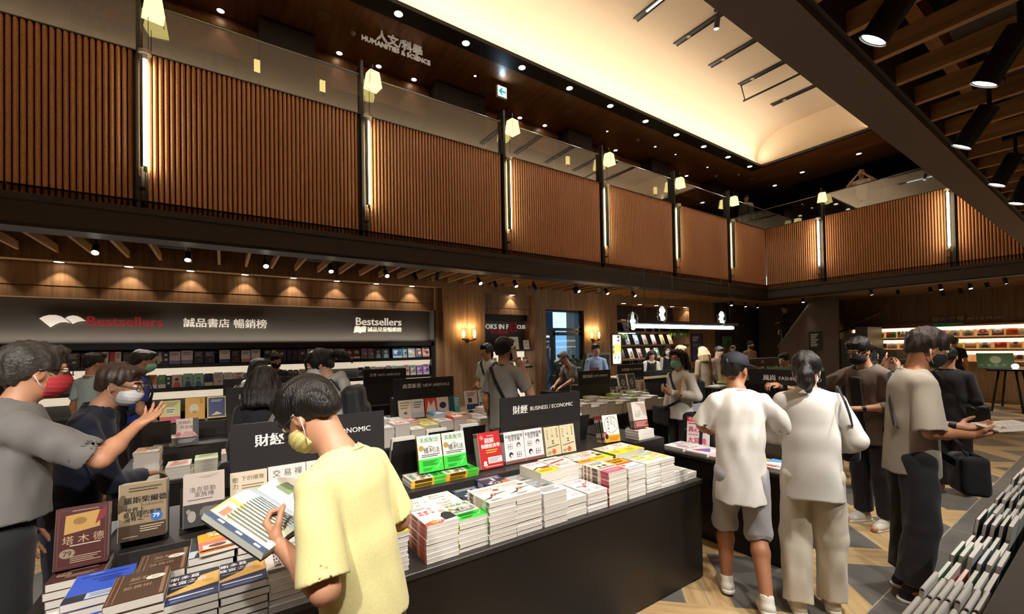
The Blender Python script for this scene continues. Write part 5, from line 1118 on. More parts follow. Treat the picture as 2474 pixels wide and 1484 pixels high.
# --- grey focus bay shelves
t = thing('bookshelf', 'lit white shelf with books under the grey focus panel', 'bookshelf', (5.5, 8.45, 0))
m = MB()
for z in (1.60, 1.20, .8): m.box(-0.66, 0.68, -0.2, 0.15, z, z+0.04)
m.build('shelf_board', M_BLACK, t); m = MB(); m.box(-0.66, 0.68, 0.13, 0.16, 0, 1.60); m.build('back_panel', mat('lit_white_back', '#e8dcc6', 0.6, emit='#ffedd0', estr=0.7), t)
for i, (x, z, base, kd, a, b, w) in enumerate(((5.27, 1.64, '#ece4d8', 'lines', '#a98', '#caa', .15), (5.44, 1.64, '#7aa0c8', 'art', '#e8e0d0', '#d87a50', .17), (5.66, 1.64, '#efece6', 'plain', '#bbb', '#aaa', .26), (6.02, 1.64, '#efeae4', 'lines', '#caa8a0', '#bbb', .15), (5.35, 1.24, '#c84a3c', 'band', '#eee', '#222', .16), (5.56, 1.24, '#d8b0a0', 'figure', '#7a4a3a', '#402a24', .16), (5.78, 1.24, '#8a3a34', 'art', '#d8c8b0', '#222', .16), (6.0, 1.24, '#b87a70', 'comic', '#e8d8c8', '#603030', .16), (5.1, 1.24, '#e8d8d0', 'art', '#b06a5a', '#884', .16))):
    o = link('face_out_book', face_mesh(base, kd, a, b, w=w, h=.22 if w < .2 else .3), None, (x, 8.29, z+.11 if w < .2 else z+.15), (RD(82), 0, 0))
    tag(o, '%s cover on the %s shelf under the grey focus panel, %s along' % (CN[kd], 'upper' if z > 1.5 else 'lower', ORD[i % 4] if z > 1.5 else ORD[i-4]), 'book', 'books in the focus bay')

# --- plant shelves
t = thing('bookshelf', 'oak plant and book shelves beside the yellow lightbox poster', 'bookshelf', (10.83, 8.45, 0))
m = MB(); m.box(-1.68, 1.69, 0.35, 0.44, 0, 2.9); m.build('back_panel', mat('shelf_back_black', '#1a1715', 0.6), t)
for z in (2.40, 2.10, 1.71, 1.30): m = MB(); m.box(-1.68, 1.69, -0.22, 0.35, z-0.045, z); m.build('shelf_board', W_SHELF, t)
m = MB(); m.box(-1.68, 1.69, -0.2, 0.35, 0, .55); m.build('base_cabinet', W_SHELF, t)
m = MB(); m.box(-1.60, -0.9, -0.21, -0.19, 2.035, 2.05); m.build('led_strip', emis('shelf_led_white', '#f4fff8', 5.0), t)
add_light('AREA', 'shelf_led', (10.8, 8.28, 2.04), (10.8, 8.3, 1.7), 7, NEUT, 3.0, size_y=0.04); add_light('AREA', 'shelf_led', (10.8, 8.28, 1.65), (10.8, 8.3, 1.3), 7, NEUT, 3.0, size_y=0.04)
PS = [(1518, 1.71, '#a8b0b8', 'art', '#dfe4ea', '#667'), (1540, 1.71, '#5a9ad8', 'art', '#e8eef4', '#2a5a98'), (1561, 1.71, '#8a7a70', 'lines', '#cbb', '#544'), (1582, 1.71, '#e8c0c0', 'circle', '#f6f0ea', '#a86a70'), (1603, 1.71, '#e8b850', 'figure', '#7a5a30', '#5a8a8a'), (1622, 1.71, '#f0b84a', 'art', '#f6ead0', '#b8662a'), (1505, 1.30, '#3a2c26', 'plain', '#876', '#543'), (1527, 1.30, '#e8e0d0', 'art', '#3a3a44', '#c87a50'), (1548, 1.30, '#6a2c28', 'lines', '#e8d0b8', '#caa'), (1570, 1.30, '#b89a80', 'comic', '#e8d8c0', '#6a7a5a'), (1590, 1.30, '#5a7a64', 'comic', '#c8d8c0', '#203028'), (1515, 2.10, '#b8b0b0', 'art', '#e8e4e0', '#665'), (1561, 2.10, '#e8c8b8', 'comic', '#c86a5a', '#555'), (1580, 2.10, '#e4dcd2', 'comic', '#889', '#c98'), (1596, 2.10, '#b8c0c0', 'comic', '#688', '#444')]
for i, (u, z, base, kd, a, b) in enumerate(PS):
    x = wx(u, 8.3); hh = .31 if z < 2 else (.36 if u == 1515 else .17)
    if z > 2 and u != 1515: hh = .17
    o = link('face_out_book', face_mesh(base, kd, a, b, w=hh*.72, h=hh), None, (x, 8.32+.5*hh*cos(RD(72)), z+.5*hh*sin(RD(72))), (RD(72), 0, RD(12)))
    sh = {1.71: 'middle', 1.30: 'lower', 2.10: 'upper'}[z]
    tag(o, '%s cover leaning on the %s oak plant shelf, %s from the yellow poster' % (CN[kd], sh, ORD[i if z == 1.71 else i-6 if z == 1.30 else i-11]), 'book', 'books on the plant shelves')
for i, u in enumerate((1526, 1546, 1566)):
    x = wx(u, 8.3); m = MB(); m.col = hx(('#4a90d8', '#23304a', '#1e2430')[i]); m.prism([(-.16, 0), (.16, 0), (.15, .46), (-.15, .46)], 'y', -.05, .05); m.col = hx('#c8d4e0'); m.tube([(-.06, 0, .46), (-.05, 0, .62), (.05, 0, .62), (.06, 0, .46)], .008)
    o = m.build('tote_bag', M_PAINT, None, (x, 8.32, .64)); tag(o, ('pale blue', 'navy', 'black')[i]+' tote bag hanging under the lowest plant shelf', 'bag', 'tote bags under the plant shelves')
def foliage(mb, c, r, n, ln, seed, droop=0.3, wid=0.02, cols=('#3f6a2c', '#55823a', '#2f5524')):
    g = random.Random(seed)
    for k in range(n):
        a = g.uniform(0, 2*pi); el = g.uniform(-0.4, 1.3); L_ = ln*g.uniform(.6, 1.1); d = np.array([cos(a)*cos(el), sin(a)*cos(el), sin(el)])
        b = np.array(c)+np.array([g.uniform(-r[0], r[0]), g.uniform(-r[1], r[1]), g.uniform(-r[2], r[2])]); s_ = np.cross(d, (0, 0, 1)); s_ /= np.linalg.norm(s_)+1e-6
        mid = b+d*L_*.5; tip = b+d*L_+np.array([0, 0, -droop*L_]); mb.col = hx(g.choice(cols))
        mb.add([b, mid+s_*wid, tip, mid-s_*wid, mid+np.array([0, 0, .25*wid])], [(0, 1, 4), (1, 2, 4), (2, 3, 4), (3, 0, 4)])
    return mb
t = thing('potted_fern', 'bushy green fern on the middle plant shelf', 'plant', (wx(1500, 8.3)+.08, 8.36, 1.71))
m = MB(); m.lathe([(.05, 0), (.08, .1), (.085, .12), (.07, .12), (.0001, .11)], 14); m.build('pot', mat('grey_pot', '#5a5650', .7), t); foliage(MB(), (0, 0, .25), (.22, .08, .12), 260, .16, 3, .8, .012).build('leaves', M_PAINT, t)
t = thing('trailing_plant', 'leafy trailing plant on the upper plant shelf near the far end', 'plant', (wx(1648, 8.3), 8.34, 2.10))
m = MB(); m.lathe([(.06, 0), (.08, .09), (.07, .09), (.0001, .08)], 14); m.build('pot', MATS['grey_pot'], t); foliage(MB(), (-.2, -.05, .06), (.5, .08, .06), 160, .16, 5, 1.4, .018).build('leaves', M_PAINT, t)
t = thing('potted_palm', 'dark green leafy plant on the floor before the glass door', 'plant', (6.85, 7.7, 0))
m = MB(); m.lathe([(.12, 0), (.18, .42), (.19, .45), (.16, .45), (.0001, .43)], 18); m.build('pot', MATS['grey_pot'], t); foliage(MB(), (0, 0, .95), (.30, .25, .40), 170, .36, 8, .6, .045).build('leaves', M_PAINT, t)
m = MB(); m.prism([(-.42, 1.0), (.42, 1.0), (.42, 1.48), (.40, 1.52), (-.40, 1.52), (-.42, 1.48)], 'y', -.02, .02); m.mat = 1; m.box(-.36, .36, -.024, -.02, 1.06, 1.45); m.mat = 0; m.box(-.4, -.36, -.02, .02, 0, 1.0); m.box(.36, .4, -.02, .02, 0, 1.0)
tag(m.build('notice_stand', [mat('pale_grey_frame', '#9a9490', .5), mat('notice_dark', '#4a4240', .6)], None, (8.2, 8.02, 0)), 'pale grey rounded notice frame standing behind the man in the blue shirt', 'sign stand')

# --- art and music records
REC = [(2073, '#efece8', 'lines', '#444', '#333'), (2098, '#efece8', 'art', '#a8a8a8', '#444'), (2124, '#9ab83a', 'art', '#3a5a28', '#e0d84a'), (2153, '#3f9a58', 'split', '#c84a50', '#3f9a58'), (2181, '#2c2c2c', 'art', '#e0e0da', '#999'), (2209, '#2e3438', 'lines', '#9aa0a8', '#567'), (2240, '#3aa0d8', 'band', '#e8d83a', '#48a848'), (2272, '#b84a44', 'figure', '#e8b8a8', '#1c1418'), (2305, '#eceae8', 'lines', '#556', '#333'), (2339, '#ece0dc', 'figure', '#aaa', '#888'), (2375, '#efece8', 'circle', '#c83a40', '#2a2a2c'), (2411, '#b88aa8', 'circle', '#f0e8ec', '#7a4a6a'), (2446, '#e0803a', 'comic', '#d8503a', '#c8402c'), (2474, '#efe0d0', 'plain', '#777', '#666'), (2506, '#27303a', 'plain', '#777', '#666')]
REC2 = [(2073, '#e6d8c8', 'plain', '#888', '#666'), (2098, '#c83a34', 'figure', '#901c20', '#701018'), (2130, '#6a5a52', 'comic', '#c8b8a8', '#332'), (2155, '#d8d0c8', 'lines', '#777', '#999'), (2185, '#e0c890', 'art', '#c89a50', '#886'), (2215, '#e0d0a0', 'plain', '#998', '#888'), (2312, '#e0e050', 'plain', '#99a', '#884'), (2344, '#e0c0a0', 'circle', '#ecd8c0', '#c86a50'), (2379, '#dfdad4', 'figure', '#887', '#555'), (2417, '#c83c2e', 'comic', '#e06a3c', '#a82c20'), (2453, '#d8a890', 'figure', '#3a2c2a', '#b87a60'), (2495, '#8a8a90', 'art', '#ccc', '#333')]
REC3 = [(2425, '#b8b0b0', 'comic', '#7a6a80', '#d0a8a0'), (2456, '#8a706c', 'comic', '#c8b0a8', '#402c2c'), (2495, '#d8ccc4', 'art', '#a88', '#665')]
t = thing('record_shelf', 'wide pale oak record shelves with warm light strips under the cornice', 'bookshelf', (AX-.1, 0, 0))
for z in (2.13, 1.765, 1.42, 1.08): m = MB(); m.box(-.05, .44, -6, 5.42, z-.05, z); m.build('shelf_board', W_LIGHT, t)
for z in (2.08, 1.715, 1.37): m = MB(); m.box(.0, .03, -6, 5.38, z-.10, z-.005); m.build('light_strip', mat('warm_light_strip', '#ffe9c4', .5, emit='#ffdca4', estr=2.2), t)
m = MB(); m.box(.42, .45, -6, 5.42, 0, 2.1); m.build('back_panel', W_LIGHT, t)
m = MB(); m.col = hx('#6a2c20'); m.box(-.07, -.05, 3.1, 5.4, 2.085, 2.19); m.col = hx('#7a3420'); m.box(-.071, -.05, 3.5, 4.2, 2.085, 2.19); m.col = hx('#4aa088'); m.box(-.072, -.05, 2.8, 3.4, 2.085, 2.19); m.build('header_strip', M_PRINT, t)
for rr, nm, z in ((REC, 'top', 1.765), (REC2, 'second', 1.42), (REC3, 'third', 1.08)):
    for i, (u, base, kd, a, b) in enumerate(rr):
        y = wy(u, AX-.08); s_ = .27 if rr is not REC3 else .27
        nx = wy(u+25, AX-.08); s_ = min(.30, max(.22, abs(y-nx)*.94))
        o = link('record_sleeve', face_mesh(base, kd, a, b, w=s_, h=min(s_, .27), th=.01), None, (AX-.06, y, z+.14), (RD(82), 0, RD(-90)))
        tag(o, '%s record sleeve on the %s lit art shelf, %s from the stairs' % (CN[kd], nm, ordn(i)), 'record', 'record sleeves on the art wall')
for k, z in enumerate((2.06, 1.70, 1.35)): add_light('AREA', 'record_led', (AX-.02, 2.0, z-.02), (AX-.02, 2.0, 0), 11, (1, .85, .6), .04, size_y=7.0)

# --- second row of tables
TT = .715
display_table('black book table of the second row, behind the reading boy', -.72, 2.86, 4.22, 5.9, TT)
riser('dark riser along the second book table', -.45, 2.75, 4.86, 5.4, TT, .86)
display_table('black book table with magazines in front of the service counter', 3.62, 5.82, 4.20, 5.35, TT)
sign('black NEW ARRIVALS sign on the second book table behind the green books', 1.70, 2.50, 5.07, 1.10, 1.335, '商業新書', 'NEW ARRIVALS', .86, cnf=.235, enf=.36)
sign('black NEW ARRIVALS sign behind the long-haired woman in black', .016, .79, 5.07, 1.10, 1.345, '社科新書', 'NEW ARRIVALS', .86, cnf=.235, enf=.36)
m = MB(); m.cbox(-.5, 1.5, -.30, .30, 0, .86, .004); tag(m.build('display_plinth', M_BLACK, None, (.1, 6.45, 0)), 'dark plinth behind the second row of tables under the psychology sign', 'plinth')
sign('black psychology sign half hidden behind the other section signs', -.005, .78, 6.45, 1.10, 1.36, '心理勵志', 'PSYCHOLOGY', .86, cnf=.235, enf=.36)
m = MB(); m.cbox(-.65, .65, -.30, .30, 0, .86, .004); tag(m.build('display_plinth', M_BLACK, None, (2.1, 6.75, 0)), 'dark plinth before the bestseller shelf carrying a small sign', 'plinth')
sign('small NEW ARRIVALS sign close to the bestseller shelf by the hanging plant', 1.75, 2.42, 6.6, 1.17, 1.40, '文學', 'NEW ARRIVALS', .86, cnf=.12, enf=.42)
riser('dark riser on the magazine table in front of the counter', 3.75, 5.75, 4.72, 5.2, TT, .86)
sign('black NEW ARRIVALS sign on the magazine table behind the caller', 4.33, 5.01, 4.66, 1.12, 1.325, '國文新書', 'NEW ARRIVALS', .86, cnf=.235, enf=.36)
sign('black RECOMMENDED sign beside the woman with the green mask', 5.72, 6.42, 5.15, 1.12, 1.36, '文學推薦', 'RECOMMENDED', .86, cnf=.235, enf=.36)
m = MB(); m.cbox(-.5, .5, -.2, .2, 0, .86, .004); tag(m.build('display_plinth', M_BLACK, None, (6.05, 5.35, 0)), 'dark plinth under the recommended sign', 'plinth')
m = MB(); m.cbox(-.5, .5, -.2, .2, 0, .86, .004); tag(m.build('display_plinth', M_BLACK, None, (5.5, 6.25, 0)), 'dark plinth by the glass door under a small sign', 'plinth')
sign('small NEW ARRIVALS sign before the man in the grey cap', 5.16, 5.85, 6.15, 1.15, 1.37, '藝術新書', 'NEW ARRIVALS', .86, cnf=.235, enf=.36)
# simple cover designs for those tables
PAL = [('#f1ece4', '#c8a24a', '#8a7a68'), ('#efe9df', '#c9ccd0', '#777'), ('#d8403a', '#f0e4d8', '#fff'), ('#f0dcd4', '#27365a', '#a66'), ('#6cc8cc', '#2a5a6a', '#f0f0e8'), ('#3f9ad8', '#f0f4f8', '#fff'), ('#efe27a', '#8a7a2a', '#b58'), ('#b8dc8a', '#f0e8d8', '#5a7a3a'), ('#f2efe8', '#e07a5a', '#999'), ('#e8e4dc', '#7a9ac8', '#888'), ('#f0e8da', '#d8a070', '#876'), ('#e4d4c0', '#b0623a', '#543'), ('#f3f0ea', '#d8d048', '#888'), ('#dfe6d8', '#7ab06a', '#686')]
KD = ['lines', 'band', 'art', 'circle', 'split', 'figure']
PN = ['gold-emblem', 'plain pale', 'red', 'pink and navy', 'turquoise', 'sky blue', 'yellow', 'lime green', 'orange-marked', 'blue-marked', 'tan', 'brown-titled', 'lemon-marked', 'soft green']
def simple(i, kd=None, w=.155, h=.222, t=.024):
    key = 's%d%s' % (i, kd or '')
    if key in DES: return key
    p = PAL[i]; kd = kd or KD[i % 6]
    A = {'band': [('r', 0, 0, 1, .3, p[1]), ('l', .15, .5, .85, .9, 3, p[2])], 'lines': [('l', .12, .5, .88, .92, 3, p[1]), ('e', .5, .3, .15, .11, p[2])], 'art': [('p', [(.05, .1), (.3, .9), (.5, .6), (.8, .9), (.9, .3)], p[1]), ('l', .2, .1, .8, .3, 2, p[2])],
         'circle': [('e', .5, .55, .3, .26, p[1]), ('l', .2, .1, .8, .2, 2, p[2])], 'split': [('r', 0, 0, .5, 1, p[1]), ('l', .55, .4, .95, .9, 4, p[2])], 'figure': [('e', .5, .62, .18, .15, p[1]), ('p', [(.2, 0), (.35, .4), (.65, .4), (.85, 0)], p[2])]}[kd]
    design(key, PN[i]+' paperback', w, h, t, p[0], p[0], A)
    return key
STK = MB(); STK.col = hx('#d9d3c9')       # lower copies of the second-row stacks, too many to single out
def short_stack(i, x, y0, z0, n, wh, kd=None, w=.155, h=.222, t=.024):
    key = simple(i, kd); d = DES[key]
    for k in range(n-1):
        jx = RNG.uniform(-.004, .004); z = z0+k*.0246
        STK.col = hx('#dcd6cc'); STK.box(x-d.w/2+jx, x+d.w/2+jx, y0, y0+d.h, z, z+.022); STK.col = hx(PAL[i][0]); STK.box(x-d.w/2+jx, x+d.w/2+jx, y0, y0+d.h, z+.022, z+.0243)
    book(key, (x, y0+d.h/2, z0+(n-1)*.0246), (0, 0, RNG.uniform(-.03, .03)), '%s paperback topmost %s' % (PN[i], wh), 'topmost books on the second-row tables')
g = random.Random(11)
row = [7, 9, 1, 8, 12, 6, 9, 2, 10, 1, 13, 8]
for i, c in enumerate(row): short_stack(c, 1.02+.165*i, 4.25, TT, 6+(i*5) % 4, 'on the front edge of the second table, %s along' % ordn(i))
row = [13, 1, 1, 2, 6, 5, 10, 11, 0, 8]
for i, c in enumerate(row): short_stack(c, 1.22+.165*i, 4.50, TT, 7+(i*3) % 4, 'in the middle row of the second table, %s along' % ordn(i))
for i, (x, y, c, n, wh) in enumerate(((-.50, 4.35, 10, 9, 'at the near corner of the second table, beneath the pointing hand'), (-.30, 4.26, 10, 4, 'orange-marked, near the pointing hand'), (-.12, 4.26, 7, 5, 'beside the orange one'), (.06, 4.26, 3, 6, 'second from the sign'), (.24, 4.26, 6, 7, 'below the sign end'), (.42, 4.30, 8, 4, 'close to the sign board'), (-.28, 4.28, 11, 2, 'by the dark riser'))):
    if i == 1: c = 8
    short_stack(c, x, y, TT, n, wh)
for i, (x, c) in enumerate(((1.80, 0), (1.96, 1), (2.13, 2), (2.29, 3), (2.45, 4))):
    d = simple(c); a = RD(80); book(d, (x, 5.0+.11*cos(a)-.04, .862+.111*sin(a)), (a, 0, 0), '%s paperback leaning below the NEW ARRIVALS sign' % PN[c], 'books below the new arrivals sign')
design('visual', 'white and blue paperback', .165, .235, .022, '#f0f0ee', '#e8e8e6', [('r', 0, 0, 1, .3, '#2f84d0'), ('t', '可視化', .5, .66, .26, '#2a6ab0', .02), ('l', .1, .8, .9, .92, 2, '#556'), ('r', .1, .08, .45, .22, '#e8d84a')])
design('visual2', 'white and deep blue paperback', .165, .235, .022, '#eceef0', '#e8e8e6', [('r', 0, 0, 1, .25, '#2a4a9a'), ('r', .15, .35, .5, .6, '#4a4448'), ('l', .1, .66, .9, .92, 3, '#667'), ('e', .55, .88, .2, .06, '#e08a6a')])
for k, x, wh in (('visual2', 2.69, 'white and deep blue'), ('visual', 2.885, 'white and sky blue')):
    easel(x, 4.93, .90, .165, .2, 'black easel with the %s paperback' % wh); stand_book(k, x, 4.92, .905, 13, 'upright front copy of the %s book' % wh, n=2 if k == 'visual2' else 1)
stack('visual', 2.80, 4.86, TT+.12, 2, 'lying under the two blue books', None, side=True)
m = MB(); m.cbox(-.5, .5, -.4, .4, 0, .835, .004); tag(m.build('display_plinth', M_BLACK, None, (3.05, 5.28, 0)), 'dark plinth continuing the second table under the blue books', 'plinth')
design('ancient', 'cream paperback with orange spine panel', .17, .24, .06, '#e9dcc6', '#e6d8c0', [('r', .3, .12, .62, .9, '#d8935a'), ('v', '明古國', .78, .88, .16, '#8a4a2a', .0)])
stand_book('ancient', 3.16, 4.95, .836, 8, 'upright front copy of the thick cream book', n=1)
# left end of the second table: displays by the pointing hand
design('bestcover', 'lime and red paperback', .155, .215, .03, '#e3e08a', '#d8d070', [('r', 0, 0, 1, .28, '#d8404a'), ('r', .3, .42, .72, .66, '#f0efe4'), ('l', .32, .45, .7, .63, 2, '#222'), ('l', .06, .72, .94, .95, 3, '#6a7a30'), ('e', .8, .14, .1, .06, '#6a9ad0')])
design('ricecat', 'yellow paperback with a pale figure', .16, .22, .03, '#ecb43c', '#e0a830', [('e', .45, .5, .25, .3, '#f2e6d0'), ('e', .48, .34, .14, .1, '#c89a60'), ('v', '飯糰', .82, .9, .14, '#8a5a10', .0)])
design('nightsea', 'navy picture book with a yellow frame', .16, .22, .03, '#f0d87a', '#e0c860', [('r', .06, .06, .94, .94, '#2a3f80'), ('p', [(.2, .12), (.5, .3), (.8, .16)], '#f0e0b0'), ('l', .2, .74, .8, .86, 2, '#dfe6f4')])
design('drifter', 'pink and black paperback with brush title', .16, .225, .028, '#e6c8c0', '#1c191b', [('r', .74, .28, 1, 1, '#1f1c1e'), ('r', 0, 0, 1, .27, '#221f21'), ('t', '倒頭的', .36, .84, .2, '#2a2426', .0), ('t', '流浪者', .46, .66, .2, '#2a2426', .0), ('e', .12, .40, .11, .1, '#d85a50'), ('p', [(.2, .30), (.4, .5), (.8, .46), (.95, .3)], '#d89a90'), ('l', .1, .06, .9, .2, 3, '#c8b8b4')])
for k, x, y, z, wh in (('bestcover', -.43, 5.30, 1.02, 'lime and red cover'), ('ricecat', -.24, 5.40, 1.02, 'yellow cover with pale figure'), ('nightsea', -.06, 5.40, 1.02, 'navy picture cover'), ('drifter', -.27, 4.80, .885, 'pink and black brush-title cover')):
    easel(x, y+.01, z-.005, .16, .19, 'black easel under the '+wh); stand_book(k, x, y, z, 12, 'upright front copy of the '+wh, n=1)
m = MB(); m.cbox(-.22, .45, -.12, .14, 0, .15, .003); tag(m.build('display_riser', MATS['grey_black_top'], None, (-.28, 5.38, .86)), 'raised black step on the second table carrying yellow picture books', 'display riser')
short_stack(11, -.44, 4.90, .86, 3, 'on the riser behind the pink brush-title book')
easel(-.47, 4.70, .93, .19, .20, 'dark easel seen from behind, under the pointing hand', -12, lip=.002)
# magazine table: low glossy stacks
row = [9, 1, 1, 0, 1, 9, 7, 1, 13, 9, 1, 1, 13]
for i, c in enumerate(row): short_stack(c, 3.75+.16*i, 4.22, TT, 6+(i*7) % 3, 'on the front edge of the magazine table, %s along' % ordn(i))
row = [1, 9, 1, 1, 9, 6, 7, 7, 12, 7, 13, 7]
for i, c in enumerate(row): short_stack(c, 3.85+.16*i, 4.46, TT, 8+(i*5) % 3, 'in the back row of the magazine table, %s along' % ordn(i), kd='lines')
for i in range(9):
    base, a, b = (('#8a7a80', '#d8ccd4', '#3a2c34'), ('#b0a4a8', '#4a3c44', '#e0d0d4'), ('#6a5a60', '#e0d4d4', '#b88a90'))[i % 3]
    o = link('comic_book', face_mesh(base, 'comic', a, b, w=.125, h=.18, th=.02), None, (4.28+.14*i, 4.71, .862+.09), (RD(80), 0, 0))
    tag(o, 'grey manga volume leaning below the sign, %s along the magazine table' % ORD[i], 'comic book', 'grey manga on the magazine table')
design('skull', 'white-edged dark grey book with a white lozenge', .19, .27, .03, '#e9e7e6', '#dcdad8', [('r', .05, .04, .95, .96, '#4c4f50'), ('p', [(.5, .72), (.74, .5), (.5, .28), (.26, .5)], '#b8babb'), ('e', .5, .5, .13, .1, '#5a5c5d'), ('e', .5, .22, .05, .05, '#b8babb')])
for i, x in enumerate((5.36, 5.57)): stand_book('skull', x, 4.72, .96, 12, 'dark grey lozenge book on the magazine table, %s of the pair' % ORD[i], n=1)
m = MB(); m.cbox(-.3, .3, -.08, .08, 0, .10, .003); tag(m.build('display_riser', MATS['grey_black_top'], None, (5.42, 4.79, .86)), 'small black step under the two lozenge books', 'display riser')
for i, x in enumerate((4.98, 5.14)):
    m = MB(); m.setT((0, 0, 0), R=np.array(Matrix.Rotation(RD(-14), 3, 'Y'))); m.col = hx('#1d1a19'); m.box(-.004, .16, -.075, .075, 0, .24)
    for k in range(4): m.col = hx('#d8d2ca'); m.box(-.03*(k+1), -.03*(k+1)+.027, -.075, .075, 0, .23); m.col = hx('#d84a4c'); m.box(-.03*(k+1), -.03*(k+1)+.027, -.075, .075, .23, .236)
    tag(m.build('leaning_books', M_PRINT, None, (x, 4.95, .862)), 'leaning pile of red-topped books on a black easel, %s of two' % ORD[i], 'book', 'red-topped books', kind='stuff')
for i, (x, b0, kd) in enumerate(((5.80, '#e0d0b8', 'lines'), (5.96, '#b8c0cc', 'figure'), (6.12, '#e6dcc8', 'lines'), (6.27, '#cfd0b8', 'art'))):
    o = link('face_out_book', face_mesh(b0, kd, '#a05a50', '#6a7a90', w=.14, h=.21), None, (x, 5.1, .965), (RD(80), 0, 0)); tag(o, '%s cover leaning under the recommended sign, %s along' % (CN[kd], ORD[i]), 'book', 'books under the recommended sign')
o = STK.build('stacked_copies', M_PRINT); tag(o, 'page edges of the stacked copies under the topmost books of the second-row tables', 'books', None, 'stuff')
# ================================================================ RIGHT-HAND SIDE OF THE SHOP
display_table('black magazine table where the couple in white stand', 3.42, 4.58, 1.50, 2.62, TT, foot=.16)
riser('dark riser on the magazine table behind the pink magazine', 3.80, 4.50, 1.60, 2.58, TT, .855)
def mag_mesh(base, art, w=.21, h=.28, t=.006):
    mb = MB(); mb.col = hx('#dcd7d0'); mb.box(-w/2, w/2, -h/2, h/2, 0, t-.0008); mb.col = hx(base); mb.box(-w/2, w/2, -h/2, h/2, t-.0008, t)
    draw(mb, art, w, h, t, .0003); return mb.mesh('magazine', [M_PRINT])
MG = {
 'today': mag_mesh('#f1e9e8', [('r', 0, .86, 1, 1, '#3f9a90'), ('r', 0, .84, .62, 1, '#d8323a'), ('t', '今周刊', .30, .92, .17, '#fff', .02), ('l', .05, .74, .95, .82, 1, '#c84a70'), ('t', '真心記', .46, .58, .27, '#e0407a', .03), ('t', '大冒險', .46, .22, .28, '#e0407a', .03), ('p', [(.55, .1), (.68, .1), (.7, .45), (.76, .62), (.66, .72), (.56, .62)], '#26242a'), ('e', .63, .77, .05, .05, '#d8a890'), ('l', .08, .38, .5, .44, 1, '#c88')]),
 'world': mag_mesh('#d9cba4', [('r', 0, .82, .62, 1, '#b8242c'), ('t', '天下', .24, .91, .2, '#f6ece0', .02), ('t', '五十大', .46, .70, .2, '#2a2420', .02), ('l', .1, .78, .9, .81, 1, '#776'), ('e', .5, .3, .32, .22, '#3f6a4c'), ('e', .52, .28, .16, .1, '#8aa070'), ('p', [(.15, .18), (.3, .45), (.4, .2)], '#2a4a38'), ('l', .1, .02, .9, .1, 1, '#886')]),
 'beauty': mag_mesh('#eceae8', [('t', 'TREND', .4, .80, .22, '#c87a88', .0), ('e', .7, .3, .3, .2, '#c89ab0'), ('l', .05, .4, .5, .6, 3, '#88a')]),
 'violet': mag_mesh('#e6dfe4', [('p', [(.1, .2), (.5, .8), (.9, .3)], '#6a5aa0'), ('r', 0, .8, 1, 1, '#e8e4ec'), ('e', .4, .3, .2, .15, '#b05a8a'), ('l', .1, .84, .8, .96, 1, '#a05a70')]),
 'pinkm': mag_mesh('#e8c0c8', [('l', .1, .6, .9, .9, 3, '#b83a5a'), ('e', .6, .3, .2, .18, '#6a4a50')]),
 'yellowm': mag_mesh('#ecd9b0', [('e', .5, .5, .2, .2, '#2a2628'), ('r', 0, .8, 1, 1, '#e8a030')]),
 'seablue': mag_mesh('#dfe6ea', [('r', 0, .55, 1, 1, '#5f9ac8'), ('p', [(0, .5), (.5, .7), (1, .55), (1, .4), (0, .4)], '#e8eef2'), ('e', .4, .2, .2, .15, '#c87a60'), ('l', .5, .1, .95, .35, 3, '#a06a70')]),
 'greyp': mag_mesh('#a9a8a4', [('r', .1, .1, .9, .75, '#6d6c6a'), ('e', .5, .5, .15, .2, '#c9c5c0'), ('r', .25, .84, .75, .92, '#eee')]),
 'greyq': mag_mesh('#8f8e8a', [('r', .3, .05, .75, .8, '#57534f'), ('e', .52, .6, .1, .1, '#c4b0a0'), ('r', .3, .86, .7, .94, '#f4f2ee')]),
 'palem': mag_mesh('#bfbdb8', [('e', .6, .6, .15, .14, '#a08a80'), ('l', .1, .2, .5, .5, 4, '#7a7874')]),
 'olive': mag_mesh('#8c8a70', [('p', [(.1, .1), (.4, .9), (.8, .7), (.9, .1)], '#b9b39a'), ('l', .2, .8, .8, .92, 1, '#e8e4d8')]),
}
def flat_mags(key, x, y, n, rz, what, z0=TT):
    for i in range(n):
        o = link('magazine', MG[key], None, (x+RNG.uniform(-.003, .003), y+RNG.uniform(-.003, .003), z0+.0064*i), (0, 0, rz+RNG.uniform(-.01, .01)))
        tag(o, '%s, %s' % (what, 'topmost' if i == n-1 else ordn(n-1-i)+' from top'), 'magazine', 'magazines lying on the magazine table')
flat_mags('beauty', 3.60, 2.46, 5, RD(-90), 'white beauty magazine flat at the far table corner'); flat_mags('violet', 3.585, 2.22, 5, RD(-90), 'violet-pictured magazine flat at the table end'); flat_mags('pinkm', 3.58, 1.99, 4, RD(-90), 'pink magazine flat beside the boy in the cap'); flat_mags('yellowm', 3.585, 1.78, 4, RD(-90), 'tan magazine flat beside the boy in the cap')
flat_mags('seablue', 3.57, 1.60, 6, RD(-90), 'sea-blue magazine flat between the couple')
def lean_mag(key, x, y, z, lean, rz, label, grp=None, up=0):
    a = RD(90-lean); R = Matrix.Rotation(rz, 3, 'Z'); p = R @ Vector((0, .14*cos(a), .14*sin(a)))
    return tag(link('magazine', MG[key], None, (x+p.x, y+p.y, z+p.z), (a, 0, rz)), label, 'magazine', grp)
lean_mag('today', 3.735, 2.385, TT+.002, 8, RD(-76), 'pink and white news magazine leaning on the dark riser')
m = MB(); m.box(-.085, .085, -.12, -.116, 0, .08); m.box(-.085, .085, -.12, .02, 0, .004); tag(m.build('acrylic_holder', glass('clear_acrylic', (.95, .97, .97), .08), None, (3.71, 2.39, TT), (0, 0, RD(-90))), 'clear acrylic holder at the foot of the pink magazine', 'stand')
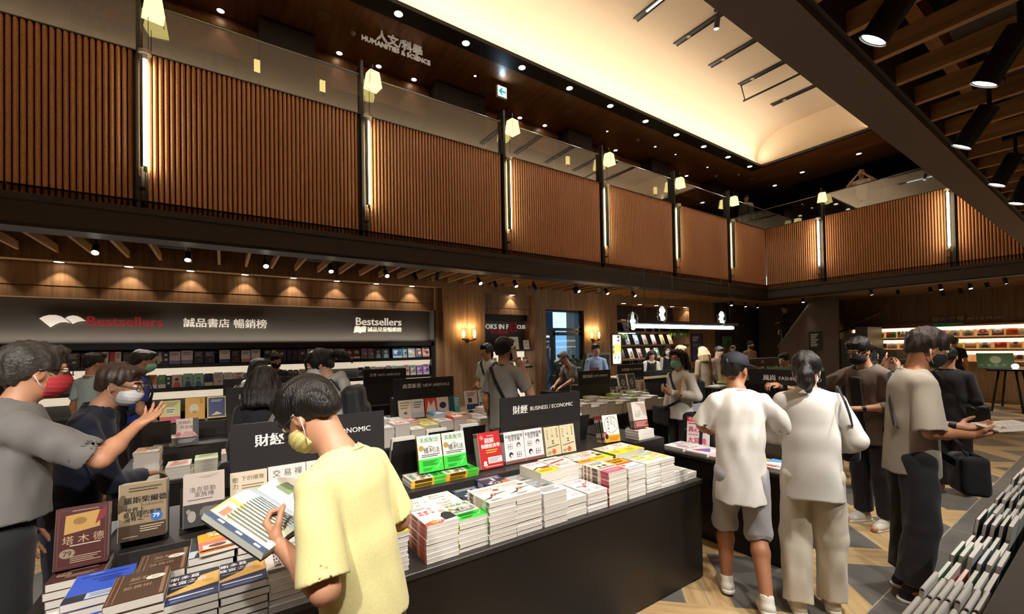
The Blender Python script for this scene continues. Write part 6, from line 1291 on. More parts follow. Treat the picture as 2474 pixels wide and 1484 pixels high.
lean_mag('world', 3.86, 2.26, .857, 10, RD(-80), 'cream news magazine with red masthead on the riser'); 
for i in range(3): lean_mag('palem', 3.885+.010*i, 2.26, .857, 10, RD(-80), 'copy of the cream news magazine, %s behind the front one' % ORD[i], 'copies behind the cream magazine')
# slanted rack of grey fashion magazines
t = thing('magazine_rack', 'tilted wire rack of grey fashion magazines before the man in brown', 'magazine rack', (4.34, 1.86, .855), RD(-90))
a = RD(66); mm = np.array(Matrix.Rotation(a, 3, 'X'))
m = MB(); m.setT(R=mm); m.box(-.34, .34, 0, .34, -.012, -.006); m.build('back_panel', M_BLACKM, t); m = MB(); m.setT(R=mm); m.box(-.34, .34, -.006, 0, -.012, .05); m.box(-.34, .34, 0, .03, .047, .05); m.build('ledge', M_BLACKM, t); m = MB(); m.box(-.3, .3, .02, .28, 0, .01); m.box(-.02, .02, .10, .12, 0, .27); m.build('foot', M_BLACKM, t)
for i, (k, dx) in enumerate((('olive', .23), ('greyp', .08), ('greyq', -.06), ('palem', -.21))): lean_mag(k, 4.335-.012*(i % 2), 1.86+dx, .872, 24, RD(-90), 'grey-toned fashion magazine in the tilted rack, %s from the cap' % ORD[i], 'fashion magazines in the tilted rack')
t = thing('sign_board', 'black FASHION TREND sign above the grey magazines', 'sign', (4.52, 1.95, .855), RD(-90), 'black section signs on the tables')
m = MB(); m.cbox(-.34, .34, 0, .012, .43, .58, .001); m.build('board', M_SIGN, t); m = MB(); m.box(-.02, .02, .002, .01, 0, .43); m.build('post', M_BLACKM, t); m = MB(); m.text('風尚', .062, 0, .035, 'l', 'xz', (-.20, -.0008, .495)); m.text('FASHION TREND', .05, 0, .01, 'l', 'xz', (-.05, -.0008, .495), fit=.36); m.build('lettering', M_WHITE, t)
m = MB(); m.col = hx('#8fc48a'); m.prism([(-.3, 0), (.3, 0), (.3, .17), (-.3, .17)], 'y', -.006, 0); m.col = hx('#d88aa0'); m.add([(-.2, -.007, .02), (0, -.007, .15), (.05, -.007, .03)], [(0, 1, 2)]); m.col = hx('#4a90b8'); m.add([(.06, -.007, .04), (.26, -.007, .14), (.22, -.007, .02)], [(0, 1, 2)])
tag(m.build('picture_card', M_PRINT, None, (5.9, 2.43, 1.22), (0, 0, RD(-75))), 'green and pink picture card above the fashion sign', 'picture')
m = MB(); m.cbox(-.5, .5, -.5, .5, 0, 1.22, .004); tag(m.build('display_plinth', M_BLACK, None, (6.2, 2.6, 0), (0, 0, RD(15))), 'dark cabinet behind the fashion sign with a picture card', 'plinth')

# --- table by the woman in the green mask
display_table('dark table with yellow book towers behind the woman in the green mask', 5.7, 7.3, 3.35, 4.15, TT)
design('yellowfist', 'yellow paperback with black fist marks', .2, .27, .05, '#e8b820', '#d8d0c0', [('r', 0, 0, 1, .2, '#dcd6cc'), ('t', '世界的', .3, .84, .17, '#3a2c10', .0), ('t', '世界的', .74, .84, .17, '#3a2c10', .0), ('e', .27, .5, .13, .13, '#26221e'), ('e', .72, .5, .13, .13, '#26221e'), ('e', .31, .56, .04, .04, '#e8b820'), ('e', .76, .56, .04, .04, '#e8b820')])
m = MB(); m.cbox(-.16, .16, -.13, .13, 0, .17, .003); tag(m.build('display_riser', MATS['grey_black_top'], None, (6.62, 3.68, TT)), 'dark block under the yellow book towers', 'display riser')
for i, x in enumerate((6.15, 6.34, 6.53, 6.70)): short_stack(6 if i == 2 else 13, x, 3.5+.02*i, TT+(.17 if i > 1 else .1*0), 9 if i > 1 else 14, 'in the yellow towers beyond the masked woman, %s along' % ORD[i], w=.155)
stand_book('yellowfist', 6.52, 3.72, 1.11, 6, 'broad yellow book with two fist marks on top of the towers', n=1)
for i, (x, c) in enumerate(((5.85, 8), (6.0, 0), (6.25, 2), (6.45, 8), (6.9, 9), (7.05, 8))): short_stack(c, x, 3.37-.0*i, TT, 3+i % 3, 'low on the yellow-tower table, %s along' % ORD[i])
for i in range(2):
    o = link('face_out_book', face_mesh('#e4dedc', 'comic', '#3a3438', '#a04a48', w=.19, h=.26), None, (6.92+.2*i, 3.52, TT+.13), (RD(80), 0, RD(-12))); tag(o, 'white cover with two black figures leaning by the boy cap, %s of the pair' % ORD[i], 'book', 'white covers beside the cap')

# --- service counter
t = thing('service_counter', 'long dark service counter under the linear pendant', 'counter', (8.8, 6.0, 0))
m = MB(); m.cbox(-2.2, 2.2, -.3, .3, 0, 1.0, .004); m.build('body', M_BLACK, t); m = MB(); m.cbox(-2.25, 2.25, -.34, .34, 1.0, 1.05, .004); m.build('counter_top', W_SHELF, t); m = MB(); m.box(-2.2, 2.2, -.33, -.30, 1.05, 1.16); m.build('screen_panel', M_BLACK, t)

# --- A-frame book racks
def rack(label, x0, x1, y, h, depth, cols, seed):
    L_ = x1-x0
    t = thing('book_rack', label, 'book rack', (x0, y, 0), 0, 'stepped book racks')
    br = mat('rack_brown', '#4a382b', .5, noise=(5, .08)); dk = mat('rack_end_dark', '#3b3430', .6)
    pr = [(0, 0), (depth, 0), (depth, h), (depth-.18, h), (.16, .30), (0, .30)]
    for xx, nm in ((0, 'end_panel'), (L_-.03, 'end_panel')):
        m = MB(); m.prism([(-.05, 0), (depth, 0), (depth, h), (depth-.22, h)], 'x', xx, xx+.03); m.build(nm, dk, t)
    m = MB(); m.box(.03, L_-.03, 0, depth, 0, .30); m.build('base_cabinet', br, t)
    lev = [.32, .66, 1.0]
    for i, z in enumerate(lev):
        yy = .02+i*(depth-.25)/2.6
        m = MB(); m.box(.03, L_-.03, yy-.03, depth, z-.025, z); m.box(.03, L_-.03, yy-.035, yy-.025, z-.025, z+.03); m.build('shelf_board', br, t)
    m = MB(); m.add([(.03, depth-.02, .3), (L_-.03, depth-.02, .3), (L_-.03, depth-.02, h-.02), (.03, depth-.02, h-.02)], [(0, 1, 2, 3)]); m.build('back_panel', br, t)
    m = MB(); m.box(.03, L_-.03, depth-.2, depth, h-.03, h); m.build('top_board', br, t)
    for k in range(3):
        m = MB(); w = (L_-.2)/3; m.box(.06+k*w, .03+(k+1)*w, depth-.18, depth-.05, h, h+.15); m.build('header_box', dk, t)
        m = MB(); m.text(('旅遊', '飲食', '設計')[k], .06, 0, .02, 'c', 'xz', (.05+(k+.5)*w, depth-.1805, h+.08)); m.build('header_lettering', M_WHITE, t) if k < 2 else None
    g = random.Random(seed)
    for i, z in enumerate(lev):
        yy = .02+i*(depth-.25)/2.6; x = .07; n = 0
        while x < L_-.2:
            if g.random() < .12: x += g.uniform(.05, .2); continue
            w = g.uniform(.11, .16) if g.random() < .55 else g.uniform(.025, .05); hh = g.uniform(.19, .25); c = g.choice(cols)
            mb = MB(); le = RD(g.uniform(6, 11)); mb.col = hx(c[0])
            mb.setT(R=np.array(Matrix.Rotation(-le, 3, 'X'))); mb.box(0, w-.006, 0, .022 if w > .1 else .14, 0, hh); mb.col = hx(c[1])
            mb.add([(.15*w, -.0008, hh*.5), (.8*w, -.0008, hh*.5), (.8*w, -.0008, hh*.85), (.15*w, -.0008, hh*.85)], [(0, 1, 2, 3)])
            o = mb.build('rack_book', M_PRINT, None, (x0+x, y+yy+.0, z))
            tag(o, '%s book on the %s step of the %s, %s along' % (c[2], ('lowest', 'middle', 'top')[i], 'far brown rack' if seed == 5 else 'rack before the stairs', ordn(n)), 'book', 'books on the stepped racks')
            x += w+.004; n += 1
    return t
RC = [('#cfc6b4', '#8a7a60', 'pale tan'), ('#e0dace', '#7a8a70', 'cream'), ('#8a5a48', '#d8c8b0', 'russet'), ('#6a5650', '#c8b8a0', 'dark brown'), ('#b8a890', '#5a4a3a', 'khaki'), ('#dcd6d0', '#a05a50', 'white'), ('#7a8478', '#d8d4c8', 'grey-green')]
rack('far brown stepped book rack near the record shelves', 10.3, 13.3, 1.98, 1.36, .75, RC, 5)
rack('brown stepped book rack in front of the dark stairs', 7.75, 10.3, 3.85, 1.24, .6, RC, 6)
m = MB(); m.col = hx('#e4e0d8'); m.prism([(-.16, 0), (.16, 0), (.13, .42), (-.13, .42)], 'y', -.01, .01); tag(m.build('notice_card', M_PRINT, None, (12.2, 2.35, 1.10), (RD(-15), 0, 0)), 'large white card leaning on the far brown rack', 'card')
t = thing('easel_table', 'dark high table on splayed legs at the right edge', 'table', (15.4, 1.75, 0))
m = MB(); m.cbox(-.55, .9, -.3, .3, .95, 1.0, .004); m.build('table_top', M_BLACKM, t)
for sx, sy in ((-.45, -.22), (-.45, .22), (.8, -.22), (.8, .22)): m = MB(); m.tube([(sx*.75, sy*.6, .95), (sx*1.1, sy*1.1, 0)], .022, 8); m.build('leg', M_BLACKM, t)
m = MB(); m.col = hx('#5c7a58'); m.box(-.32, .32, -.01, .01, 0, .36); m.col = hx('#b8c0a0'); m.setT(R=np.eye(3)); m.add([(.10*cos(q), -.011, .2+.09*sin(q)) for q in np.arange(18)*2*pi/18], [tuple(range(18))]); m.col = hx('#8fa88a')
for k in range(5): m.box(-.28+.13*k, -.22+.13*k, -.0115, -.01, .05, .09)
tag(m.build('framed_picture', M_PRINT, None, (15.3, 1.95, 1.0), (RD(-10), 0, RD(-60))), 'green picture book standing on the high table by the records', 'picture')
m = MB(); m.ell((0, 0, .06), (.06, .06, .06)); tag(m.build('globe_light', emis('small_globe_lit', '#fff4dc', 9), None, (15.0, 1.62, 1.0)), 'small glowing globe on the high table', 'lamp')

# --- stairs in the dark corner
t = thing('staircase', 'dark staircase rising behind a taupe parapet in the far corner', 'staircase', (15.2, 6.0, 0))
tp = MATS['stair_wall_taupe'] if 'stair_wall_taupe' in MATS else mat('stair_wall_taupe', '#5a4c40', .7)
m = MB(); m.prism([(.72, 0), (.72, 1.55), (-.32, 3.05), (-.95, 3.05), (-.95, 0)], 'x', 0, .08); m.build('parapet', tp, t)
m = MB(); m.tube([(.04, .76, 1.55), (.04, -.34, 3.10)], .035, 8); m.build('handrail', mat('stair_rail_grey', '#8a857e', .4), t)
for k in range(9): m = MB(); m.box(.08, 1.3, .9-.28*(k+1), .9-.28*k, 0, .75+.17*k); m.build('step', M_BLACK, t)
m = MB(); m.box(1.05, 1.12, -.95, -.6, 0, 1.7); m.build('newel', tp, t)
m = MB(); m.cbox(-.45, .45, -.6, .5, 0, 1.72, .003); tag(m.build('half_wall', tp, None, (16.6, 5.35-.25, 0)), 'taupe half wall beside the stair foot', 'wall panel')
t = thing('glass_balustrade', 'dark handrail over the half wall by the stairs', 'railing', (16.1, 5.0, 1.72)); m = MB(); m.tube([(0, .55, .15), (0, -.7, .85)], .03, 8); m.build('handrail', M_BLACKM, t); m = MB(); m.tube([(0, .5, 0), (0, .5, .17)], .02, 6); m.tube([(0, -.1, 0), (0, -.1, .5)], .02, 6); m.build('post', M_BLACKM, t)
t = thing('directory_board', 'small black directory board with white lines by the stairs', 'sign', (15.1, 5.62, 0)); m = MB(); m.box(-.01, .01, -.17, .17, 1.45, 2.02); m.build('board', M_SIGN, t); m = MB(); m.box(-.01, .01, -.02, .02, 0, 1.45); m.build('post', M_BLACKM, t)
m = MB(); [m.quad((-.0115, .12, 1.92-.05*k), (-.0115, .12-.2*(1-.3*(k % 3)/2), 1.92-.05*k), (-.0115, .12-.2*(1-.3*(k % 3)/2), 1.94-.05*k), (-.0115, .12, 1.94-.05*k)) for k in range(8)]; m.build('print', M_WHITE, t)

# --- magazine bin at the lower right
t = thing('magazine_bin', 'dark magazine bin beside the viewer at the lower right', 'magazine rack', (3.9, .25, 0))
dk = mat('bin_grey_panel', '#4b4642', .5)
m = MB(); m.box(-2.1, 2.1, -.5, .06, 0, .80); m.build('back_block', dk, t); m = MB(); m.box(-2.1, 2.1, .06, .31, 0, .46); m.build('bin_floor', dk, t); m = MB(); m.box(-2.1, 2.1, .305, .32, 0, .52); m.build('front_lip', M_BLACKM, t); m = MB(); m.box(-2.12, -2.1, -.5, .32, 0, .60); m.build('end_panel', M_BLACKM, t)
BIN = [(2.03, .22, .285, ['#e9e6e2']*8, 'white-spined'), (2.27, .20, .29, ['#e4e2de']*8, 'white-spined'), (2.50, .21, .27, ['#4f7a5a', '#e8e8e4', '#c83428', '#3f6a54', '#dfe6e4', '#e8e4e0', '#8a9a8a'], 'green-edged'), (2.74, .22, .30, ['#5a7a64', '#9ab0a0', '#e2e2de', '#3a5a74', '#d8dcd8', '#ccc'], 'green-edged'), (2.98, .21, .27, ['#8a6a5a', '#3a3230', '#b8b0a8', '#5a7a6a', '#e0dcd8'], 'brown-edged'), (3.22, .22, .33, ['#26262c', '#3a3a44', '#b8bcc0', '#2a2c34', '#d8d8d6'], 'black-covered'), (3.47, .22, .31, ['#6a8a74', '#d8dcd4', '#8aa08a', '#e4e4e0', '#c8ccc8'], 'pale green'), (3.73, .22, .33, ['#3a3a40', '#dcdad8', '#22242a', '#c8c8c4', '#e4e2e0'], 'black-spined'), (4.0, .22, .32, ['#e4e2de', '#c8c4be', '#3a3434', '#dcd8d4'], 'white-edged'), (4.28, .22, .33, ['#2a2826', '#d8d4ce', '#8a8a88', '#e2e0dc'], 'dark-spined'), (4.56, .22, .32, ['#d8d4ce', '#b8b4ae', '#44403e', '#e2e0dc'], 'white-edged'), (4.9, .22, .34, ['#2a2826', '#e2deda', '#5a5650', '#d8d4d0'], 'dark-spined')]
for gi, (x, w, h, cols, nm) in enumerate(BIN):
    for k, c in enumerate(cols):
        th = .013; y = .535-.027*k*(7/max(7, len(cols)))
        mb = MB(); mb.setT(R=np.array(Matrix.Rotation(RD(9), 3, 'X'))); hh = h+.006*((k*5+gi*3) % 4)-.004
        mb.col = hx('#e6e2dc'); mb.box(-w/2, w/2, -th, -.002, 0, hh); mb.col = hx(c); mb.box(-w/2, w/2, -.002, 0, 0, hh+.001); mb.box(-w/2, w/2, -th-.001, -th, 0, hh+.001)
        mb.cyl((-w/2, -th/2, hh), (w/2, -th/2, hh), th*.5, n=8) if c in ('#e9e6e2', '#e4e2de') else None
        mb.col = hx('#aab'); mb.box(-w/2-.0006, -w/2, -th*.8, -th*.2, hh*.3, hh*.8)
        tag(mb.build('magazine', M_PRINT, None, (x, y, .462)), '%s magazine in the lower-right bin, group %s from the viewer, %s in' % (nm, ORD[gi], ORD[k]), 'magazine', 'magazines in the lower-right bin')
# ================================================================ PEOPLE: smooth-union bodies and clothes
V3 = lambda *a: np.array(a, float)
def nrm(v): v = np.asarray(v, float); return v/(np.linalg.norm(v)+1e-9)
class Fld:
    """list of round primitives blended into one surface"""
    def __init__(s, k=0.02): s.p = []; s.k = k
    def cap(s, a, b, ra, rb=None, flat=None, op='u', k=None, cut=False):
        s.p.append(('c', V3(*a), V3(*b), ra, ra if rb is None else rb, flat, op, s.k if k is None else k, cut)); return s
    def ell(s, c, r, R=None, op='u', k=None):
        s.p.append(('e', V3(*c), V3(*r), R, None, None, op, s.k if k is None else k, False)); return s
    def box(s, c, h, R=None, rad=0.01, op='u', k=None):
        s.p.append(('b', V3(*c), V3(*h), R, rad, None, op, s.k if k is None else k, False)); return s
    def half(s, n, pt, op='i'):      # keep the side the normal points away from
        s.p.append(('h', nrm(n), V3(*pt), None, None, None, op, 0, False)); return s
    def bounds(s):
        lo = V3(9, 9, 9); hi = -lo
        for q in s.p:
            if q[6] != 'u': continue
            if q[0] == 'c': r = max(q[3], q[4])*1.15; lo = np.minimum(lo, np.minimum(q[1], q[2])-r); hi = np.maximum(hi, np.maximum(q[1], q[2])+r)
            else: r = np.linalg.norm(q[2]) if q[3] is not None else q[2]; lo = np.minimum(lo, q[1]-r); hi = np.maximum(hi, q[1]+r)
        return lo, hi
    def mesh(s, h, disp=None):
        lo, hi = s.bounds(); lo = lo-3*h-0.01; hi = hi+3*h+0.01
        n = np.ceil((hi-lo)/h).astype(int)+1
        ax = [lo[i]+h*np.arange(n[i]) for i in range(3)]
        f = np.full(n, 0.25, np.float32)
        for q in s.p:
            kk = q[7]
            if q[0] == 'h':
                d = (ax[0][:, None, None]-q[2][0])*q[1][0]+(ax[1][None, :, None]-q[2][1])*q[1][1]+(ax[2][None, None, :]-q[2][2])*q[1][2]
                f = np.maximum(f, d.astype(np.float32)); continue
            if q[0] == 'c': r = max(q[3], q[4])*(1.3 if q[5] else 1.05); a = np.minimum(q[1], q[2])-r; b = np.maximum(q[1], q[2])+r
            else: r = np.linalg.norm(q[2]) if q[3] is not None else q[2]; a = q[1]-r-(q[4] or 0); b = q[1]+r+(q[4] or 0)
            m = kk+2.5*h
            i0 = np.clip(np.floor((a-m-lo)/h).astype(int), 0, n-1); i1 = np.clip(np.ceil((b+m-lo)/h).astype(int)+1, 1, n)
            if np.any(i1 <= i0): continue
            X = ax[0][i0[0]:i1[0], None, None]; Y = ax[1][None, i0[1]:i1[1], None]; Z = ax[2][None, None, i0[2]:i1[2]]
            if q[0] == 'c':
                A, B = q[1], q[2]; ba = B-A; L2 = ba@ba+1e-12
                px, py, pz = X-A[0], Y-A[1], Z-A[2]
                t = (px*ba[0]+py*ba[1]+pz*ba[2])/L2; tc = np.clip(t, 0, 1)
                dx, dy, dz = px-tc*ba[0], py-tc*ba[1], pz-tc*ba[2]
                if q[5] is not None:
                    fa, fs = nrm(q[5][0]), q[5][1]; c = dx*fa[0]+dy*fa[1]+dz*fa[2]; c2 = c*(1/fs-1)
                    dx, dy, dz = dx+c2*fa[0], dy+c2*fa[1], dz+c2*fa[2]
                d = np.sqrt(dx*dx+dy*dy+dz*dz)-(q[3]+(q[4]-q[3])*tc)
                if q[8]: d = np.maximum(d, (t-1)*math.sqrt(L2))
            else:
                px, py, pz = X-q[1][0], Y-q[1][1], Z-q[1][2]
                if q[3] is not None:
                    R = q[3]; px, py, pz = px*R[0, 0]+py*R[1, 0]+pz*R[2, 0], px*R[0, 1]+py*R[1, 1]+pz*R[2, 1], px*R[0, 2]+py*R[1, 2]+pz*R[2, 2]
                if q[0] == 'e':
                    r = q[2]; k0 = np.sqrt((px/r[0])**2+(py/r[1])**2+(pz/r[2])**2); k1 = np.sqrt((px/r[0]**2)**2+(py/r[1]**2)**2+(pz/r[2]**2)**2)
                    d = k0*(k0-1)/(k1+1e-6)
                else:
                    hx_ = q[2]-q[4]; qx, qy, qz = np.abs(px)-hx_[0], np.abs(py)-hx_[1], np.abs(pz)-hx_[2]
                    d = np.sqrt(np.maximum(qx, 0)**2+np.maximum(qy, 0)**2+np.maximum(qz, 0)**2)+np.minimum(np.maximum(qx, np.maximum(qy, qz)), 0)-q[4]
            sl = (slice(i0[0], i1[0]), slice(i0[1], i1[1]), slice(i0[2], i1[2])); g = f[sl]; d = d.astype(np.float32)
            if q[6] == 'u':
                if kk > 0: w = np.maximum(kk-np.abs(g-d), 0)/kk; f[sl] = np.minimum(g, d)-w*w*kk*0.25
                else: f[sl] = np.minimum(g, d)
            elif q[6] == 's':
                d = -d
                if kk > 0: w = np.maximum(kk-np.abs(g-d), 0)/kk; f[sl] = np.maximum(g, d)+w*w*kk*0.25
                else: f[sl] = np.maximum(g, d)
        if disp is not None: f = f+disp(ax[0][:, None, None], ax[1][None, :, None], ax[2][None, None, :]).astype(np.float32)
        return nets(f, lo, h)
def nets(f, o, h):
    s = f < 0; sh = np.array(f.shape)-1
    cnt = np.zeros(sh, np.uint8); sl = [slice(0, -1), slice(1, None)]
    corners = [(i, j, k) for i in (0, 1) for j in (0, 1) for k in (0, 1)]
    for c in corners: cnt += s[sl[c[0]], sl[c[1]], sl[c[2]]]
    ii = np.argwhere((cnt > 0) & (cnt < 8))
    if len(ii) == 0: return np.zeros((0, 3)), []
    val = {c: f[ii[:, 0]+c[0], ii[:, 1]+c[1], ii[:, 2]+c[2]] for c in corners}
    acc = np.zeros((len(ii), 3)); num = np.zeros(len(ii))
    for a in corners:
        for x in range(3):
            if a[x]: continue
            b = list(a); b[x] = 1; b = tuple(b); va, vb = val[a], val[b]; m = (va < 0) != (vb < 0)
            t = np.where(m, va/(va-vb+1e-12), 0); p = np.repeat(np.array(a, float)[None], len(ii), 0); p[:, x] += t
            acc += p*m[:, None]; num += m
    V = (ii+acc/num[:, None])*h+o
    idx = np.full(sh, -1, np.int32); idx[ii[:, 0], ii[:, 1], ii[:, 2]] = np.arange(len(ii))
    F = []
    for x in range(3):
        a = [slice(1, -1)]*3; b = [slice(1, -1)]*3; a[x] = slice(0, -1); b[x] = slice(1, None)
        sa, sb = s[tuple(a)], s[tuple(b)]; e = np.argwhere(sa != sb)
        if len(e) == 0: continue
        flip = sa[e[:, 0], e[:, 1], e[:, 2]]
        y, z = (x+1) % 3, (x+2) % 3; base = e.copy(); base[:, y] += 1; base[:, z] += 1
        def cell(dy, dz): q = base.copy(); q[:, y] -= dy; q[:, z] -= dz; return idx[q[:, 0], q[:, 1], q[:, 2]]
        c = np.stack([cell(1, 1), cell(0, 1), cell(0, 0), cell(1, 0)], 1)
        c[~flip] = c[~flip][:, ::-1]; F.append(c[(c >= 0).all(1)])
    return V, np.concatenate(F)
def put(name, VF, m, parent, rings=1):
    V, F = VF
    me = bpy.data.meshes.new(name)
    me.vertices.add(len(V)); me.vertices.foreach_set('co', np.asarray(V, np.float32).ravel())
    F = np.asarray(F, np.int32); me.loops.add(F.size); me.loops.foreach_set('vertex_index', F.ravel())
    me.polygons.add(len(F)); me.polygons.foreach_set('loop_start', np.arange(0, F.size, 4, dtype=np.int32)); me.polygons.foreach_set('loop_total', np.full(len(F), 4, np.int32))
    me.update(calc_edges=True); me.validate(); me.polygons.foreach_set('use_smooth', np.ones(len(me.polygons), bool))
    me.materials.append(m)
    return link(name, me, parent)
def folds(seed, amp, drape=0.5, scale=1.0):
    """cloth creases: a few warped waves, mostly running down the cloth"""
    g = np.random.RandomState(seed); W = []
    for i in range(7):
        az = g.uniform(0, 2*pi); k = g.uniform(22, 85)*scale; W.append((k*cos(az), k*sin(az), k*g.uniform(-drape, drape), g.uniform(0, 6.3), g.uniform(.5, 1)/(1+i*.25), g.uniform(3, 8), g.uniform(0, 6.3)))
    def d(x, y, z):
        f = 0
        for kx, ky, kz, ph, a, wk, wp in W: f = f+a*np.sin(kx*x+ky*y+kz*z+ph+1.5*np.sin(wk*z+wp)+.8*np.sin(wk*1.3*(x-y)+ph))
        return amp*f/2.2
    return d
def cloth(name, col, rough=.85, sheen=.15, nz=.06): return mat(name, col, rough, noise=(160, nz), bump=(420, .12), sheen=sheen)
SKIN = mat('skin', '#c48f70', .5, noise=(14, .05), sss=.06)
SKIN_D = mat('skin_tanned', '#ad7656', .5, noise=(14, .05), sss=.06)
SKIN_P = mat('skin_pale', '#d2a488', .5, noise=(14, .05), sss=.06)
HAIR = mat('black_hair', '#15110f', .42, noise=(40, .5, (1, 1, .15)), bump=(240, .6, (1, 1, .12)))
HAIR_G = mat('greying_hair', '#3a3632', .45, noise=(60, .5, (1, 1, .2)), bump=(240, .6, (1, .2, .3)))
HAIR_B = mat('brown_hair', '#2a1c17', .42, noise=(40, .5, (1, 1, .15)), bump=(240, .6, (1, 1, .12)))
HAIR_F = mat('fair_hair', '#b89a70', .5, noise=(40, .3, (1, 1, .15)), bump=(240, .6, (1, 1, .12)))
M_EYE = mat('eye_white', '#e6ddd4', .3); M_IRIS = mat('eye_dark', '#1a110c', .2); M_LIP = mat('lips', '#a8645a', .5); M_BROW = mat('eyebrow', '#1d1613', .7)

def hand(F, w, d, n, side, sc=1.0, curl=(25, 30, 30, 35), spread=6, thumb=(0.75, 0.25), seg=35):
    """five-fingered hand: w wrist, d pointing direction, n palm normal, side +1 when the thumb lies along d x n"""
    d = nrm(d); n = nrm(n-d*(n@d)) if abs(nrm(n)@d) < .99 else nrm(np.cross(d, (0, 0, 1))); s = np.cross(d, n)*side
    P = lambda a, b, c: w+sc*(a*d+b*s+c*n)
    F.cap(w, P(.02, 0, 0), .026*sc, .028*sc, (n, .7), k=.02*sc)
    F.box(P(.052, .0, 0), (.040*sc, .036*sc, .0125*sc), np.stack([d, s, n], 1), .012*sc, k=.018*sc)
    for i, (o, L_, r) in enumerate(((.030, .074, .0085), (.0105, .082, .0088), (-.010, .076, .0085), (-.029, .060, .0075))):
        a = RD((1.5-i)*spread); c = RD(curl[i]); p = P(.088-.006*abs(i-1.2), o, 0); fd = nrm(d*cos(a)+s*sin(a))
        for j, fr in enumerate((.44, .32, .24)):
            fd2 = nrm(fd*cos(c)+n*sin(c)); q = p+fd2*L_*fr*sc
            F.cap(p, q, r*sc*(1-.08*j), r*sc*(.93-.08*j), k=.006*sc); p = q; c += RD(seg)*(curl[i]/40.0)
    p = P(.018, .030, .004); m_ = P(.018+.030*thumb[0], .030+.030*(1-thumb[1]*.5), .004+.030*thumb[1]); e = m_+sc*.032*nrm(d*.9+s*.25+n*thumb[1]); e2 = e+sc*.024*nrm(d+n*thumb[1]*1.3)
    F.cap(p, m_, .013*sc, .0115*sc, k=.014*sc); F.cap(m_, e, .0110*sc, .0098*sc, k=.006*sc); F.cap(e, e2, .0095*sc, .0078*sc, k=.005*sc)

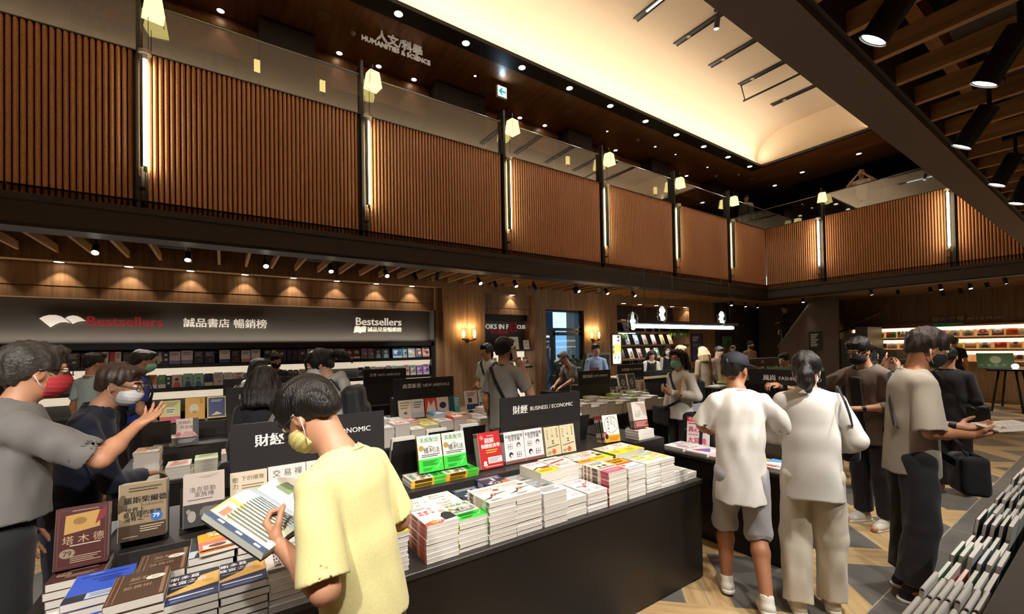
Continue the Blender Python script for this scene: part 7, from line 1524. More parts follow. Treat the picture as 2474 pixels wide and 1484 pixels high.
class Person: pass
def euler(yaw, pitch, roll=0.0):
    """yaw>0 turns to the person's left, pitch>0 nods down"""
    return np.array(Matrix.Rotation(RD(yaw), 3, 'Z') @ Matrix.Rotation(RD(-pitch), 3, 'X') @ Matrix.Rotation(RD(roll), 3, 'Y'))
def person(label, loc, face, H=1.7, lean=0.0, head=(0, 0, 0), headfwd=0.0, arms=None, legs=None, res=.010, skin=SKIN, girth=1.0, z0=0.0, whole=True):
    """face: compass angle of the chest in degrees (0 = +X, 90 = +Y). Arms/legs in the person's own frame: x right, y ahead."""
    p = Person(); p.s = s = H/1.70; p.res = res; p.girth = girth; p.skin = skin; p.rz = RD(face-90)
    p.root = thing('person', label, 'person', (loc[0], loc[1], z0), p.rz)
    ln = RD(lean); L = lambda z: V3(0, sin(ln)*(z-.92), .92+(z-.92)*cos(ln))*s if z > .92 else V3(0, 0, z)*s
    p.L = L; p.lean = ln; p.up = V3(0, sin(ln), cos(ln)); p.fw = V3(0, cos(ln), -sin(ln))
    p.pelvis = L(.93); p.waist = L(1.08); p.chest = L(1.28); p.neck = L(1.44)
    p.R = euler(*head); p.hc = p.neck+(p.up*.155+p.fw*(.035+headfwd))*s
    p.sh = {sd: L(1.372)+V3(sd*.152*s*(.6+.4*girth), 0, 0) for sd in (-1, 1)}
    da = {sd: dict(e=p.sh[sd]+V3(sd*.055, -.02, -.27)*s, w=p.sh[sd]+V3(sd*.06, .06, -.51)*s, d=V3(0, .25, -1), n=V3(-sd, 0, 0), curl=(22, 26, 30, 34)) for sd in (-1, 1)}
    inv = np.array(Matrix.Rotation(-p.rz, 3, 'Z')); org = V3(loc[0], loc[1], z0)
    def loc_(q, wd): return inv@(V3(*q)-org) if wd else V3(*q)
    p.toL = lambda q: inv@(V3(*q)-org); p.dirL = lambda q: inv@V3(*q)
    for sd, a in (arms or {}).items():
        wd = a.get('world', False)
        for key in a:
            if key in ('e', 'w'): da[sd][key] = loc_(a[key], wd)
            elif key in ('d', 'n'): da[sd][key] = inv@V3(*a[key]) if wd else V3(*a[key])
            else: da[sd][key] = a[key]
    p.arm = da
    dl = {sd: dict(h=V3(sd*.088, 0, .90)*s, k=V3(sd*.095, .015, .48)*s, a=V3(sd*.10, -.02, .085)*s, t=V3(sd*.12, .16, .02)*s) for sd in (-1, 1)}
    for sd, a in (legs or {}).items():
        for key in a: dl[sd][key] = V3(*a[key])*s
    p.leg = dl
    # ---- the body, one surface
    F = Fld(.025*s); g = girth; hp = lambda x, y, z: p.hc+p.R@(V3(x, y, z)*s)
    F.cap(p.pelvis, p.waist, .112*s*g, .100*s*g, ((0, 1, 0), .72)); F.cap(p.waist, p.chest, .100*s*g, .112*s*g, ((0, 1, 0), .70), k=.03)
    F.cap(p.sh[-1]*.85+p.L(1.33)*.15, p.sh[1]*.85+p.L(1.33)*.15, .042*s, None, k=.04); [F.cap(p.L(1.45), p.sh[q]*.75+p.L(1.39)*.25, .036*s, .034*s, k=.03) for q in (-1, 1)]
    F.cap(p.neck-p.up*.05*s, p.hc+p.R@(V3(0, -.022, -.055)*s), .056*s, .050*s, k=.035)
    F.ell(hp(0, -.012, .028), V3(.073, .092, .088)*s, p.R, k=.02); F.ell(hp(0, .026, -.035), V3(.056, .064, .078)*s, p.R, k=.035)
    F.ell(hp(0, .066, -.092), V3(.024, .020, .016)*s, p.R, k=.025); F.cap(hp(0, .090, .016), hp(0, .108, -.020), .0085*s, .0125*s, k=.012*s); F.ell(hp(0, .098, -.025), V3(.017, .010, .008)*s, p.R, k=.008)
    F.ell(hp(0, .076, .034), V3(.050, .018, .012)*s, p.R, k=.012); F.ell(hp(0, .088, -.055), V3(.021, .010, .0085)*s, p.R, k=.008)
    for sd in (-1, 1):
        F.ell(hp(sd*.074, -.006, -.008), V3(.009, .020, .031)*s, p.R@euler(0, 0, 0), k=.010); F.ell(hp(sd*.080, .002, -.004), V3(.006, .009, .016)*s, p.R, op='s', k=.006)
        F.ell(hp(sd*.031, .098, .014), V3(.015, .012, .009)*s, p.R, op='s', k=.012)
        a = p.arm[sd]
        F.cap(p.sh[sd], a['e'], .044*s, .038*s, k=.02); F.cap(a['e'], a['e']*.65+a['w']*.35, .040*s, .040*s, k=.02); F.cap(a['e']*.65+a['w']*.35, a['w'], .040*s, .026*s, ((a['n']), .85), k=.02)
        if not a.get('nohand'): hand(F, a['w'], a['d'], a['n'], sd*a.get('ts', 1), s*.98, a['curl'], a.get('spread', 6), a.get('thumb', (.75, .25)), a.get('seg', 35))
        l = p.leg[sd]
        if whole:
            F.cap(l['h'], l['k'], .078*s*g, .054*s, k=.04); F.cap(l['k'], l['k']*.7+l['a']*.3, .053*s, .056*s, k=.02); F.cap(l['k']*.7+l['a']*.3, l['a'], .056*s, .036*s, k=.02); F.cap(l['a']-V3(0, 0, .02*s), l['t'], .036*s, .028*s, k=.03)
    p.body = put('body', F.mesh(res), skin, p.root)
    return p
def hpt(p, x, y, z): return p.hc+p.R@(V3(x, y, z)*p.s)
def face_parts(p, eyes=True, brows=True, lips=True):
    for sd in (-1, 1):
        if eyes:
            m = MB(); c = hpt(p, sd*.031, .082, .014); m.ell(c, V3(.0125, .0125, .0115)*p.s, 10, 8); m.mat = 1; c2 = hpt(p, sd*.031, .0925, .0135); m.ell(c2, V3(.0058, .0045, .0058)*p.s, 10, 6); m.build('eye', [M_EYE, M_IRIS], p.root)
        if brows: m = MB(); m.tube([hpt(p, sd*.014, .096, .034), hpt(p, sd*.032, .094, .041), hpt(p, sd*.050, .080, .036)], [.0035*p.s, .004*p.s, .0022*p.s], 6); m.build('eyebrow', M_BROW, p.root)
    if lips: m = MB(); m.tube([hpt(p, -.022, .092, -.056), hpt(p, -.008, .099, -.053), hpt(p, .008, .099, -.053), hpt(p, .022, .092, -.056)], [.002*p.s, .005*p.s, .005*p.s, .002*p.s], 6); m.build('mouth', M_LIP, p.root)
def hair(p, style='short', m=HAIR, seed=1, vol=1.0, res=None):
    F = Fld(.012*p.s); s = p.s; H_ = lambda x, y, z: hpt(p, x, y, z); E = lambda c, r, **k: F.ell(H_(*c), V3(*r)*s, p.R, **k); v = vol
    g = random.Random(seed)
    E((0, -.020, .040), (.083*v, .102*v, .092*v))
    if style in ('short', 'crop', 'thin'):
        E((0, -.075, -.015), (.066, .035, .05), k=.02); E((0, .055, .098), (.055, .04, .024*v), k=.02)
        for sd in (-1, 1): E((sd*.072, .012, .030), (.010, .026, .035), k=.01)
        F.half(p.R@V3(0, .86, -.5), H_(0, .085, .052)); 
        F.half(p.R@V3(0, .35, -.93), H_(0, -.02, -.035 if style != 'crop' else -.02))
        for sd in (-1, 1): E((sd*.085, .03, -.035), (.03, .05, .05), op='s', k=.008)
    elif style == 'mullet':
        E((0, .07, .075), (.062, .035, .045), k=.02); E((0, -.075, -.06), (.062, .038, .09), k=.03)
        for sd in (-1, 1): E((sd*.075, .03, .02), (.012, .035, .05), k=.015)
        F.half(p.R@V3(0, .95, -.1), H_(0, .108, .05)); E((0, .09, -.02), (.06, .05, .055), op='s', k=.01)
    elif style == 'bob':
        for i in range(26):
            a = pi*(.12+.76*i/25)+pi; x, y = .10*cos(a), .105*sin(a)*1.0; F.cap(H_(x*.8, y*.8-.005, .06), H_(x*1.22*v, y*1.12-.005, -.10-.03*g.random()), .024*s, .020*s, k=.018)
        for sd in (-1, 1): F.cap(H_(sd*.062, .045, .085), H_(sd*.092, .02, -.07), .024*s, .018*s, k=.02)
        E((0, .03, .108), (.062, .06, .022), k=.02); E((0, .10, -.03), (.058, .06, .10), op='s', k=.01)
    elif style in ('long', 'wavy'):
        for i in range(24):
            a = pi*(.05+.9*i/23)+pi; x, y = .098*cos(a), .10*sin(a); q = .20 if style == 'long' else .17
            F.cap(H_(x*.8, y*.8-.01, .05), H_(x*1.25, y*1.15-.012, -.09), .026*s, .028*s, k=.02); F.cap(H_(x*1.25, y*1.15-.012, -.09), H_(x*(1.5 if style == 'wavy' else 1.2)+.01*g.uniform(-1, 1), y*(1.35 if style == 'wavy' else 1.15)-.01, -q-.03*g.random()), .030*s, .020*s, k=.02)
        E((0, .02, .108), (.066, .066, .022), k=.02); E((0, .10, -.04), (.056, .06, .12), op='s', k=.01)
    elif style in ('pony', 'bun', 'pony_loose', 'top'):
        for sd in (-1, 1): E((sd*.066, .01, .01), (.018, .045, .045), k=.02)
        E((0, -.07, -.03), (.062, .038, .045), k=.02); E((0, .088, -.03), (.052, .05, .085), op='s', k=.012)
        for sd in (-1, 1): E((sd*.088, .045, -.05), (.03, .055, .055), op='s', k=.01)
        if style == 'pony':
            F.cap(H_(0, -.11, -.01), H_(0, -.135, -.015), .022*s, .026*s, k=.012)
            pts = [(0, -.135, -.015), (.0, -.155, -.06), (.0, -.145, -.11), (.01, -.125, -.155)]
            for a, b, r0, r1 in zip(pts[:-1], pts[1:], (.026, .046, .048), (.046, .048, .026)): F.cap(H_(*a), H_(*b), r0*s, r1*s, k=.02)
        elif style == 'pony_loose':
            pts = [(0, -.115, .03), (0, -.16, .015), (.0, -.21, -.03), (.0, -.235, -.10)]
            for a, b, r0, r1 in zip(pts[:-1], pts[1:], (.020, .034, .036), (.034, .036, .012)): F.cap(H_(*a), H_(*b), r0*s, r1*s, k=.02)
            for k in range(5): F.cap(H_(.03-.015*k, .085, .085), H_(.035-.014*k, .115, -.0-.02*g.random()), .009*s, .005*s, k=.008)
        elif style == 'bun': E((0, -.10, .06), (.05, .05, .045), k=.012)
    # strands
    def d(x, y, z):
        q = 0
        for i in range(4):
            kx, ky, kz = g.uniform(-180, 180), g.uniform(-180, 180), g.uniform(-30, 30); q = q+np.sin(kx*x+ky*y+kz*z+g.uniform(0, 6))
        return .0022*s*q
    return put('hair', F.mesh(res or min(p.res, .007) if p.res < .011 else p.res*.8, d), m, p.root)
def cap_hat(p, m, seed=1):
    F = Fld(.01); s = p.s; F.ell(hpt(p, 0, -.014, .048), V3(.088, .106, .088)*s, p.R); F.half(p.R@V3(0, -.12, -1), hpt(p, 0, 0, .028)); put('cap', F.mesh(min(p.res, .007)), m, p.root)
    F = Fld(.01); F.ell(hpt(p, 0, .115, .035), V3(.078, .075, .016)*s, p.R@euler(0, 10)); F.ell(hpt(p, 0, .115, .020), V3(.085, .085, .018)*s, p.R@euler(0, 10), op='s', k=.004); F.half(p.R@V3(0, -1, 0), hpt(p, 0, .07, 0)); put('brim', F.mesh(.005 if p.res < .012 else p.res*.6), m, p.root)
def face_mask(p, m, loops=True, low=0.0, loopm=None):
    s = p.s; F = Fld(.012); E = lambda c, r, **k: F.ell(hpt(p, *c), V3(*r)*s, p.R, **k)
    E((0, .034, -.048-low), (.068, .080, .064)); E((0, .078, -.030-low), (.032, .042, .030), k=.02); F.half(p.R@V3(0, -1, .12), hpt(p, 0, .030, 0)); F.half(p.R@V3(0, -.25, 1), hpt(p, 0, .09, -.004-low))
    def d(x, y, z):
        c = p.hc; q = (x-c[0])*p.R[0, 2]+(y-c[1])*p.R[1, 2]+(z-c[2])*p.R[2, 2]; return .0012*np.sin(q*320)
    o = put('face_mask', F.mesh(min(p.res*.7, .006), d), m, p.root)
    if loops:
        for sd in (-1, 1):
            b = MB(); b.tube([hpt(p, sd*.062, .036, -.015-low), hpt(p, sd*.079, .006, .014), hpt(p, sd*.082, -.018, .012)], .0018*s, 6); b.tube([hpt(p, sd*.058, .036, -.085-low), hpt(p, sd*.076, .0, -.05), hpt(p, sd*.081, -.020, -.012)], .0018*s, 6); b.build('ear_loop', loopm or m, p.root)
    return o
def glasses(p, m, lens=True, drop=0.0):
    s = p.s
    for sd in (-1, 1):
        b = MB(); b.tube([hpt(p, sd*.033+.024*cos(t), .112-abs(.01*cos(t)), .010-drop+.018*sin(t)) for t in np.arange(16)*2*pi/16], .0020*s, 6, True)
        b.tube([hpt(p, sd*.057, .102, .016-drop), hpt(p, sd*.076, .05, .016-drop*.3), hpt(p, sd*.080, -.012, .012), hpt(p, sd*.078, -.028, -.005)], .0024*s, 6); b.build('glasses_frame', m, p.root)
    b = MB(); b.tube([hpt(p, -.010, .112, .014-drop), hpt(p, .010, .112, .014-drop)], .002*s, 6); b.build('bridge', m, p.root)
def shirt(p, m, hem=.80, sleeve='short', loose=1.0, name='shirt', seed=1, amp=.0045, collar=True, sl=None, res=None, neckhole=.066, front=None, openback=0):
    s = p.s; g = p.girth*loose; F = Fld(.03*s); hemp = p.L(hem)
    [F.cap(p.L(1.43), p.sh[q]+p.up*.004, .050*s, .050*s, ((0, 1, 0), 1.1)) for q in (-1, 1)]
    F.cap(p.L(1.31), p.L(1.12), .134*s*g, .130*s*g, ((0, 1, 0), .74), k=.045*s); F.cap(p.L(1.12), hemp, .130*s*g, .142*s*g, ((0, 1, 0), .78), k=.03*s, cut=True)
    F.cap(p.L(1.40), p.L(1.445), .075*s, .060*s, k=.02*s)
    for sd in (-1, 1):
        a = p.arm[sd]; S, E_, W_ = p.sh[sd], a['e'], a['w']
        if sleeve == 'none': continue
        if sleeve == 'short':
            t = sl or .72; en = S+(E_-S)*t; r1 = .062*s*loose
            F.cap(S, en, .056*s*(.5+.5*g), r1, k=.022*s, cut=True); F.cap(S+(E_-S)*(t-.10), S+(E_-S)*(t+.3), r1-.016*s, r1-.013*s, op='s', k=.003)
        else:
            t = sl or .93; en = E_+(W_-E_)*t; F.cap(S, E_, .056*s*(.5+.5*g), .052*s*loose, k=.022*s); F.cap(E_, en, .052*s*loose, .040*s*loose, k=.02*s, cut=True); F.cap(E_+(W_-E_)*(t-.06), E_+(W_-E_)*(t+.3), .030*s, .030*s, op='s', k=.003)
    F.cap(p.L(1.435), p.hc, neckhole*s, neckhole*1.05*s, op='s', k=.006); F.cap(p.L(hem+.012), p.L(hem-.06), .112*s*g, .116*s*g, ((0, 1, 0), .74), op='s', k=.003)
    o = put(name, F.mesh(res or p.res, folds(seed, amp*s)), m, p.root)
    if collar:
        b = MB(); n = 22; c = p.L(1.438)+p.fw*.004; b.tube([c+V3(cos(t)*(neckhole+.006)*s, 0, 0)+p.fw*sin(t)*(neckhole+.006)*s+p.up*(-.018*sin(t)+.004)*s for t in np.arange(n)*2*pi/n], .0065*s, 8, True); b.build('collar', m, p.root)
    return o
def polo_collar(p, m):
    F = Fld(.006); s = p.s; F.cap(p.L(1.425), p.L(1.475), .082*s, .070*s, cut=True); F.cap(p.L(1.41), p.L(1.52), .069*s, .062*s, op='s', k=.003); put('collar', F.mesh(min(p.res, .007)), m, p.root)
def trousers(p, m, hem=.10, wide=1.0, name='trousers', seed=3, amp=.004, top=1.0, res=None):
    s = p.s; F = Fld(.03*s); g = p.girth
    F.cap(p.L(.90), p.L(top), .118*s*g, .108*s*g, ((0, 1, 0), .80))
    for sd in (-1, 1):
        l = p.leg[sd]; a = l['a']; k_ = l['k']; t = (k_[2]-hem*s)/max(.05, k_[2]-a[2])
        if hem*s < k_[2]:
            en = k_+(a-k_)*t; F.cap(l['h'], k_, .086*s*g*(.6+.4*wide), .070*s*wide, k=.03*s); F.cap(k_, en, .070*s*wide, .064*s*wide, k=.02*s, cut=True); F.cap(k_+(a-k_)*(t-.04), k_+(a-k_)*(t+.2), .048*s*wide, .048*s*wide, op='s', k=.003)
        else:
            t = (l['h'][2]-hem*s)/(l['h'][2]-k_[2]); en = l['h']+(k_-l['h'])*t; F.cap(l['h'], en, .090*s*g, .092*s*wide, k=.03*s, cut=True); F.cap(l['h']+(k_-l['h'])*(t-.06), l['h']+(k_-l['h'])*(t+.3), .070*s*wide, .072*s*wide, op='s', k=.003)
    return put(name, F.mesh(res or p.res, folds(seed, amp*s, .6)), m, p.root)
def shoe(p, sd, m, sole, res=.006, white=None):
    s = p.s; l = p.leg[sd]; a, t = l['a'], l['t']; d = V3(t[0]-a[0], t[1]-a[1], 0); d = nrm(d); up = nrm(np.cross(np.cross(d, t-a+V3(0, 0, .06*s)), d)) if False else V3(0, 0, 1)
    pitch = math.atan2((a[2]-.085*s)-(t[2]-.02*s), .17*s)*-1
    Rm = np.array(Matrix(((d[1], d[0], 0), (-d[0], d[1], 0), (0, 0, 1))) @ Matrix.Rotation(pitch, 3, 'X')); c = a+Rm@(V3(0, .055, -.045)*s)
    Q = lambda x, y, z: c+Rm@(V3(x, y, z)*s)
    F = Fld(.012*s); F.cap(Q(0, -.075, -.005), Q(0, .10, -.015), .040*s, .036*s, (Rm@V3(0, 0, 1), .75)); F.cap(Q(0, -.07, .0), Q(0, -.055, .055), .040*s, .042*s, k=.02*s); F.cap(Q(0, .0, .02), Q(0, .07, .0), .038*s, .034*s, k=.03*s); F.cap(Q(0, -.055, .06), Q(0, -.055, .12), .034*s, .034*s, op='s', k=.004); F.half(Rm@V3(0, 0, -1), Q(0, 0, -.024))
    o = put('shoe', F.mesh(res), m, p.root)
    F = Fld(.008); F.cap(Q(0, -.085, -.03), Q(0, .105, -.03), .044*s, .040*s, (Rm@V3(0, 0, 1), .9)); F.half(Rm@V3(0, 0, 1), Q(0, 0, -.018)); F.half(Rm@V3(0, 0, -1), Q(0, 0, -.042)); q = put('sole', F.mesh(res), sole, o)
    return o
W_TEE = cloth('white_cotton', '#e2ded6'); G_TEE = cloth('grey_cotton', '#8f8b85'); Y_TEE = cloth('pale_yellow_cotton', '#e3d99a'); TAUPE = cloth('taupe_cotton', '#948a7c'); BLK = cloth('black_cloth', '#16151a'); NAVY = cloth('navy_cloth', '#1b2138'); BLUE = cloth('royal_blue_cloth', '#1f3f9c'); POLO = cloth('grey_polo_cloth', '#716e6c')
M_MW = cloth('white_mask', '#dfe0e2', .8, 0, .02); M_MY = cloth('yellow_mask', '#e6d98a', .8, 0, .02); M_MB = cloth('black_mask', '#15171b', .8, 0, .02); M_MG = cloth('green_mask', '#8ed0b8', .8, 0, .02); M_MR = cloth('red_mask', '#b8343c', .8, 0, .06)
SOLE_W = mat('white_sole', '#e6e2da', .6); SHOE_W = mat('white_shoe', '#dcd8cc', .7); SHOE_B = mat('black_shoe', '#1c1b1d', .6)
# ---- the boy in yellow reading at the front table
p1 = person('person in a pale yellow T-shirt and yellow mask reading an open book', (.375, 1.40), 131, 1.61, lean=10, head=(4, 42, 0), headfwd=.07, res=.0065,
            arms={-1: dict(e=(-.215, -.015, 1.055), w=(-.150, .195, 1.125), d=(.25, .8, .50), n=(.72, -.12, .45), curl=(48, 52, 55, 58), thumb=(.8, .75), seg=45), 1: dict(e=(.215, .01, 1.07), w=(.15, .22, 1.12), d=(-.25, .8, .50), n=(-.72, -.12, .45), curl=(48, 52, 55, 58), thumb=(.8, .75), seg=45)})
shirt(p1, Y_TEE, hem=.90, loose=1.17, sl=.92, seed=4, amp=.0042); hair(p1, 'short', HAIR, 2, 1.07); trousers(p1, BLK, seed=6); [shoe(p1, sd, SHOE_W, SOLE_W, .009) for sd in (-1, 1)]
glasses(p1, mat('dark_glasses', '#17120f', .3), drop=.006); face_mask(p1, M_MY, loopm=M_MW); face_parts(p1, lips=False)
m = MB(); m.T = None
for k, (zz, w_, h_) in enumerate(((.345, .10, .012), (.32, .13, .016), (.298, .09, .010), (.28, .11, .012))):
    c = p1.L(1.28-.345+zz-.02); y0 = p1.fw*.118*p1.s*1.17
    a_ = [c+y0+V3(sx*w_/2, -.0001, sz*h_/2) for sx, sz in ((-1, -1), (1, -1), (1, 1), (-1, 1))]
    m.add(a_, [(0, 1, 2, 3)])
m.build('shirt_print', mat('brown_shirt_print', '#5a4a38', .8), p1.root)
# the open book in his hands
def open_book(label, loc, rz, tilt, w, h, th, left, right, edge='#d8dcd4', cover='#1e1a1c', curlr=.03):
    t = thing('open_book', label, 'book', loc, rz); R = np.array(Matrix.Rotation(tilt, 3, 'X')); N_ = 10
    for sd, art, nm in ((-1, left, 'page_block'), (1, right, 'page_block')):
        mb = MB(); mb.setT(R=R); top = []; bot = []
        for i in range(N_+1):
            u = i/N_; x = sd*u*w; z = th+curlr*sin(pi*min(1, u*1.15))*(.9-.5*u)-.012*u; zb = -.006+.35*curlr*u*0
            top.append((x, z)); bot.append((x, z-th*(1.0-.25*u)))
        mb.col = hx(edge)
        for y0 in (-h/2, h/2):
            mb.add([(x, y0, z) for x, z in top]+[(x, y0, z) for x, z in bot], [(i, i+1, N_+2+i, N_+1+i) for i in range(N_)])
        mb.add([(top[-1][0], -h/2, top[-1][1]), (top[-1][0], h/2, top[-1][1]), (bot[-1][0], h/2, bot[-1][1]), (bot[-1][0], -h/2, bot[-1][1])], [(0, 1, 2, 3)])
        for k in range(1, 6):      # page layers along the lower edge
            q = k/6; mb.col = hx(('#aebfc4', '#e6ead8', '#9fb4bc')[k % 3]); mb.add([(a[0], -h/2-.0006, a[1]*(1-q)+b[1]*q) for a, b in zip(top, bot)]+[(a[0], -h/2-.0006, a[1]*(1-q)+b[1]*q-.0016) for a, b in zip(top, bot)], [(i, i+1, N_+2+i, N_+1+i) for i in range(N_)])
        # printed page: strips following the curve
        def strip(u0, u1, v0, v1, c, dz):
            mb.col = hx(c); us = [u0]+[i/N_ for i in range(1, N_) if u0 < i/N_ < u1]+[u1]; vv = []
            for u in us:
                k = u*N_; i = min(int(k), N_-1); f = k-i; z = top[i][1]*(1-f)+top[i+1][1]*f+dz
                vv += [(sd*u*w, (v0-.5)*h, z), (sd*u*w, (v1-.5)*h, z)]
            mb.add(vv, [(2*i, 2*i+2, 2*i+3, 2*i+1) for i in range(len(us)-1)])
        for k, e in enumerate(art): strip(*e, .0005+.0003*k)
        mb.build(nm, M_PRINT, t)
    mb = MB(); mb.setT(R=R); mb.col = hx(cover)
    for sd in (-1, 1):
        pts = [(sd*i/N_*w*1.02, -.002+ (th+curlr*sin(pi*min(1, i/N_*1.15))*(.9-.5*i/N_)-.012*i/N_)-th*(1-.25*i/N_)-.001) for i in range(N_+1)]
        mb.add([(x, y, z) for x, z in pts for y in (-h/2-.002, h/2+.002)], [(2*i, 2*i+2, 2*i+3, 2*i+1) for i in range(N_)])
    mb.build('cover', M_PRINT, t)
    return t
txt = [(.22+.055*i, .235+.055*i, .10, .78-.1*((i*3) % 3), '#6a7068') for i in range(12)]
ob = open_book('thick picture book held open by the boy in yellow', (.155, 1.605, 1.165), RD(41), RD(24), .185, .235, .026,
          [(.0, 1, 0, 1, '#e6ecd2'), (0, .45, 0, 1, '#c9dbe6'), (.55, 1, .72, 1, '#f0d878'), (.62, .95, .75, .96, '#f2e6d6'), (.70, .86, .80, .9, '#d88a6a'), (.9, 1, 0, 1, '#4a5a7a'), (.93, .97, .1, .2, '#fff'), (.93, .97, .4, .5, '#fff'), (.93, .97, .7, .8, '#fff')]+txt,
          [(0, 1, 0, 1, '#f3efe6'), (.1, .9, 0, .42, '#e8b890'), (.2, .5, .6, .85, '#8aa07a'), (.55, .8, .55, .7, '#c88a78'), (.2, .4, .1, .3, '#f3efe6'), (.5, .8, .15, .35, '#f3efe6')])
# ---- man in the grey polo pointing
p2 = person('person with greying hair in a grey polo shirt and red mask pointing across the table', (-.80, 2.72), 22, 1.74, lean=5, head=(4, 6, 0), headfwd=.02, girth=1.22, res=.0075, skin=SKIN,
            arms={1: dict(world=True, e=(-.455, 2.61, 1.235), w=(-.355, 2.79, 1.345), d=(.5, .7, .45), n=(-.35, -.3, .85), curl=(10, 14, 20, 26), spread=8, thumb=(.6, .1), seg=20)})
shirt(p2, POLO, hem=1.0, loose=1.12, sl=.88, seed=12, amp=.007, collar=False); polo_collar(p2, POLO); hair(p2, 'short', HAIR_G, 4, 1.06); trousers(p2, BLK, seed=2); [shoe(p2, sd, SHOE_B, SHOE_B, .012) for sd in (-1, 1)]
face_mask(p2, M_MR, loopm=M_MW); glasses(p2, MATS['dark_glasses']); face_parts(p2, lips=False)
# ---- man with white mask behind him
p3 = person('person with thinning hair and white mask in navy behind the pointing man', (-.70, 3.28), -8, 1.66, lean=14, head=(-10, 16, 0), headfwd=.03, res=.009,
            arms={1: dict(world=True, e=(-.50, 3.14, 1.0), w=(-.40, 3.36, .98), d=(.6, .6, -.1), n=(0, 0, -1), curl=(14, 18, 20, 22))})
shirt(p3, NAVY, hem=.78, sleeve='long', seed=5, loose=1.08); polo_collar(p3, NAVY); hair(p3, 'thin', mat('thin_brown_hair', '#3a2c22', .5, noise=(60, .4)), 7, .995); trousers(p3, NAVY); face_mask(p3, M_MW); glasses(p3, mat('gold_glasses', '#8a7a50', .3, .7)); face_parts(p3, lips=False)
# ---- man in blue with a backpack
def backpack(p, label, m, w=.16, h=.24, d=.085, z=1.16, strapm=None, group=None):
    s = p.s; t = thing('backpack', label, 'backpack', p.root.location, p.rz); c = p.L(z)-p.fw*(.100*p.girth+d*.9)*s; R = np.stack([V3(1, 0, 0), p.fw, p.up], 1)
    F = Fld(.03); F.box(c, V3(w, d, h)*s, R, .06*s); F.box(c-p.fw*d*.8*s-p.up*.06*s, V3(w*.75, d*.5, h*.5)*s, R, .04*s); put('bag', F.mesh(max(.009, p.res*.8), folds(9, .004)), m, t)
    for sd in (-1, 1):
        b = MB(); q = [c+V3(sd*.09*s, 0, 0)+p.up*.2*s+p.fw*d*s, p.L(1.455)+V3(sd*.10*s, 0, 0)-p.fw*.03*s, p.L(1.43)+V3(sd*.115*s, 0, 0)+p.fw*.075*s, p.L(1.28)+V3(sd*.125*s, 0, 0)+p.fw*.108*s*p.girth, p.L(1.12)+V3(sd*.14*s, 0, 0)+p.fw*.08*s, p.L(1.05)+V3(sd*.15*s, 0, 0)-p.fw*.09*s]
        b.strap(q, [-p.fw, -p.fw*.3+p.up, p.up, p.fw, p.fw+V3(sd, 0, 0), V3(sd, 0, 0)], .055*s, .012); b.build('strap', strapm or m, t)
    return t
PACK = cloth('black_nylon', '#17191b', .6, .05)
p4 = person('person in a royal blue T-shirt and green mask by the bestseller shelf', (-.80, 6.2), 12, 1.72, lean=3, head=(0, 14, 0), res=.012, arms={1: dict(e=(.24, .02, 1.10), w=(.22, .16, .93), d=(0, .6, -.6), n=(-1, 0, 0))})
shirt(p4, BLUE, hem=.85, seed=8); hair(p4, 'short', HAIR_B, 9); trousers(p4, BLK); face_mask(p4, M_MG); face_parts(p4, lips=False); glasses(p4, MATS['dark_glasses']); backpack(p4, 'bulky black backpack on the person in royal blue', PACK, .17, .26, .10)
p5 = person('dark-haired person in a red mask at the far left edge', (-1.24, 4.2), 20, 1.55, res=.012); shirt(p5, BLK, sleeve='long'); hair(p5, 'bob', HAIR_B, 3, .95); trousers(p5, BLK); face_mask(p5, M_MR)
p6 = person('person in a pale blue shirt facing the bestseller shelf', (-1.26, 6.8), 50, 1.70, head=(-18, 8, 0), res=.013); shirt(p6, cloth('pale_blue_cloth', '#b9d3de')); hair(p6, 'short', HAIR, 4); trousers(p6, BLK)
# ---- woman with black hair seen from behind
p7 = person('person with thick black shoulder-length hair in a black top between the tables', (.25, 3.70), 84, 1.56, head=(-6, 10, 0), res=.009); shirt(p7, BLK, hem=.85, sleeve='long', seed=3); hair(p7, 'wavy', HAIR, 5, 1.12); trousers(p7, BLK)
m = MB(); m.strap([p7.L(1.455)+V3(.10, -.03, .012), p7.L(1.38)+V3(.09, -.105, .01), p7.L(1.2)+V3(.0, -.135, 0), p7.L(1.0)+V3(-.12, -.12, 0)], V3(0, -1, 0), .03, .006); t = thing('shoulder_bag', 'thin grey strap bag of the black-haired person in black', 'bag', p7.root.location, p7.rz); m.build('strap', mat('grey_strap', '#6a6462', .6), t); F = Fld(.02); F.box(p7.L(.92)+V3(-.17, -.13, 0), V3(.1, .04, .09), None, .03); put('bag', F.mesh(.012), BLK, t)
p8 = person('person with short black hair and a white shirt by the psychology sign', (.36, 6.3), 60, 1.60, head=(10, 12, 0), res=.012); shirt(p8, W_TEE); hair(p8, 'bob', HAIR, 8, .93); trousers(p8, BLK)
p9 = person('person in navy with a black mask looking down before the shelf', (.66, 7.5), -80, 1.66, head=(0, 24, 0), res=.012); shirt(p9, NAVY, sleeve='long'); hair(p9, 'short', HAIR, 6); trousers(p9, BLK); face_mask(p9, M_MB); face_parts(p9, lips=False)
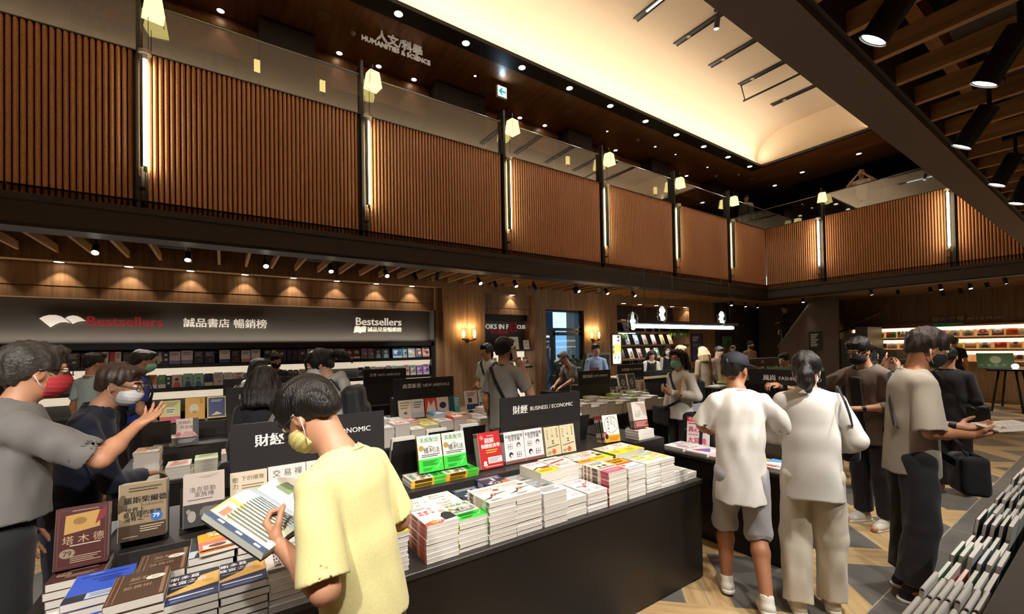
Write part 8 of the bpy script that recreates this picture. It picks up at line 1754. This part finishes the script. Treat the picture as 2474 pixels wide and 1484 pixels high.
# ---- woman with ponytail, hoodie and backpack
HOOD = cloth('grey_marl_hoodie', '#a9aaa6')
p10 = person('person with a ponytail, white mask and grey hoodie looking down at the books', (.80, 3.86), 158, 1.70, lean=6, head=(6, 26, 0), headfwd=.03, res=.008, skin=SKIN_P, arms={sd: dict(e=(sd*.22, .03, 1.12), w=(sd*.12, .22, 1.04), d=(-sd*.4, .8, .1), n=(0, .2, -1)) for sd in (-1, 1)})
shirt(p10, HOOD, hem=.80, sleeve='long', loose=1.12, seed=21, amp=.006); hair(p10, 'pony_loose', HAIR, 12, 1.03); trousers(p10, BLK); face_mask(p10, M_MW); face_parts(p10, lips=False)
F = Fld(.03); n_ = 18
for i in range(n_):
    t_ = 2*pi*i/n_; F.ell(p10.L(1.435)+V3(cos(t_)*.088, 0, 0)+p10.fw*(sin(t_)*.085-.012)+p10.up*(.012-.035*sin(t_)), V3(.034, .034, .030))
F.ell(p10.L(1.38)-p10.fw*.11, V3(.12, .05, .08)); put('hood', F.mesh(.008, folds(4, .003)), HOOD, p10.root)
backpack(p10, 'black drawstring backpack on the person in the grey hoodie', PACK, .15, .22, .09)
# ---- youth with crossbody strap
def crossbody(p, label, m, right=True, hip=(.2, .05, .95), size=(.10, .05, .075), w=.035, bm=None, res=None, name='crossbody_bag'):
    s = p.s; sd = -1 if right else 1; t = thing(name, label, 'bag', p.root.location, p.rz); g = p.girth
    a = p.L(1.462)+V3(sd*.095*s, 0, 0); c = V3(*hip)*s
    b = MB(); q = [c-p.fw*.0+V3(0, -.05, .05), p.L(1.10)+V3(-sd*.10*s, 0, 0)-p.fw*.112*s*g, p.L(1.30)+V3(sd*.02*s, 0, 0)-p.fw*.110*s*g, p.L(1.425)+V3(sd*.095*s, 0, 0)-p.fw*.085*s, a+p.up*.012, p.L(1.415)+V3(sd*.085*s, 0, 0)+p.fw*.088*s, p.L(1.27)+V3(sd*.0*s, 0, 0)+p.fw*.118*s*g, p.L(1.10)+V3(-sd*.11*s, 0, 0)+p.fw*.118*s*g, c+V3(0, .05, .05)]
    nn = [V3(-sd, 0, 0), -p.fw, -p.fw, -p.fw+p.up*.6, p.up, p.fw+p.up*.6, p.fw, p.fw, V3(-sd, .5, 0)]
    # smooth the run
    Q = []; NN = []
    for i in range(len(q)-1):
        for k in range(4): f = k/4; Q.append(q[i]*(1-f)+q[i+1]*f); NN.append(nn[i]*(1-f)+nn[i+1]*f)
    Q.append(q[-1]); NN.append(nn[-1]); b.strap(Q, NN, w, .008); b.build('strap', m, t)
    F = Fld(.02); F.box(c, V3(*size)*s, None, .03*s); put('bag', F.mesh(res or max(.008, p.res*.8), folds(5, .003)), bm or m, t); return t
p11 = person('person with a fringe in a pale green T-shirt beyond the second book table', (3.62, 6.05), 195, 1.75, head=(-8, 4, 0), res=.011, skin=SKIN_P, arms={sd: dict(e=(sd*.22, .02, 1.10), w=(sd*.08, .20, 1.05), d=(-sd*.7, .6, .1), n=(0, -.2, 1)) for sd in (-1, 1)})
shirt(p11, cloth('pale_green_cotton', '#c9d6c6'), hem=.82, loose=1.1, seed=3); hair(p11, 'mullet', HAIR, 3); trousers(p11, cloth('pale_grey_trousers', '#a9a9a0')); face_parts(p11); crossbody(p11, 'black crossbody strap bag over the pale green T-shirt', BLK, False, (-.2, 0, .95))
# ---- man on the phone
p12 = person('person in a grey T-shirt holding a phone to the ear behind the middle sign', (2.42, 3.74), 22, 1.78, head=(-6, 6, 0), res=.008, arms={1: dict(e=(.27, .10, 1.20), w=(.165, .125, 1.47), d=(-.35, -.25, .85), n=(-.85, .25, .1), curl=(30, 34, 40, 46), thumb=(.7, .5), seg=30)})
shirt(p12, G_TEE, hem=.82, loose=1.12, seed=14, amp=.006); hair(p12, 'short', HAIR, 15, 1.06); trousers(p12, BLK); face_mask(p12, M_MB); face_parts(p12, lips=False)
m = MB(); m.setT(hpt(p12, .098, .028, -.02), R=p12.R@euler(0, -28, 8)); m.cbox(-.006, .006, -.036, .036, -.075, .075, .003); m.mat = 1
for yy, zz in ((.018, .052), (.018, .030), (-.002, .041)): m.cyl((.006, yy, zz), (.0085, yy, zz), .0075, n=12)
t = thing('mobile_phone', 'pale gold phone held to the ear of the person in grey', 'phone', p12.root.location, p12.rz); m.build('case', [mat('pale_gold_phone', '#d9cdbd', .3, .2), M_BLACKM], t)
crossbody(p12, 'dark crossbody bag of the person on the phone', BLK, True, (.2, .04, .92))
p13 = person('person in a grey cap and grey T-shirt bending over the magazine table', (5.42, 5.85), 170, 1.66, lean=24, head=(0, 30, 0), res=.012, arms={sd: dict(e=(sd*.2, .25, 1.08), w=(sd*.12, .42, .98), d=(0, .8, -.4), n=(0, 0, -1)) for sd in (-1, 1)}); shirt(p13, cloth('mid_grey_cotton', '#77726c')); cap_hat(p13, cloth('grey_cap', '#8d8d88')); hair(p13, 'crop', HAIR_G, 3, .97); trousers(p13, BLK)
p14 = person('person with swept black hair in a light blue shirt before the oak wall', (6.25, 6.2), 238, 1.72, head=(8, 6, 0), res=.011, arms={sd: dict(e=(sd*.22, .02, 1.12), w=(sd*.1, .22, 1.05), d=(-sd*.5, .7, .1), n=(0, 0, 1)) for sd in (-1, 1)}); sh14 = cloth('light_blue_cloth', '#8fa3c4'); shirt(p14, sh14, sleeve='long'); polo_collar(p14, sh14); hair(p14, 'short', HAIR, 10, 1.03); trousers(p14, BLK); face_parts(p14)
m = MB(); m.cbox(-.09, .09, -.006, .006, 0, .22, .002); tag(m.build('magazine', mat('dark_red_cover', '#5a2428', .5), None, (6.0, 5.98, 1.06), (RD(-14), 0, RD(-30))), 'dark red book held by the person in the light blue shirt', 'book')
# ---- woman in the green mask
p15 = person('person in a white sweatshirt and green mask hugging a brown paper-covered book', (4.50, 3.08), 168, 1.62, head=(14, 4, 0), res=.008, skin=SKIN_P, arms={-1: dict(e=(-.235, -.01, 1.10), w=(-.02, .19, 1.13), d=(.6, .5, .5), n=(.2, -.9, .2), curl=(30, 32, 34, 36)), 1: dict(e=(.21, -.04, 1.10), w=(.23, .05, .84), d=(0, .2, -1), n=(-1, 0, 0))})
shirt(p15, W_TEE, hem=.86, sleeve='long', loose=1.14, seed=17, amp=.006); hair(p15, 'bob', HAIR, 16, .98); trousers(p15, BLK, wide=1.2); face_mask(p15, M_MG); face_parts(p15, lips=False); glasses(p15, MATS['gold_glasses']); crossbody(p15, 'soft black shoulder bag at the hip of the person in the green mask', BLK, False, (.22, .10, .88), (.13, .06, .12), .03)
m = MB(); m.col = hx('#a8814e'); m.cbox(-.08, .08, -.012, .012, -.12, .12, .002); m.col = hx('#8a6438'); m.quad((-.05, -.0125, -.09), (.05, -.0125, -.09), (.05, -.0125, .05), (-.05, -.0125, .05)); m.col = hx('#5a4028'); m.quad((-.01, -.013, -.05), (.03, -.013, -.05), (.03, -.013, .01), (-.01, -.013, .01))
q = p15.root.location; tag(m.build('paper_bag_book', M_PRINT, None, (4.34, 2.97, 1.20), (RD(14), RD(30), RD(52))), 'brown paper-covered book hugged by the person in the green mask', 'book')
# ---- the couple in white
CREAM = cloth('cream_cloth', '#dcd2c0'); GREYS = cloth('pale_grey_jersey', '#a9a8ac')
p16 = person('person in a navy cap, white T-shirt and grey shorts', (2.83, 1.50), 40, 1.62, lean=4, head=(-42, 6, 0), headfwd=.01, girth=.95, res=.0065, skin=SKIN_D,
             arms={1: dict(e=(.30, .06, 1.13), w=(.43, .21, 1.28), d=(.75, .45, .45), n=(-.35, .85, -.1), curl=(6, 8, 10, 14), spread=10, thumb=(.4, .0), seg=18, ts=1), -1: dict(e=(-.22, .08, 1.14), w=(-.14, .26, 1.06), d=(.2, .9, .1), n=(.6, 0, -.8))},
             legs={-1: dict(h=(-.088, 0, .88), k=(-.085, .14, .49), a=(-.09, .10, .10), t=(-.10, .28, .025)), 1: dict(h=(.088, 0, .88), k=(.10, .02, .47), a=(.09, -.19, .135), t=(.10, -.03, .025))})
shirt(p16, W_TEE, hem=.69, loose=1.24, sl=.95, seed=23, amp=.0075); trousers(p16, GREYS, hem=.45, wide=1.22, name='shorts', seed=4, amp=.006); hair(p16, 'crop', HAIR, 3, .97); cap_hat(p16, mat('navy_cap', '#1a1c2a', .75, bump=(300, .2))); face_parts(p16)
for sd in (-1, 1): shoe(p16, sd, SHOE_W, SOLE_W, .006)
p17 = person('person with a black ponytail in a white shirt and cream trousers seen from behind', (3.12, 1.20), 32, 1.62, lean=5, head=(-12, 14, 0), girth=.98, res=.0065, skin=SKIN,
             arms={1: dict(e=(.24, .02, 1.08), w=(.20, .20, .98), d=(-.2, .9, .1), n=(-1, 0, 0)), -1: dict(e=(-.22, .06, 1.10), w=(-.14, .24, 1.02), d=(.3, .9, .1), n=(.7, 0, -.7))},
             legs={-1: dict(h=(-.088, 0, .88), k=(-.10, .03, .47), a=(-.11, -.08, .085), t=(-.13, .10, .02)), 1: dict(h=(.088, 0, .88), k=(.10, .04, .47), a=(.10, .02, .085), t=(.12, .20, .02))})
shirt(p17, W_TEE, hem=.74, sleeve='long', loose=1.28, seed=31, amp=.0085, sl=.9); polo_collar(p17, W_TEE); trousers(p17, CREAM, hem=.075, wide=1.32, seed=9, amp=.0085); hair(p17, 'pony', HAIR, 18, 1.05); face_mask(p17, M_MW)
m = MB(); m.tube([hpt(p17, .030*cos(t_), -.125+.012*sin(t_)*0, -.012+.030*sin(t_)) for t_ in np.arange(14)*2*pi/14], .007, 8, True); m.build('hair_tie', mat('black_scrunchie', '#0e0c0d', .9), p17.root)
for sd in (-1, 1): shoe(p17, sd, SHOE_W, SOLE_W, .007)
t = thing('shoulder_bag', 'thin black strap over the shoulder of the white shirt', 'bag', p17.root.location, p17.rz); m = MB(); m.strap([p17.L(1.10)+V3(.20, .06, 0), p17.L(1.42)+V3(.165, .085, 0), p17.L(1.485)+V3(.155, 0, 0), p17.L(1.40)+V3(.165, -.105, 0), p17.L(1.32)+V3(.185, -.10, 0), p17.L(1.10)+V3(.24, .0, 0)], [V3(1, .3, 0), V3(.3, 1, .2), V3(0, 0, 1), V3(.2, -1, .3), V3(.5, -1, 0), V3(1, 0, 0)], .012, .006); m.build('strap', BLK, t)
F = Fld(.02); F.box(V3(.24, .20, 1.0), V3(.05, .10, .08), None, .03); put('bag', F.mesh(.012), BLK, t)
# ---- man in the brown jacket
JKT = cloth('brown_jacket', '#6b5c50')
p18 = person('person in a brown jacket and black mask picking a magazine from the tilted rack', (4.98, 1.42), 160, 1.72, lean=6, head=(4, 20, 0), headfwd=.02, girth=1.1, res=.008, arms={1: dict(world=True, e=(4.72, 1.86, 1.19), w=(4.50, 2.02, 1.285), d=(-.8, .3, .1), n=(0, .1, -1), curl=(40, 44, 48, 50), seg=40), -1: dict(e=(-.24, .03, 1.12), w=(-.06, .25, 1.09), d=(.6, .7, .05), n=(.2, .2, -.9), curl=(26, 30, 32, 34))})
shirt(p18, cloth('dark_tee', '#1c1a1b'), hem=.80, sleeve='none', seed=2); shirt(p18, JKT, hem=.76, sleeve='long', loose=1.18, seed=41, amp=.008, sl=.42, name='jacket', neckhole=.085, collar=False); trousers(p18, BLK, wide=1.15); hair(p18, 'crop', HAIR, 19, 1.05); face_mask(p18, M_MB); glasses(p18, MATS['dark_glasses']); face_parts(p18, lips=False)
F = Fld(.02); 
for i in range(14): t_ = pi+pi*i/13; F.ell(p18.L(1.42)+V3(cos(t_)*.125, 0, 0)+p18.fw*(sin(t_)*.11+.01)+p18.up*(-.01), V3(.04, .04, .022))
put('hood', F.mesh(.008, folds(6, .004)), JKT, p18.root)
F = Fld(.01); F.box(p18.L(1.12)+p18.fw*.135, V3(.055, .02, .26), np.stack([V3(1, 0, 0), p18.fw, p18.up], 1), .015); put('shirt_front', F.mesh(.009, folds(7, .003)), MATS['dark_tee'], p18.root)
for sd in (-1, 1): shoe(p18, sd, SHOE_W, SOLE_W, .009)
a = p18.arm[-1]; m = MB(); c = a['e']*.18+a['w']*.82; d_ = nrm(a['w']-a['e']); m.cyl(c-d_*.012, c+d_*.012, .034, n=16); m.build('watch', M_BLACKM, p18.root)
# ---- man in taupe reading at the bin
p19 = person('person in a taupe T-shirt and black mask reading beside the magazine bin', (3.80, .88), -58, 1.755, lean=3, head=(6, 24, 0), headfwd=.03, girth=1.02, res=.0065, skin=SKIN_D,
             arms={1: dict(e=(.235, .02, 1.13), w=(.09, .27, 1.10), d=(-.15, .95, .10), n=(-.35, 0, .9), curl=(14, 18, 22, 26), thumb=(.7, .4), seg=24), -1: dict(e=(-.235, .05, 1.13), w=(-.10, .29, 1.12), d=(.15, .95, .08), n=(.35, 0, .9), curl=(14, 18, 22, 26), thumb=(.7, .4), seg=24)},
             legs={-1: dict(t=(-.11, .17, .02)), 1: dict(a=(.10, -.05, .085), t=(.11, .13, .02))})
shirt(p19, TAUPE, hem=.80, loose=1.22, sl=.98, seed=51, amp=.0075); trousers(p19, BLK, hem=.13, wide=1.28, seed=11, amp=.006); hair(p19, 'short', HAIR_B, 22, 1.07); face_mask(p19, M_MB, loopm=M_MW); face_parts(p19, lips=False)
for sd in (-1, 1):
    o = shoe(p19, sd, SHOE_B, SOLE_W, .006); l = p19.leg[sd]; d_ = nrm(V3(*(l['t']-l['a'])[:2], 0)); r_ = V3(d_[1], -d_[0], 0)
    for s2 in (-1, 1):
        m = MB(); c = l['a']+V3(0, 0, -.055)+r_*s2*.0405
        m.add([c+d_*a_+V3(0, 0, b_)+r_*s2*e_ for a_, b_, e_ in ((-.03, .018, .0), (.02, -.004, .004), (.12, .022, -.004), (.03, .012, .003), (.0, .012, .003), (-.012, .016, .002))], [(0, 1, 2, 3, 4, 5)]); m.build('swoosh_mark', SOLE_W, o)
a = p19.arm[-1]; m = MB(); c = a['e']*.1+a['w']*.9; d_ = nrm(a['w']-a['e']); m.cyl(c-d_*.018, c+d_*.018, .031, n=16); m.build('wristband', M_BLACKM, p19.root)
crossbody(p19, 'black crossbody bag hanging in front of the person in taupe', cloth('dark_strap', '#24282a', .7, .05), True, (-.05, .30, .80), (.10, .07, .12), .04, BLK)
t = thing('open_book', 'thin open booklet in the hands of the person in taupe', 'book', p19.root.location, p19.rz); m = MB(); m.setT((0, .47, 1.150), rx=RD(8)); m.col = hx('#e4e0d6'); m.box(-.15, 0, -.105, .105, 0, .008); m.box(0, .15, -.105, .105, 0, .008); m.col = hx('#a8a49c')
for k in range(7): m.quad((-.13, -.08+.024*k, .0085), (-.02, -.08+.024*k, .0085), (-.02, -.074+.024*k, .0085), (-.13, -.074+.024*k, .0085)); m.quad((.02, -.08+.024*k, .0085), (.13, -.08+.024*k, .0085), (.13, -.074+.024*k, .0085), (.02, -.074+.024*k, .0085))
m.build('pages', M_PRINT, t)
# ---- people further back on the right
p20 = person('person with long black hair in a cream top lifting a small camera', (6.0, 1.74), -32, 1.62, head=(0, 0, 0), res=.010, skin=SKIN_P, arms={sd: dict(e=(sd*.20, .20, 1.20), w=(sd*.07, .30, 1.40), d=(-sd*.3, .4, .8), n=(-sd*.6, 0, .4), curl=(30, 34, 38, 40)) for sd in (-1, 1)}); shirt(p20, CREAM, hem=.9); hair(p20, 'long', HAIR, 5, .96); trousers(p20, BLK); face_parts(p20)
m = MB(); m.cbox(-.05, .05, -.02, .02, -.035, .035, .005); m.cyl((0, .02, 0), (0, .05, 0), .025, n=14); tag(m.build('camera_body', mat('silver_camera', '#b9b4ac', .3, .5), None, (6.27, 1.56, 1.40), (0, 0, RD(-122))), 'small silver camera lifted by the person in the cream top', 'camera')
p21 = person('person with dark hair and a white top bending behind the one with a camera', (6.75, 1.98), -70, 1.60, lean=8, head=(10, 18, 0), res=.012, skin=SKIN_P); shirt(p21, W_TEE, sleeve='long'); hair(p21, 'bob', HAIR, 6, .95); trousers(p21, BLK)
p22 = person('distant person with short grey-black hair before the lit records', (16.2, 2.80), 0, 1.74, head=(-10, 8, 0), res=.018); shirt(p22, BLK); hair(p22, 'short', HAIR_G, 3); trousers(p22, BLK)
p23 = person('person all in black with a dark shoulder bag beyond the man in taupe', (6.65, 1.20), 10, 1.60, head=(0, 20, 0), res=.011); shirt(p23, BLK, sleeve='long', loose=1.2, hem=.7); hair(p23, 'short', HAIR, 8); trousers(p23, BLK, wide=1.2); crossbody(p23, 'dark shiny shoulder bag of the person all in black', PACK, True, (.22, -.02, .95), (.10, .06, .11), .03)
p24 = person('distant small person with short black hair at the record shelf end', (16.5, 4.95), 0, 1.62, res=.02); shirt(p24, W_TEE); hair(p24, 'short', HAIR, 2); trousers(p24, BLK)
VEST = cloth('black_vest', '#141316')
def staff(label, loc, face, H=1.62, style='long', hd=(0, 0, 0), lean=0, mask=True, top=None, hm=HAIR, capm=None, res=.014, sk=SKIN_P, vest=True, sleeve='long', z0=0.0, arms=None, legs=True):
    q = person(label, loc, face, H, lean=lean, head=hd, res=res, skin=sk, z0=z0, arms=arms); shirt(q, top or W_TEE, sleeve=sleeve)
    if vest: shirt(q, VEST, sleeve='none', loose=1.06, name='vest', collar=False, neckhole=.085)
    hair(q, style, hm, 7)
    if capm: cap_hat(q, capm)
    trousers(q, BLK)
    if mask is not None and mask: face_mask(q, mask if mask is not True else M_MW)
    face_parts(q, lips=not mask); return q
staff('shop assistant with long black hair, white mask and black vest behind the counter', (9.2, 6.62), 215, 1.64)
staff('shop assistant bowing over the counter in a black vest', (8.45, 6.6), 235, 1.58, 'long', (0, 34, 0), 14, None)
staff('person in green with fair hair tied up at the counter', (8.0, 5.45), 100, 1.66, 'bun', (20, 0, 0), 0, None, cloth('green_cloth', '#6f9a78'), HAIR_F, vest=False)
staff('person with long fair hair and a fawn top at the counter', (8.55, 5.25), 70, 1.62, 'long', (0, 14, 0), 4, None, cloth('fawn_cloth', '#9a8468'), HAIR_F, vest=False)
staff('person with short black hair beside the fair-haired one at the counter', (9.35, 5.45), 250, 1.62, 'short', (20, 22, 0), 4, None, cloth('brown_knit', '#6a5440'), vest=False)
staff('person in a grey cap and pink shirt by the painted poster', (12.75, 6.9), 200, 1.62, 'crop', (0, 20, 0), 6, None, cloth('rose_cloth', '#b07a7c'), capm=cloth('stone_cap', '#a8a494'), vest=False)
staff('person in a black mask and tan top before the dark stairs', (13.0, 6.55), 250, 1.74, 'short', (0, 6, 0), 0, M_MB, cloth('tan_cloth', '#8a6a50'), vest=False)
staff('dim person in dark clothes on the staircase', (15.75, 6.72), 150, 1.72, 'short', (10, 4, 0), 0, None, BLK, vest=False, z0=1.22, sk=SKIN, arms={-1: dict(e=(-.2, .1, 1.15), w=(-.1, .30, 1.15), d=(0, 1, 0), n=(0, 0, -1))})
staff('person with curly black hair and grey headphones beyond the fashion sign', (7.05, 3.02), 170, 1.52, 'short', (0, 10, 0), 0, None, cloth('lilac_cloth', '#8a84a0'), vest=False)
p33 = staff('person in white taking a photo from the far end balcony', (14.80, 4.27), 190, 1.60, 'short', (0, 12, 0), 4, None, W_TEE, HAIR_F, vest=False, z0=4.85, res=.016, sleeve='short', arms={sd: dict(e=(sd*.30, .12, 1.22), w=(sd*.08, .24, 1.44), d=(-sd*.6, .3, .5), n=(-sd, 0, 0)) for sd in (-1, 1)})
p34 = staff('person in a pale top leaning at the balcony corner upstairs', (14.0, 7.05), 210, 1.60, 'short', (30, 20, 0), 8, None, cloth('pale_grey_top', '#bdbdb4'), HAIR_B, vest=False, z0=4.85, res=.016)
p36 = person('person in a striped shirt outside the glass door', (8.6, 11.0), 200, 1.65, res=.018); shirt(p36, cloth('rose_white_cloth', '#c9b9b4')); hair(p36, 'short', HAIR, 3); trousers(p36, BLK)
